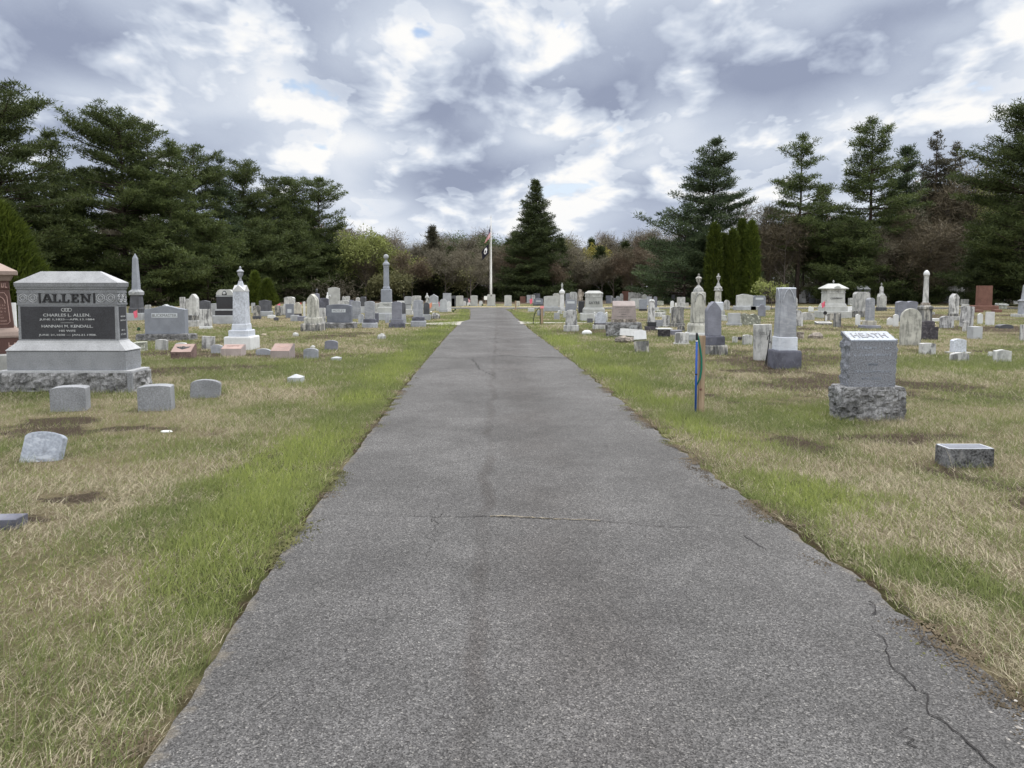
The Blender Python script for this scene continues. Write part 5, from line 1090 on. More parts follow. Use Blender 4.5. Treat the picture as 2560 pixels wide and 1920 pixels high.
b = MB(); b.add([(-a0, -w_(9), z0), (a0, -w_(9), z0), (a0, w_(9), z0), (-a0, w_(9), z0), (-a1, -w_(7), zm), (a1, -w_(7), zm), (a1, w_(8), zt), (-a1, w_(8), zt)], [(0, 1, 5, 4), (4, 5, 6, 7), (1, 2, 6, 5), (2, 3, 7, 6), (3, 0, 4, 7), (3, 2, 1, 0)]); b.build('tablet', 'rose', Rt, bevel=.006)
for i, q in enumerate((48, 34, 30, 16, 40)): worn(w_(q), w_(2.4), 12, 'carved_mid', Rt, (0, -w_(7.25) - w_(2) * i / 5 - .008, zm - .055 - i * w_(6.2)))
# --- fallen slabs and boulders before OWENS
o = MB().box(-.33, .33, -.06, .06, -.10, .10).build('fallen_slab', 'marble', bevel=.004); y = ground_y(857); o.location = (xat(1582, 857, y), y + .25, zat(833, y)); o.rotation_euler = (R(-8), R(4), R(-6)); tag(o, 'clean white slab end propped on boulders before the rose tablet monument', 'broken slab')
b = MB(); b.prism(outline('low', .33, .26), -.045, .045); o = b.build('broken_headstone', 'marble', bevel=.004); y = ground_y(868); o.location = (xat(1603, 862, y), y + .14, zat(851, y)); o.rotation_euler = (R(-28), R(-4), R(-8)); tag(o, 'white arched piece of a broken headstone lying over a weathered block', 'broken slab')
b = MB(); b.box(-.175, .175, -.12, .12, -.04, .25); o = b.build('broken_block', 'marble_dark', rough=.02, cell=.06); y = ground_y(880); o.location = (xat(1607, 880, y), y + .12, 0); o.rotation_euler = (R(-6), R(-4), R(-10)); tag(o, 'weathered grey marble stump with worn carving below the white arched piece', 'broken slab')
for (cx_, bs, r, lb) in ((1556, 858, .17, 'brown boulder under the left end of the propped white slab'), (1577, 857, .15, 'darker boulder under the middle of the propped white slab')):
    b = MB(); b.sphere((0, 0, .06), r, 12, sq=(1.2, 1, .75)); o = b.build('boulder', 'fieldstone', rough=.06, cell=.08, seed=cx_, smooth=False); o.location = (G(cx_, bs).x, G(cx_, bs).y + .15, 0); tag(o, lb, 'boulder')
# --- pillow stone, cradle headstone
b = MB(); b.sphere((0, 0, .05), .17, 16, sq=(1, .6, .62)); o = b.build('pillow_stone', 'marble', smooth=True); o.location = (G(1468, 837).x, G(1468, 837).y + .1, 0); tag(o, 'white pillow-shaped stone lying alone in the grass left of the rose tablet base', 'grave marker')
mo = Mon('cradle_headstone', 1501, 823, 'white marble headstone with a round top between two ball-topped posts', 'gravestone', depth=.4); z, w_ = mo.z, mo.w; Rt = mo.root
b = MB(); b.loft([(-.05, w_(20), w_(9)), (z(812), w_(20), w_(9))]); b.build('base', 'marble_stained', Rt, bevel=.01)
b = MB(); b.loft([(z(812), w_(17), w_(6)), (z(809), w_(17), w_(6))]); b.build('joint', 'black_stained', Rt)
b = MB(); b.prism([(q[0], q[1] + z(809)) for q in outline('should', w_(28), z(780) - z(809))], -w_(3), w_(3)); b.build('tablet', 'marble_mottled', Rt, bevel=.008)
for sx in (-1, 1):
    b = MB(); b.lathe([(w_(1.5), z(809)), (w_(1.3), z(786)), (w_(1), z(785))], 10, (sx * w_(16), -w_(1))); p_ = b.build('post', 'marble', Rt, smooth=True)
    b = MB(); b.sphere((sx * w_(16), -w_(1), z(782.5)), w_(2.4), 10); b.build('ball', 'marble', p_, smooth=True)
# --- draped black and white shaft
mo = Mon('draped_shaft', 1628, 827, 'black and white stained marble shaft with draped head on a black stepped base', depth=.7); z, w_ = mo.z, mo.w; Rt = mo.root
b = MB(); b.loft([(-.05, w_(16), w_(15)), (z(817), w_(16), w_(15))]); b.build('base', 'black_stained', Rt, bevel=.01)
b = MB(); b.loft([(z(817), w_(12), w_(11)), (z(806), w_(12), w_(11))]); b.build('base', 'granite_black', Rt, bevel=.01)
b = MB(); b.loft([(z(806), w_(9.3), w_(9)), (z(788), w_(8.6), w_(8.4)), (z(787), w_(8.8), w_(8.6)), (z(753), w_(7.6), w_(7.4)), (z(749), w_(5.4), w_(5.2))]); b.build('shaft', 'marble_streaked', Rt, bevel=.01)
b = MB(); b.tube([(-w_(7.8), -w_(7.6), z(757)), (-w_(3), -w_(8.4), z(751)), (w_(3), -w_(8.4), z(752)), (w_(8), -w_(7.4), z(757))], [w_(1.2), w_(1.7), w_(1.7), w_(1.3)], 7); b.build('drapery', 'marble', Rt, smooth=True)
# --- the white cap slab on the low black block
o = MB().box(-.24, .24, -.16, .16, 0, .035).build('cap_slab', 'marble', bevel=.006); y = ground_y(843); o.location = (G(1662, 843).x, y + .16, zat(824, y) + .002); tag(o, 'thin white slab resting on the low black block', 'stone slab')
# --- big urn pillar
mo = Mon('urn_pillar', 1744, 853, 'tall white and grey stained marble pillar with arched head, dome and urn, behind the blue pole', depth=.75); z, w_ = mo.z, mo.w; Rt = mo.root
b = MB(); b.loft([(-.05, w_(29), w_(27)), (z(839), w_(29), w_(27))]); b.build('base', 'granite_plain', Rt, bevel=.01)
b = MB(); b.loft([(z(839), w_(30), w_(28)), (z(833), w_(30), w_(28))]); b.build('ledge', 'marble', Rt, bevel=.012)
b = MB(); b.loft([(z(833), w_(25.5), w_(24)), (z(815), w_(25.5), w_(24)), (z(809), w_(23), w_(21))]); b.build('plinth', 'marble_old', Rt, bevel=.015)
b = MB(); b.loft([(z(808), w_(19), w_(18)), (z(757), w_(17.5), w_(16.5)), (z(733), w_(17.5), w_(16.5)), (z(730), w_(15), w_(14))]); b.build('die', 'marble_old', Rt, bevel=.015)
b = MB(); b.tube([(x_, -w_(17.6), z_) for x_, z_ in arc(0, z(752), w_(13), z(734) - z(752), -10, 190, 14)], w_(1.5), 6); b.build('arch_moulding', 'marble_stained', Rt, smooth=True)
b = MB(); b.lathe([(w_(15), z(731)), (w_(14), z(725)), (w_(11), z(720)), (w_(6), z(716)), (w_(4), z(713))], 8); b.build('dome', 'marble_stained', Rt)
urn(z(715), z(683.5), w_(9.2), 'marble_dark', Rt)
# --- second urn pillar
mo = Mon('urn_pillar', 1794, 802, 'farther slim white marble pillar with four-lobed cap and urn, right of the larger one', depth=.8); z, w_ = mo.z, mo.w; Rt = mo.root
b = MB(); b.loft([(-.05, w_(22), w_(20)), (z(789), w_(22), w_(20)), (z(788), w_(17), w_(16)), (z(776), w_(16), w_(15))]); b.build('base', 'marble_stained', Rt, bevel=.01)
b = MB(); b.loft([(z(776), w_(13), w_(12)), (z(757), w_(13), w_(12)), (z(755), w_(10), w_(10))]); b.build('plinth', 'marble_blue', Rt, bevel=.01)
b = MB(); b.lathe([(w_(9.5), z(755)), (w_(8.8), z(728))], 8); b.build('shaft', 'marble_old', Rt)
b = MB()
for q in range(4): b.sphere((w_(6.5) * math.cos(q * math.pi / 2 + .78), w_(6.5) * math.sin(q * math.pi / 2 + .78), z(721)), w_(6), 12)
b.lathe([(w_(12), z(727.5)), (w_(12.5), z(725)), (w_(9), z(723))], 16); b.build('lobed_cap', 'marble_stained', Rt, smooth=True)
b = MB(); b.lathe([(w_(7), z(718)), (w_(5), z(712)), (w_(2), z(705))], 8); b.build('spire', 'marble_stained', Rt)
urn(z(706), z(683.5), w_(6.2), 'marble_stained', Rt)
# --- gothic obelisk
mo = Mon('gothic_obelisk', 1960, 923, 'large blue-grey marble obelisk with pointed arch panels on a dark veined base', depth=.62); z, w_ = mo.z, mo.w; Rt = mo.root
b = MB(); b.loft([(-.05, w_(39), w_(37)), (z(882), w_(38.5), w_(36.5)), (z(878), w_(37), w_(35))]); b.build('base', 'slate_dark', Rt, bevel=.012)
b = MB(); b.loft([(z(878), w_(29), w_(28)), (z(846), w_(28.6), w_(27.6)), (z(844), w_(27.6), w_(26.6))]); b.build('plinth', 'marble_blue', Rt, bevel=.008)
a0, a1 = w_(25.5), w_(22); zb, zt = z(844), z(722)
b = MB(); b.loft([(zb, a0, a0), (zt, a1, a1)]); b.build('shaft', 'bluestone', Rt, bevel=.006)
b = MB(); q = a1 * 1.02
for rot in (0, 1, 2, 3):
    cs, sn = math.cos(rot * math.pi / 2), math.sin(rot * math.pi / 2)
    rib = [(a1 * .78 * s_, z_) for s_, z_ in ((-1, z(757)), (-.92, z(745)), (-.68, z(734)), (-.34, z(726)), (0, z(721.5)), (.34, z(726)), (.68, z(734)), (.92, z(745)), (1, z(757)))]
    pts = [(x_ * cs - (-q - .012) * sn, x_ * sn + (-q - .012) * cs, z_) for x_, z_ in rib]; b.tube(pts, w_(1.1), 5)
b.build('arch_moulding', 'marble_blue', Rt, smooth=True)
b = MB(); b.loft([(zt, a1 * 1.03, a1 * 1.03), (z(719), a1 * .98, a1 * .98), (z(718.5), a1 * .3, a1 * .3)]); b.build('cap', 'marble_blue', Rt)
# iron plant hook leaning by the obelisk
y = ground_y(915); x0 = xat(1917, 915, y); b = MB(); b.tube([(0, 0, -.05), (.03, 0, .30), (.062, 0, .62), (.070, 0, .72)], .010, 6); b.tube([(.062, 0, .62), (.03, 0, .60), (.01, 0, .52)], .008, 6); b.tube([(.045, 0, .46), (.085, 0, .49), (.095, 0, .44)], .008, 6); b.tube([(-.03, 0, -.03), (.04, 0, .40)], .007, 6)
o = b.build('iron_stake', 'iron', loc=(x0, y + .05, 0)); tag(o, 'black iron stake leaning against the base of the gothic obelisk', 'stake')
# --- CLINSMAN
mo = Mon('roofed_monument', 2081, 796, 'large pale granite monument with a spreading hipped roof and finial, right rows', depth=1.8); z, w_ = mo.z, mo.w; Rt = mo.root
b = MB(); b.loft([(-.05, w_(44), w_(36)), (z(780), w_(44), w_(36)), (z(779), w_(43), w_(35))]); b.build('base', 'granite_pale', Rt, bevel=.02)
b = MB(); b.loft([(z(779), w_(34.5), w_(28)), (z(768), w_(34.5), w_(28)), (z(767), w_(33), w_(27)), (z(762), w_(31), w_(25)), (z(759), w_(29), w_(23))]); b.build('plinth', 'granite_pale', Rt, bevel=.01)
b = MB(); b.loft([(z(759), w_(28), w_(22)), (z(733), w_(27), w_(21.5))]); b.build('die', 'granite_pale', Rt)
b = MB(); b.loft([(z(733), w_(28.6), w_(23)), (z(730.5), w_(28.6), w_(23)), (z(730.5), w_(27), w_(21.5)), (z(723), w_(29), w_(24))]); b.build('frieze', 'granite_stained', Rt)
b = MB(); b.loft([(z(723), w_(35), w_(28)), (z(721), w_(36), w_(29)), (z(709), w_(15), w_(6))]); b.build('roof', 'granite_pale', Rt)
b = MB(); b.prism([(-w_(11.5), z(722)), (w_(11.5), z(722))] + arc(0, z(722), w_(11), z(715) - z(722), 0, 180, 10), -w_(30), -w_(16)); b.build('roof_arch', 'granite_pale', Rt)
b = MB(); b.lathe([(w_(2), z(709)), (w_(1.6), z(706)), (w_(2.8), z(704)), (w_(2.4), z(702.5)), (w_(.3), z(699.5))], 12); b.build('finial', 'granite_pale', Rt, smooth=True)
text('CLINSMAN', w_(37), w_(5.6), 'carved_mid', Rt, (0, -w_(22.0) - .02, z(746)), bold=.02)
# --- dark slant roofed monument, thin urn shaft, columns
mo = Mon('slant_monument', 2155, 762, 'dark grey granite monument with a light sloping top behind the shouldered marble stone', depth=1.0); z, w_ = mo.z, mo.w; Rt = mo.root
b = MB(); b.loft([(-.05, w_(24), w_(14)), (z(747), w_(24), w_(14))]); b.build('base', 'granite_stained', Rt)
b = MB(); b.loft([(z(747), w_(20), w_(11)), (z(723), w_(20), w_(11))]); b.build('die', 'granite_dark', Rt)
b = MB(); b.loft([(z(723), w_(20.5), w_(11.5)), (z(714.5), w_(18), w_(2), w_(9))]); b.build('sloping_top', 'granite_plain', Rt)
mo = Mon('urn_monument', 2202, 768, 'thin grey shaft with a small urn standing above the white block stone', depth=.6); z, w_ = mo.z, mo.w; Rt = mo.root
b = MB(); b.loft([(-.05, w_(9), w_(9)), (z(736), w_(8), w_(8)), (z(734.5), w_(6), w_(6))]); b.build('base', 'granite_pale', Rt)
b = MB(); b.loft([(z(734.5), w_(4.8), w_(4.8)), (z(719), w_(4.2), w_(4.2)), (z(716), w_(2.5), w_(2.5))]); b.build('shaft', 'marble_streaked', Rt)
urn(z(716.5), z(706.5), w_(2.9), 'granite_stained', Rt)
mo = Mon('column_monument', 2310, 850, 'tall round marble column with a domed cap on a blackened pedestal, right rows', depth=.75); z, w_ = mo.z, mo.w; Rt = mo.root
b = MB(); b.loft([(-.05, w_(29.5), w_(28)), (z(818), w_(29.5), w_(28))]); b.build('base', 'black_stained', Rt, bevel=.012)
b = MB(); b.loft([(z(818), w_(22), w_(21)), (z(805), w_(22), w_(21)), (z(803), w_(18), w_(17))]); b.build('base', 'black_stained', Rt, bevel=.01)
b = MB(); b.loft([(z(803), w_(16), w_(15)), (z(776), w_(15.4), w_(14.6)), (z(773), w_(18), w_(17)), (z(768), w_(18), w_(17)), (z(764), w_(12), w_(11))]); b.build('die', 'marble_dark', Rt, bevel=.01)
b = MB(); b.loft([(z(764), w_(11), w_(10)), (z(757), w_(9.6), w_(9))]); b.build('plinth', 'fieldstone', Rt)
b = MB(); b.lathe([(w_(9.4), z(757)), (w_(8.6), z(753)), (w_(7.0), z(693)), (w_(7.6), z(692)), (w_(7.6), z(690)), (w_(6.8), z(689)), (w_(7.4), z(686))], 20); b.build('column', 'marble_stained', Rt, smooth=False)
b = MB(); b.lathe([(w_(8.2), z(689.5)), (w_(9.4), z(685)), (w_(8.4), z(681)), (w_(5.6), z(677)), (w_(2), z(674.7))], 20); b.build('domed_cap', 'marble', Rt, smooth=True)
mo = Mon('obelisk', 2561, 793, 'blue-grey stained obelisk on a pedestal cut by the right edge of the photo', depth=.9); z, w_ = mo.z, mo.w; Rt = mo.root
b = MB(); b.loft([(-.05, w_(30), w_(26)), (z(786), w_(30), w_(26))]); b.build('base', 'granite_stained', Rt)
b = MB(); b.loft([(z(786), w_(14.5), w_(14)), (z(756), w_(13.5), w_(13)), (z(752), w_(16), w_(15)), (z(749), w_(10), w_(10))]); b.build('die', 'bluestone', Rt)
b = MB(); b.loft([(z(749), w_(9), w_(9)), (z(716), w_(6), w_(6)), (z(711), w_(4.5), w_(4.5))]); b.build('shaft', 'bluestone', Rt)
# --- flat bordered marker, tilted white slab, rubble
y = ground_y(812); o = MB().box(-.30, .30, -.17, .17, -.03, .09).build('flat_marker', 'marble_dark', bevel=.006); o.location = (G(2063, 812).x, y + .2, 0); o.rotation_euler = (R(8), 0, 0); tag(o, 'flat dark marker with a pale raised border before the hip-roofed monument steps', 'grave marker')
m = MB()
for a in ((-.30, -.17, .30, -.17), (.30, -.17, .30, .17), (.30, .17, -.30, .17), (-.30, .17, -.30, -.17)): m.box(min(a[0], a[2]) - .012, max(a[0], a[2]) + .012, min(a[1], a[3]) - .012, max(a[1], a[3]) + .012, .085, .105)
m.build('border', 'marble', o)
y = ground_y(772); o = MB().box(-.35, .35, -.22, .22, -.035, .035).build('tilted_slab', 'marble', bevel=.006); o.location = (G(2508, 772).x, y + .15, zat(761, y)); o.rotation_euler = (R(6), R(4), R(4)); tag(o, 'white slab resting tilted on a rough block, right of the tall brown headstone', 'stone slab')
for (cx_, bs, w_, h_, mt, lb, nm) in ((738, 841, 16, 10, 'marble_stained', 'small white chunk of stone lying in the straw-coloured grass, left lawn', 'stone_chunk'), (658, 839, 15, 5, 'tan_rock', 'tan flat rock in the grass right of the urn shaft base', 'flat_rock'), (953, 848, 22, 14, 'marble_stained', 'jumbled white fragment of a broken stone beside the road, left lawn', 'stone_fragment'), (781, 871, 13, 7, 'marble', 'white broken chip resting behind the small arched headstone', 'stone_chip'),
        (412, 1083, 30, 4, 'marble', 'small white scrap lying in brown thatch on the near left lawn', 'white_scrap'), (1089, 797, 24, 15, 'marble_dark', 'little heap of white and dark broken stone at the corner of the left lawn', 'stone_heap'), (2040, 847, 40, 14, 'fieldstone', 'low heap of broken slate in the grass right of the gothic obelisk', 'slate_heap'), (1862, 850, 16, 6, 'marble', 'white triangular chip beside the small tilted white headstone', 'stone_chip'), (1077, 781, 6, 3, 'marble', 'tiny white stone left of the broken heap at the lawn corner', 'stone_chip'), (1551, 838, 7, 3, 'tan_rock', 'thin tan chip below the lettered base of the rose tablet', 'stone_chip'), (2336, 812, 14, 3, 'tan_rock', 'flat tan chip behind the low blackened headstone', 'stone_chip')):
    y = ground_y(bs); k = y / F; b = MB(); b.sphere((0, 0, h_ * k * .3), .5 * w_ * k, 10, sq=(1, .7, max(.12, h_ / w_ * 1.5))); o = b.build(nm, mt, rough=.12 * w_ * k, cell=.12 * w_ * k, seed=cx_); o.location = (G(cx_, bs).x, y + .05, 0); tag(o, lb, 'stone')
# --- flagpole
mo = Mon('flagpole', 1228, 764.5, 'white flagpole flying two flags behind the memorial tablets', 'flagpole', depth=.0); y = mo.y + .55; Rt = mo.root; Rt.location.y = y; Rt.location.x = xat(1228, 764, y); z = lambda p: zat(p, y)
b = MB(); b.lathe([(.085, -.1), (.080, z(700)), (.050, z(620)), (.038, z(546)), (.02, z(544))], 12); b.build('pole', 'white_paint', Rt, smooth=True)
b = MB(); b.sphere((0, 0, z(543)), .05, 10); b.lathe([(.03, z(544)), (.012, z(541)), (.015, z(540))], 8)
b.add([(-.02, 0, z(541)), (-.15, 0, z(537.5)), (-.05, .02, z(540)), (0, 0, z(538.5)), (.05, .02, z(540)), (.16, 0, z(536.5)), (.02, 0, z(541.5)), (0, -.03, z(540.5))], [(0, 1, 2), (2, 3, 0), (3, 4, 6), (4, 5, 6), (0, 3, 7), (3, 6, 7), (0, 7, 6)]); b.build('finial', 'alu', Rt)
b = MB(); b.tube([(-.12, -.02, z(735)), (-.11, -.02, z(560))], .008, 5); b.build('halyard', 'white_paint', Rt)
def drape(name, pts, nu, nv, colour, thick=.01, parent=None):
    """hanging cloth: pts(u,v)->x,y,z ; colour(u,v)->material name"""
    m = MB()
    for sgn in (0, 1):
        for i in range(nu):
            for j in range(nv):
                q = [pts(i / nu, j / nv), pts((i + 1) / nu, j / nv), pts((i + 1) / nu, (j + 1) / nv), pts(i / nu, (j + 1) / nv)]
                q = [(a, b_ + sgn * thick, c) for a, b_, c in q]
                m.add(q, [(0, 1, 2, 3) if not sgn else (3, 2, 1, 0)], m.mat(colour((i + .5) / nu, (j + .5) / nv)))
    return m.build(name, None, parent)
fx, fyy = Rt.location.x, y
def us(u, v):                       # hoist at the pole, fly end drooping and gathered
    x_ = -.06 - .66 * u * (.35 + .65 * v) * (1 - .25 * u); z_ = z(561) - v * 1.05 - u * 1.05 * (1 - .25 * v); return (x_, .10 * math.sin(u * 9 + v * 3) * u - .05, z_ + .25 * u * u)
o = drape('stars_and_stripes_flag', us, 16, 26, lambda u, v: 'flag_navy' if (u < .5 and v < .56) else ('flag_red' if int(v * 13) % 2 == 0 else 'flag_white'))
o.location = (fx, fyy, 0); tag(o, 'red white and blue striped flag hanging limp from the flagpole top', 'flag')
# stars
m = MB()
for i in range(5):
    for j in range(4):
        p = us(.05 + i * .08, .06 + j * .12); m.add([(p[0] - .012, p[1] - .006, p[2]), (p[0] + .012, p[1] - .006, p[2]), (p[0], p[1] - .006, p[2] + .022)], [(0, 1, 2)])
m.build('stars', 'flag_white', o)
def pow_(u, v):
    x_ = -.20 - .72 * u * (1 - .15 * u) + .1 * v * u; z_ = z(609) - v * .82 - u * .68 + .12 * u * v; return (x_ , .08 * math.sin(u * 8 + v * 2) - .05, z_)
def powc(u, v): return 'flag_white' if ((u - .42) ** 2 / .045 + (v - .45) ** 2 / .10 < 1 and not ((u - .44) ** 2 / .008 + (v - .5) ** 2 / .02 < 1)) else 'flag_black'
o = drape('black_flag', pow_, 20, 20, powc); o.location = (fx, fyy, 0); tag(o, 'black flag with a white round emblem hanging below the striped flag', 'flag')
o = MB().box(-.16, .16, -.01, .01, -.17, .17).build('notice_board', 'white_paint', bevel=.004); y_ = ground_y(762) + .8; o.location = (xat(1214.5, 745, y_), y_, zat(745, y_)); tag(o, 'small white notice board on a post left of the flagpole tablet', 'sign'); MB().box(-.02, .02, .012, .04, -zat(745, y_), .1).build('post', 'wood', o)
# --- garden flags and wreaths
def graveflag(cx_, bs, top, label, col='flag_pink', w_=.18, side=-1, pole=True):
    y = ground_y(bs); h = zat(top, y); rt = empty('grave_flag', (G(cx_, bs).x, y, 0), label, 'small flag', None)
    b = MB(); b.tube([(0, 0, -.05), (.0, 0, h)], .006, 5); b.build('staff', 'wood', rt)
    drape('cloth', lambda u, v: (side * w_ * u * (1 - .3 * v), .03 * math.sin(u * 7), h - .02 - v * w_ * 1.5 - u * w_ * .55), 8, 13, lambda u, v: ('flag_navy' if col == 'us' and u < .45 and v < .5 else ('flag_white' if int(v * 13) % 2 and col == 'us' else ('flag_red' if col == 'us' else col))), .004, rt)
    return rt
graveflag(345, 824, 773, 'faded pink-red grave flag at the left end of the long-plate headstone', 'flag_pink', .17)
graveflag(2061, 802, 752, 'faded pink flag before the hip-roofed monument', 'flag_pink', .16)
graveflag(701, 785, 757, 'tiny faded red flag behind the dark round-topped stone', 'flag_pink', .22)
graveflag(754, 783, 755, 'tiny red flag behind the cream marble headstone', 'flag_red', .16)
graveflag(1080, 777, 755, 'small orange and white flag by the house-topped monument', 'flag_orange', .22)
graveflag(1176, 765, 744, 'small red striped flag left of the second memorial tablet', 'us', .2)
graveflag(1331, 764, 745, 'small pink grave flag under the large spruce', 'flag_pink', .25)
graveflag(1659, 757, 743, 'tiny white flag by the dark purple stone in the far row', 'flag_white', .2)
graveflag(1664, 757, 744, 'tiny pink flag by the dark purple stone in the far row', 'flag_pink', .2)
def blob(name, cx_, bs, w_, top, mat, label, cat):
    y = ground_y(bs); k = y / F; h = zat(top, y); rr = w_ * k / 2; rnd = random.Random(cx_); m = MB()
    for i in range(26):
        a, e = rnd.uniform(0, 6.28), rnd.uniform(0, 1); c = (rr * .75 * math.cos(a) * math.sqrt(rnd.random()), rr * .6 * math.sin(a), h * (.25 + .65 * e)); m.sphere(c, rr * rnd.uniform(.2, .34), 6)
    o = m.build(name, mat); o.location = (G(cx_, bs).x, y + rr, 0); return tag(o, label, cat)
blob('flower_bouquet', 1097, 772, 10, 756, 'petal_magenta', 'magenta flowers in a white pot right of the house-topped monument', 'flowers')
blob('wreath', 344, 829, 11, 818, 'green_wreath', 'dark green wreath pot at the foot of the pink grave flag', 'wreath')
blob('plant_pot', 1133, 781, 6, 775, 'green_wreath', 'dark green pot on the lawn corner by the road', 'plant pot')
blob('plant_pot', 1138, 777, 5, 770, 'green_wreath', 'smaller dark pot right behind the dark green pot by the road', 'plant pot')
blob('grave_wreath', 1173, 765.5, 4, 761, 'green_wreath', 'little dark wreath before the small white headstone', 'wreath')
blob('grave_wreath', 1206, 765.5, 5, 760, 'green_wreath', 'little dark wreath right of the second memorial tablet', 'wreath')
y = ground_y(803); rt = empty('flag_holder', (G(2062, 803).x, y, 0), 'round dark bronze grave flag holder before the hip-roofed monument steps', 'flag holder')
b = MB(); b.tube([(0, 0, -.05), (0, 0, .30)], .012, 6); b.build('rod', 'iron', rt); b = MB(); b.lathe([(.085, 0), (.085, .02)], 14); o = b.build('medallion', 'iron', rt); o.rotation_euler = (math.pi / 2, 0, 0); o.location = (0, 0, .38)
# --- stakes
y = ground_y(1032); rt = empty('wooden_stake', (xat(1754, 1032, y), y + .05, 0), 'rough wooden post with a green strap beside a blue pole, at the right road edge', 'stake')
H_ = zat(840, y); b = MB(); b.loft([(-.1, .041, .026), (H_, .041, .026)]); b.build('post', 'wood', rt, bevel=.004)
b = MB(); b.lathe([(.018, 0), (.011, .006), (.004, .010)], 10); o = b.build('knot', 'brown', rt); o.rotation_euler = (math.pi / 2, 0, 0); o.location = (-.01, -.026, zat(974, y))
zz_ = lambda p: zat(p, y); k = y / F
b = MB(); b.tube([((1737 - 1754) * k, -.045, zz_(833)), ((1740 - 1754) * k, -.045, zz_(836)), ((1744 - 1754) * k, -.045, zz_(850)), ((1748 - 1754) * k, -.045, zz_(872)), ((1751.5 - 1754) * k, -.045, zz_(895)), ((1752 - 1754) * k, -.045, zz_(922)), ((1749 - 1754) * k, -.045, zz_(945)), ((1741 - 1754) * k, -.045, zz_(963))], [.009, .010, .012, .012, .012, .012, .012, .008], 8); b.build('strap', 'plastic_green', rt, smooth=True)
o = MB(); r_ = .0135; o.lathe([(r_, -.1), (r_, zz_(852))], 12); p_ = o.build('utility_pole_marker', 'plastic_blue', smooth=True); p_.location = (xat(1738.5, 1030, y), y - .005, 0); tag(p_, 'slim bright blue plastic pole with black bands beside the wooden post', 'pole')
b = MB(); b.lathe([(r_ * 1.25, zz_(937)), (r_ * 1.25, zz_(934))], 12); b.lathe([(r_ * .9, zz_(852)), (r_ * 1.1, zz_(846)), (r_ * 1.1, zz_(835)), (r_ * .6, zz_(832))], 12); b.build('band', 'plastic_black', p_); b = MB(); b.lathe([(r_ * 1.15, zz_(853.5)), (r_ * 1.15, zz_(851))], 12); b.build('white_ring', 'white_paint', p_)
y = ground_y(811); rt = empty('taped_stake', (G(1355, 811).x, y, 0), 'slim wooden survey stake with pink tape and a black hose loop, right of the road', 'stake')
b = MB(); b.loft([(-.1, .05, .02), (zat(767, y), .05, .02)]); b.build('post', 'wood', rt); b = MB(); b.loft([(zat(771, y), .075, .035), (zat(765, y), .08, .04)]); b.build('tape', 'tape_pink', rt)
b = MB(); b.tube([(-.38, 0, -.02), (-.36, 0, .25), (-.30, 0, .48), (-.18, 0, .66), (-.10, 0, .72), (-.08, 0, .60), (-.075, 0, -.02)], .016, 7); b.build('hose', 'plastic_black', rt, smooth=True)
y = ground_y(775); o = MB().box(-.05, .05, -.02, .02, -.05, zat(752, y)).build('survey_stake', 'wood'); o.location = (G(1289, 775).x, y, 0); tag(o, 'thin dark survey stake standing by the road end right of the flagpole', 'stake')
# ---------------------------------------------------------------- trees
def tri_cloud(cen, rad, n_, size, rg, flat_=.35, up=.35, elong=3.0):
    """leaf or needle sprays: n_ small triangles round every centre; returns vertices and a tint per triangle"""
    K = len(cen); c = np.repeat(cen, n_, 0); r = np.repeat(np.asarray(rad), n_, 0)[:, None] if np.ndim(rad) else rad
    o = rg.normal(0, .5, (K * n_, 3)) * r; o[:, 2] *= flat_
    d = o / (np.linalg.norm(o, axis=1, keepdims=True) + 1e-6) + rg.normal(0, .55, o.shape); d[:, 2] += up
    d /= np.linalg.norm(d, axis=1, keepdims=True) + 1e-6
    s = np.cross(d, rg.normal(0, 1, d.shape)); s /= np.linalg.norm(s, axis=1, keepdims=True) + 1e-6
    L = size * rg.uniform(.7, 1.3, (K * n_, 1)); W = L / elong
    p = c + o
    V = np.stack([p - s * W / 2, p + s * W / 2, p + d * L], 1)
    t = np.clip(np.repeat(rg.random(K), n_) * .75 + rg.normal(0, .12, K * n_) + .12, 0, 1)
    return V.reshape(-1, 3), np.repeat(t, 3)
def sticks(A, B, ra, rb, sides=3):
    """tapered prisms from A to B"""
    A, B = np.asarray(A, float), np.asarray(B, float); N = len(A); d = B - A; d /= np.linalg.norm(d, axis=1, keepdims=True) + 1e-9
    h = np.where(np.abs(d[:, 2:3]) < .9, np.array([[0, 0, 1.]]), np.array([[1., 0, 0]])); u = np.cross(d, h); u /= np.linalg.norm(u, axis=1, keepdims=True); v = np.cross(d, u)
    ra, rb = np.broadcast_to(ra, N)[:, None], np.broadcast_to(rb, N)[:, None]; P = []
    for k in range(sides): a = 2 * math.pi * k / sides; P.append(A + (u * math.cos(a) + v * math.sin(a)) * ra)
    for k in range(sides): a = 2 * math.pi * k / sides; P.append(B + (u * math.cos(a) + v * math.sin(a)) * rb)
    V = np.stack(P, 1).reshape(-1, 3); f = []
    for k in range(sides): f += [k, (k + 1) % sides, sides + (k + 1) % sides, sides + k]
    return V, (np.arange(N)[:, None] * 2 * sides + np.array(f)[None]).ravel()
def finish(name, label, loc, trunkV, trunkL, bark_, V, t, leafm, cat='tree', group=None, rz=0):
    rt = empty(name, loc, label, cat, group, rz)
    mesh_np('trunk', trunkV, 4, trunkL, bark_, parent=rt, smooth=True)
    if V is not None: mesh_np('crown', V, 3, np.arange(len(V)), leafm, dict(tint=t), parent=rt)
    return rt
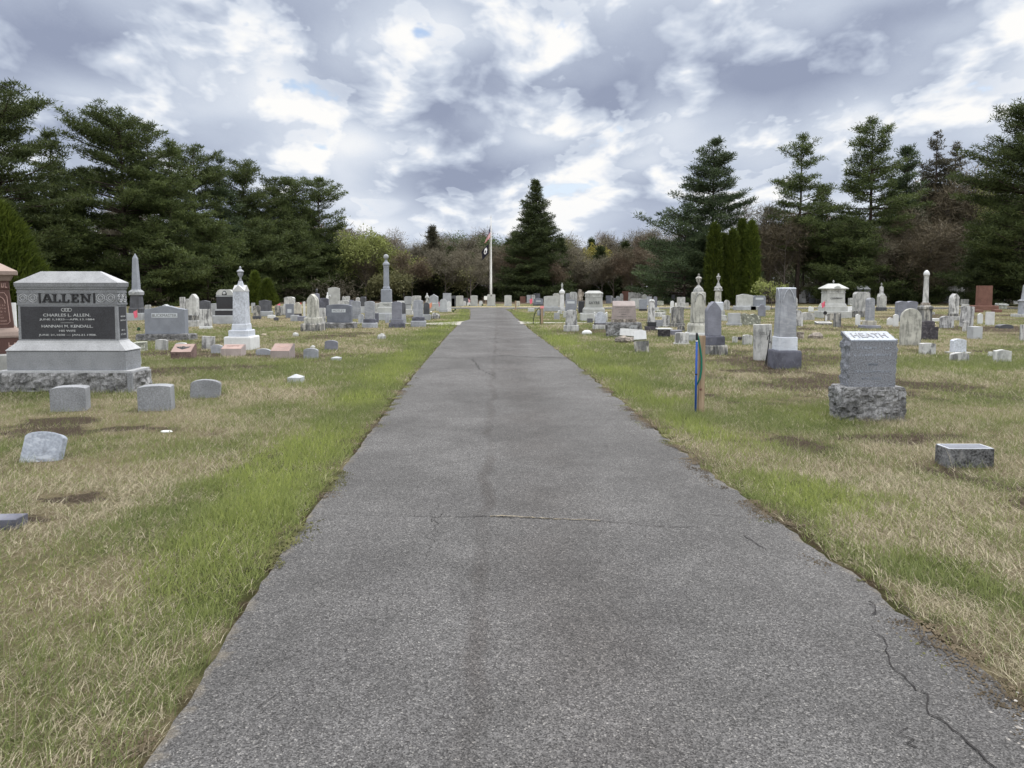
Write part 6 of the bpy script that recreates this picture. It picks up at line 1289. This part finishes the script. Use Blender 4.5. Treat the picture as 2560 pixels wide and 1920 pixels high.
def trunk_pts(H, r0, rg, wob=.02, n_=8):
    z = np.linspace(-.2, H * .985, n_ + 1); x = np.cumsum(rg.normal(0, wob, n_ + 1)) * H / n_; y = np.cumsum(rg.normal(0, wob, n_ + 1)) * H / n_; x -= x[0]; y -= y[0]
    P = np.stack([x, y, z], 1); r = r0 * (1 - z / H * .93).clip(.03) ; return P, r
def pine(H, R0, seed, zb=.12, shape='pine', nwh=26, per=6, clump=.62, tri=26, size=.34, leafm='needles_pine', droop=.0, bare=0.0, irr=.3, name='pine_tree', label='', loc=(0, 0, 0), group=None, top=.5, barkm='bark_pine', skew=None, gap=.12):
    rg = np.random.default_rng(seed); P, r = trunk_pts(H, H * .016, rg, .012); A, B, ra, rb = list(P[:-1]), list(P[1:]), list(r[:-1]), list(r[1:]); cen, rad = [], []
    tx = lambda z: np.array([np.interp(z, P[:, 2], P[:, 0]), np.interp(z, P[:, 2], P[:, 1]), z])
    hz = np.linspace(zb, .99, nwh) + rg.normal(0, .006, nwh)
    for h in hz:
        u = min(1, max(0, (h - zb) / (1 - zb)))
        if shape == 'pine': prof = (1 - u) ** .72 * (.50 + .5 * min(1, u * 3.4 + .35)) + .06
        elif shape == 'broad': prof = math.sin(math.pi * min(1, (u * .80 + .20))) ** .62 * .95 + .10
        elif shape == 'cone': prof = (1 - u) ** .95 + .03
        else: prof = (1 - u) ** .8 + .05
        wh = rg.uniform(1 - irr, 1 + irr * .6)
        for k in range(per):
            if rg.random() < gap: continue
            a = rg.uniform(0, 6.283); Lb = R0 * prof * wh * rg.uniform(.62, 1.12)
            if skew is not None and u < skew[1]: Lb *= 1 + skew[2] * max(0, math.cos(a - skew[0]))
            o = tx(h * H + rg.normal(0, .12)); rise = (-.10 + .55 * u ** 1.5 - droop) + rg.normal(0, .06)
            n_ = max(2, int(Lb / (clump * .62))); ts = (np.arange(n_) + 1) / n_
            pts = o[None] + np.stack([np.cos(a) * Lb * ts, np.sin(a) * Lb * ts, Lb * (rise * ts + (.16 + droop * .7) * ts ** 2)], 1)
            A.append(o); B.append(pts[n_ // 2]); ra.append(.012 * Lb + .012); rb.append(.008 * Lb + .008); A.append(pts[n_ // 2]); B.append(pts[-1]); ra.append(.008 * Lb + .008); rb.append(.01)
            if rg.random() < bare: continue
            for q, tt in zip(pts, ts):
                if tt < .22 + .12 * (u < .5) and Lb > 1.2: continue
                cen.append(q + np.array([0, 0, .04])); rad.append(clump * (1.05 - .45 * tt) * rg.uniform(.8, 1.2))
                if tt > .35 and Lb > 1.3:      # side sprays
                    sd = (.34 * Lb * (1.12 - tt)) * rg.uniform(.6, 1.1) + .15
                    for sg in (-1, 1):
                        if rg.random() < .72: cen.append(q + np.array([-math.sin(a) * sd * sg, math.cos(a) * sd * sg, rg.normal(0, .07)])); rad.append(clump * .75 * rg.uniform(.8, 1.2))
    cen.append(tx(H * .99)); rad.append(.3)
    cen = np.array(cen); V, t = tri_cloud(cen, np.array(rad), tri, size, rg, .44, .55, 3.6)
    TV, TL = sticks(np.array(A), np.array(B), np.array(ra), np.array(rb), 5)
    return finish(name, label, loc, TV, TL, barkm, V, t, leafm, group=group)
def branching(H, rg, spread=.55, levels=4, n0=5, trunkf=.35, r0=None, upb=.25, kids=4):
    A, B, ra, rb, tips = [], [], [], [], []
    r0 = r0 or H * .014
    def grow(p, d, L, r, lv):
        n_ = 3; q = p
        for i in range(n_):
            d = d + rg.normal(0, .11, 3); d[2] += upb * .15; d /= np.linalg.norm(d); e = q + d * L / n_
            A.append(q); B.append(e); ra.append(r * (1 - i / n_ * .45)); rb.append(r * (1 - (i + 1) / n_ * .45))
            if lv > 0 and (i > 0 or lv < 3):
                for _ in range(kids if i == n_ - 1 else max(1, kids - 2)):
                    dd = d + rg.normal(0, spread, 3); dd[2] += upb * .5; dd /= np.linalg.norm(dd); grow(e, dd, L * rg.uniform(.48, .72), r * .5, lv - 1)
            q = e
        if lv == 0: tips.append(q)
    P, r = trunk_pts(H * .62, r0, rg, .02, 6)
    for i in range(6): A.append(P[i]); B.append(P[i + 1]); ra.append(r0 * (1 - i * .11)); rb.append(r0 * (1 - (i + 1) * .11))
    for k in range(n0):
        z = H * (trunkf + (.62 - trunkf) * (k + .5) / n0); o = np.array([np.interp(z, P[:, 2], P[:, 0]), np.interp(z, P[:, 2], P[:, 1]), z]); a = rg.uniform(0, 6.283)
        d = np.array([math.cos(a) * spread * 1.4, math.sin(a) * spread * 1.4, .75]); d /= np.linalg.norm(d); grow(o, d, H * rg.uniform(.20, .30), r0 * .45, levels - 1)
    return np.array(A), np.array(B), np.array(ra), np.array(rb), np.array(tips)
def decid(H, seed, leafm='twigs_brown', per=10, size=.5, rad=.6, elong=9, spread=.55, label='', loc=(0, 0, 0), name='bare_tree', group=None, barkm='bark_grey', W=None, n0=6, up=.45, trunkf=.28, levels=4, fl=.7, kids=3):
    rg = np.random.default_rng(seed); A, B, ra, rb, tips = branching(H, rg, spread, levels, n0, trunkf, kids=kids)
    zmax = B[:, 2].max(); s = H / zmax; A[:, 2] *= s; B[:, 2] *= s; tips[:, 2] *= s
    if W: q = np.percentile(np.abs(tips[:, :2]), 96); f = W / q; A[:, :2] *= f; B[:, :2] *= f; tips[:, :2] *= f
    V, t = tri_cloud(tips, rad, per, size, rg, fl, up, elong)
    TV, TL = sticks(A, B, ra, rb, 4)
    return finish(name, label, loc, TV, TL, barkm, V, t, leafm, group=group)
def column(H, Rr, seed, loc, label, name='arborvitae', leafm='needles_yew', group=None, tri=9000, point=1.5, size=.30, belly=.3):
    rg = np.random.default_rng(seed); N = tri; h = rg.random(N) ** .9; prof = (1 - h ** point) ** .8 * (1 - .25 * np.exp(-h * 14)); a = rg.uniform(0, 6.283, N)
    lump = .82 + .30 * vnoise(a * 2.2 + seed, h * H * 1.1, seed) + .12 * rg.random(N); prof = np.nan_to_num(prof); rr = Rr * prof * lump * (1 - .30 * rg.random(N) ** 3)
    c = np.stack([rr * np.cos(a), rr * np.sin(a), h * H + .1], 1); V, t = tri_cloud(c, .12, 1, size, rg, 1, .9, 2.6); t = np.repeat(np.clip(vnoise(a * 4, h * H * 2.5, seed + 3) * .9 + rg.normal(0, .12, N), 0, 1), 3)
    V2 = V.reshape(-1, 3, 3); V2[:, 2] += np.stack([np.cos(a) * .08, np.sin(a) * .08, np.full(N, .06)], 1)
    A = np.array([[0, 0, -.2]]); B = np.array([[0, 0, H * .93]]); TV, TL = sticks(A, B, .12, .02, 6)
    return finish(name, label, loc, TV, TL, 'bark_brown', V, t, leafm, cat='tree', group=group)
def place(px, top, y):  # base on the ground in that direction, and the height that reaches that row
    return (xat(px, 716, y), y, 0), zat(top, y)
GL = 'white pines along the left side'; GRP = 'trees along the right side'
# --- the pine wall on the left
LP = [(8, 222, 52, 4.8, 'broad', 'tallest pine at the left edge, its crown top left of the dome-headed pine'), (140, 338, 58, 3.2, 'pine', 'open-crowned pine second from the left edge, behind the family monument'),
 (212, 425, 62, 2.6, 'pine', 'smaller pine filling the gap before the big wide-armed pine'), (318, 293, 62, 4.6, 'broad', 'big wide-armed pine reaching long limbs left over the gap'),
 (378, 320, 66, 3.6, 'broad', 'pine touching the wide-armed one on its right'), (430, 358, 62, 4.0, 'pine', 'bushy pine with low boughs behind the far left obelisk'), (492, 374, 70, 3.8, 'broad', 'pine in the middle of the left wall above the panelled monument'),
 (556, 402, 72, 3.6, 'pine', 'feathery bluish-topped pine in the left wall'), (612, 420, 76, 3.9, 'broad', 'round-headed pine above the white urn shaft'), (688, 448, 80, 3.8, 'broad', 'pine behind the two small pointed evergreens'),
 (745, 460, 82, 3.4, 'broad', 'second last pine of the left wall'), (800, 452, 84, 3.5, 'broad', 'last pine of the left wall, dark boughs drooping toward the gap')]
for i, (px, tp, y, R0, shp, lb) in enumerate(LP):
    loc, H = place(px, tp, y)
    pine(H, R0, 100 + i, zb=.06 if i != 1 else .15, shape=shp, nwh=int(H * 1.6), per=7, clump=.56, tri=28, size=.26, leafm='needles_blue' if i == 7 else 'needles_pine', label=lb, loc=loc, group=GL, irr=.6, skew=(3.14, .95, .35) if i == 3 else ((0, .8, .3) if i == 11 else None), gap=.13 if i > 3 else (.06 if i == 0 else .15))
for i, (px, tp, y, R0) in enumerate(((90, 520, 56, 3.6), (400, 560, 60, 4.2), (520, 560, 66, 4.0), (640, 560, 72, 4.0), (735, 570, 78, 3.9), (815, 600, 84, 3.2), (230, 610, 60, 3.2))):
    loc, H = place(px, tp, y); pine(H, R0, 140 + i, zb=.02, shape='broad', nwh=int(H * 1.9), per=7, clump=.62, tri=26, size=.27, label='low dark pine filling the foot of the left pine wall', loc=loc, group='low pines at the foot of the left wall', irr=.25, gap=.06)
loc, H = place(0, 520, 26); column(H, 1.55, 61, loc, 'broad yellow-green arborvitae behind the red monument at the left edge', tri=26000, point=2.2, size=.16)
loc, H = place(638, 686, 60); column(H, .62, 62, loc, 'small pointed evergreen right of the urn shaft, left one of two', tri=5000, point=1.1, size=.2)
loc, H = place(668, 706, 58); column(H, .72, 63, loc, 'small pointed evergreen right of the urn shaft, right one of two', tri=5000, point=1.1, size=.2)
loc, H = place(290, 470, 72); decid(H, 71, 'twigs_grey', 16, .6, .8, 12, label='bare reddish tree showing through the gap left of the wide-armed pine', loc=loc, W=3.6)
# --- right side conifers
loc, H = place(1780, 355, 68); pine(H, 4.8, 201, zb=.16, nwh=27, per=7, clump=.56, tri=26, size=.26, leafm='needles_blue', label='broad dense white pine standing behind the arborvitae clump', loc=loc, group=GRP, gap=.08)
loc, H = place(1712, 520, 66); pine(H, 4.4, 202, zb=.03, nwh=17, per=6, clump=.56, tri=26, size=.26, leafm='needles_blue', label='low wide-spreading pine whose boughs reach left of the arborvitae clump', loc=loc, group=GRP, skew=(3.14, .9, .55), irr=.35, gap=.15)
loc, H = place(1993, 345, 70); pine(H, 4.3, 203, zb=.34, nwh=17, per=6, clump=.56, tri=26, size=.26, label='open layered pine with a long bare trunk, right of the arborvitae clump', loc=loc, group=GRP, gap=.22, irr=.4)
loc, H = place(2168, 303, 70); pine(H, 4.6, 204, zb=.36, nwh=20, per=7, clump=.56, tri=26, size=.26, label='tallest layered pine of the right group with a flat bushy top', loc=loc, group=GRP, gap=.12, irr=.35)
loc, H = place(2255, 368, 74); pine(H, 2.9, 205, zb=.30, shape='pine', nwh=26, per=7, clump=.5, tri=20, size=.30, leafm='needles_blue', label='narrow thin-needled conifer right of the tallest layered pine', loc=loc, group=GRP, gap=.12)
loc, H = place(2330, 332, 76); pine(H, 3.3, 206, zb=.2, shape='pine', nwh=26, per=7, clump=.30, tri=11, size=.26, leafm='needles_rust', label='thin spiky larch-like conifer, left one of the nearly bare pair', loc=loc, group=GRP, gap=.12, name='larch_tree')
loc, H = place(2378, 362, 77); pine(H, 3.0, 207, zb=.2, shape='pine', nwh=24, per=7, clump=.30, tri=11, size=.26, leafm='needles_rust', label='thin spiky larch-like conifer, right one of the nearly bare pair', loc=loc, group=GRP, gap=.12, name='larch_tree')
loc, H = place(2458, 345, 74); pine(H, 2.6, 208, zb=.2, shape='pine', nwh=22, per=6, clump=.3, tri=4, size=.26, leafm='needles_rust', label='bare grey skeleton of a conifer left of the pine at the right edge', loc=loc, group=GRP, gap=.2, bare=.5, name='dead_conifer', barkm='bark_grey')
loc, H = place(2560, 262, 58); pine(H, 4.6, 209, zb=.10, nwh=30, per=7, clump=.56, tri=26, size=.26, label='tall dark pine at the right edge of the photo', loc=loc, group=GRP, gap=.1, shape='broad')
loc, H = place(2560, 385, 70); decid(H, 72, 'leaves_spring', 9, .17, .7, 1.6, label='tree with fresh yellow-green leaves at the right edge', loc=loc, name='leafing_tree', W=4.2, fl=.8, up=.1, n0=8)
loc, H = place(2125, 560, 66); pine(H, 4.2, 210, zb=.05, nwh=20, per=7, clump=.56, tri=26, size=.26, label='low dark pine boughs below the tallest layered pine', loc=loc, group=GRP, gap=.12)
loc, H = place(2050, 470, 73); pine(H, 3.0, 211, zb=.30, nwh=16, per=6, clump=.6, tri=24, size=.34, label='short pine leaning in behind the open layered pine', loc=loc, group=GRP, gap=.2)
loc, H = place(2480, 560, 62); pine(H, 4.0, 212, zb=.03, nwh=18, per=7, clump=.56, tri=26, size=.26, leafm='needles_spruce', label='dark low pine under the skeleton conifer at the right', loc=loc, group=GRP, gap=.08)
loc, H = place(2280, 640, 68); pine(H, 3.2, 213, zb=.03, nwh=14, per=7, clump=.7, tri=24, size=.34, leafm='needles_spruce', label='dark low conifer behind the pale oval-carved die', loc=loc, group=GRP, gap=.08)
for i, (px, tp) in enumerate(((1784, 566), (1806, 590), (1830, 580), (1853, 556), (1876, 560))):
    loc, H = place(px, tp, 61 + i % 2); column(H, .56 if i != 2 else .50, 80 + i, loc, 'olive-green arborvitae column, %s of the five in the clump' % ('leftmost', 'second', 'middle', 'fourth', 'rightmost')[i], tri=7000, point=5.5, size=.24, group='arborvitae clump')
# --- far trees across the end of the road
loc, H = place(1337, 455, 78); pine(H, 4.6, 220, zb=.03, shape='cone', nwh=46, per=9, clump=.40, tri=18, size=.24, leafm='needles_spruce', droop=.16, label='tall dark pointed spruce right of the flagpole', loc=loc, name='spruce_tree', gap=.05, irr=.2)
far_c = [(1290, 585, 84, 1.9, 'slim spruce touching the tall one on its left'), (1272, 603, 90, 1.6, 'small spruce just right of the flagpole'), (1246, 620, 92, 1.8, 'short spruce directly behind the flagpole'), (1400, 600, 86, 2.0, 'small spruce at the right foot of the tall spruce'), (1128, 622, 84, 2.3, 'short dark conical spruce left of the flagpole'), (1082, 572, 86, 2.7, 'rusty-dark pointed spruce standing over the third arched headstone'),
  (1478, 600, 100, 1.8, 'tiny-looking far spruce above the yellow tree'), (1500, 622, 86, 2.4, 'dark cone of a spruce right of the yellow tree'), (1562, 610, 88, 3.0, 'broad dark spruce left of the wide-spreading pine'), (1176, 640, 88, 2.2, 'low olive conifer between the dark spruce and the flagpole'), (1040, 650, 86, 2.4, 'low dark evergreen behind the clipped-corner monument'), (960, 655, 84, 3.0, 'low dark evergreen behind the ball-topped column'), (1450, 660, 88, 2.6, 'low dark spruce behind the slope-capped pale monument')]
for i, (px, tp, y, R0, lb) in enumerate(far_c):
    loc, H = place(px, tp, y); pine(H, R0, 230 + i, zb=.02, shape='cone', nwh=int(H * 3), per=8, clump=.48, tri=16, size=.32, leafm=('needles_rust' if i == 5 else 'needles_spruce'), droop=.1, label=lb, loc=loc, name='spruce_tree', gap=.05, irr=.2, group='spruces beyond the road end')
far_d = [(915, 580, 82, 'leaves_spring', 'rounded yellow-green leafing tree just right of the left pine wall', 3.4), (1010, 632, 82, 'leaves_spring', 'light green slender leafing tree with pale trunks', 2.4), (872, 620, 90, 'leaves_olive', 'olive leafing tree peeping out beside the last left pine', 3.0), (1185, 588, 98, 'leaves_green', 'round leafing tree with airy top left of the flagpole', 3.8), (1468, 622, 92, 'leaves_yellow', 'bright yellow leafing tree right of the tall spruce', 2.0), (1428, 606, 96, 'leaves_olive', 'olive-gold leafing tree behind the yellow one', 3.0), (1170, 665, 82, 'leaves_olive', 'low olive leafing shrub-like tree at the road end', 2.6), (980, 690, 78, 'leaves_olive', 'short olive leafing tree beside the ball-topped column', 2.2)]
for i, (px, tp, y, lf, lb, W) in enumerate(far_d):
    loc, H = place(px, tp, y); decid(H, 300 + i, lf, 10, .24, .8, 1.6, label=lb, loc=loc, name='leafing_tree', W=W, group='leafing trees beyond the road end', barkm='bark_birch' if i == 1 else 'bark_grey', trunkf=.2, fl=.8, up=.1)
BR = 'bare trees in the woods behind the right rows'; BC = 'bare trees beyond the road end'
rnd = random.Random(4)
proto = []
for i in range(5):
    proto.append(decid(10, 400 + i, ('twigs_brown', 'twigs_grey', 'twigs_red', 'twigs_brown', 'twigs_grey')[i], 12, .55, .8, 12, label='x', loc=(0, 0, 0), W=3.2, trunkf=.16, group=BR, n0=7))
used = set()
def bare(px, tp, y, label, group):
    k = rnd.randrange(5); src = proto[k]; loc, H = place(px, tp, y)
    if k not in used: rt = src; used.add(k)
    else:
        rt = src.copy(); C.objects.link(rt)
        for ch in src.children: c2 = ch.copy(); C.objects.link(c2); c2.parent = rt
    rt.location = loc; s = H / 10; rt.scale = (s * 1.05, s * 1.05, s); rt.rotation_euler = (0, 0, rnd.uniform(0, 6.28)); rt['label'] = label; rt['group'] = group
    return rt
for px in range(1905, 2600, 27): bare(px + rnd.uniform(-8, 8), 560 + rnd.uniform(-45, 45) - (30 if px > 2250 else 0), rnd.uniform(66, 82), 'bare brown tree in the tangled woods behind the right rows', BR)
for px in range(1640, 1900, 50): bare(px, 600 + rnd.uniform(-20, 20), rnd.uniform(84, 96), 'bare brown tree in the tangled woods behind the right rows', BR)
for px in (2425, 2400, 2285): bare(px, 430 + rnd.uniform(-20, 30), rnd.uniform(72, 80), 'taller bare tree rising beside the spiky larches', BR)
for px in list(range(880, 1660, 30)): bare(px + rnd.uniform(-8, 8), 602 + rnd.uniform(-26, 18), rnd.uniform(92, 112), 'bare reddish-brown tree in the low woods beyond the road end', BC)
for px in list(range(890, 1640, 36)): bare(px + rnd.uniform(-8, 8), 632 + rnd.uniform(-22, 18), rnd.uniform(76, 88), 'bare reddish-brown tree in the low woods beyond the road end', BC)
for px in (1212, 1232, 1255, 1190): bare(px, 625 + rnd.uniform(-10, 15), 90, 'bare reddish-brown tree in the low woods beyond the road end', BC)
# --- understory and the wood behind, one mass nobody could count
def thicket(name, segs, leafm, label, N, size, seed, elong=4.0, dpt=8):
    rg = np.random.default_rng(seed); cs, rs = [], []
    for (px0, px1, top, y, d) in segs:
        m_ = int(abs(px1 - px0) * d); px = rg.uniform(px0, px1, m_); yy = y + rg.uniform(0, dpt, m_); x = np.array([xat(a, 716, b_) for a, b_ in zip(px, yy)])
        H = np.array([zat(top, b_) for b_ in yy]) * (.62 + .55 * fbm(px * .03, px * 0 + seed, 3, seed)); z = rg.random(m_) ** .8 * H; cs.append(np.stack([x, yy, z], 1))
    c = np.concatenate(cs); V, t = tri_cloud(c, 1.1, N, size, rg, .8, .2, elong); o = mesh_np(name, V, 3, np.arange(len(V)), leafm, dict(tint=t)); tag(o, kind='stuff'); o['label'] = label
thicket('undergrowth', [(-150, 900, 655, 84, 1.4), (1880, 2700, 640, 88, 1.6), (1560, 1900, 660, 90, 1.2)], 'needles_spruce', 'dark undergrowth between the trunks behind the gravestone rows', 26, .5, 501)
thicket('distant_woods', [(-300, 900, 560, 112, 1.6), (860, 1700, 640, 118, 1.8), (1640, 2850, 600, 110, 1.8)], 'twigs_brown', 'brown leafless woods closing the view behind all the trees', 30, .9, 502, 7.0, 14)
thicket('brush', [(1680, 2600, 700, 72, .7), (200, 880, 700, 74, .5)], 'twigs_grey', 'low reddish brush at the foot of the woods', 22, .45, 503, 9.0)
# the small pale dogwood in bloom behind the gothic obelisk
loc, H = place(1930, 702, 50); decid(H, 73, 'leaves_spring', 5, .14, .3, 1.5, label='little pale-blossomed tree behind the gothic obelisk', loc=loc, name='blossom_tree', W=1.0, levels=3)
# ---------------------------------------------------------------- lawn blades, laid last so they keep off the stones
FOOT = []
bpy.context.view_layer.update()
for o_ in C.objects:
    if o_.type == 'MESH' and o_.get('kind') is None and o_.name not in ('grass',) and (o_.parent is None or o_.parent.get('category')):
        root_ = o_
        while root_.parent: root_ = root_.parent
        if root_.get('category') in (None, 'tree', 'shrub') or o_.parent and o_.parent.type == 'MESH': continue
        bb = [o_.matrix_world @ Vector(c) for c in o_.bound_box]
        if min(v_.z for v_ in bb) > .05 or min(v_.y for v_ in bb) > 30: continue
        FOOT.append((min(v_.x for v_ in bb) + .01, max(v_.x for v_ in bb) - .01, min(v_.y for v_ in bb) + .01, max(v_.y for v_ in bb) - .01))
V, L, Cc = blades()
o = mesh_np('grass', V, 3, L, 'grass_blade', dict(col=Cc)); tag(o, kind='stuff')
o['label'] = 'mixed green and straw-coloured spring grass over the lawns on both sides of the road'
# moss cushions and loose gravel along the ragged asphalt edge
def scatter(name, mat, pts, r0, r1, sq, label, seed=3):
    rg = np.random.default_rng(seed); base = [(1, 0, 0), (-1, 0, 0), (0, 1, 0), (0, -1, 0), (0, 0, 1), (0, 0, -1)]; bv = np.array(base, 'f'); bf = np.array([(0, 2, 4), (2, 1, 4), (1, 3, 4), (3, 0, 4)])
    N = len(pts); r = rg.uniform(r0, r1, N)[:, None, None]; V = bv[None] * r * np.array([1, 1, sq])[None, None] * rg.uniform(.7, 1.3, (N, 6, 1)); a = rg.uniform(0, 6.28, N); c, s = np.cos(a)[:, None], np.sin(a)[:, None]
    V = np.stack([V[:, :, 0] * c - V[:, :, 1] * s, V[:, :, 0] * s + V[:, :, 1] * c, V[:, :, 2]], 2) + np.array(pts)[:, None]
    Lp = (np.arange(N)[:, None, None] * 6 + bf[None]).ravel(); o = mesh_np(name, V.reshape(-1, 3), 3, Lp, mat); tag(o, kind='stuff'); o['label'] = label
rg = np.random.default_rng(5)
yy = rg.uniform(1.6, 14, 70000); side = rg.random(70000) < .55; xx = np.where(side, right_edge(yy) + rg.normal(.03, .09, 70000) + .03, left_edge(yy) - rg.normal(.03, .07, 70000) - .03)
k = fbm(xx * 2.2, yy * 2.2, 3, 50) > np.where(side, .46, .52); 
flat('moss_cushion', (.070, .072, .028), 1, var=.6, scale=6); flat('moss_rust', (.075, .060, .040), 1, var=.5, scale=6)
pts = np.stack([xx[k], yy[k], np.full(k.sum(), .010)], 1); h_ = vnoise(pts[:, 0] * 3, pts[:, 1] * 3, 51) > .5
scatter('moss', 'moss_cushion', pts[h_], .003, .008, .9, 'olive moss cushions along the ragged asphalt edges')
scatter('rusty_moss', 'moss_rust', pts[~h_], .003, .007, .8, 'rust-brown dead moss along the ragged asphalt edges', 4)
N = 420; xx = rg.normal(2.05, .16, N); yy = rg.normal(2.35, .14, N); k = (xx > np.interp(yy, ry, rx) - .25)
scatter('gravel', 'gravel_stone', np.stack([xx[k], yy[k], np.full(k.sum(), .012)], 1), .004, .010, .6, 'pale loose gravel at the near right road corner', 6)
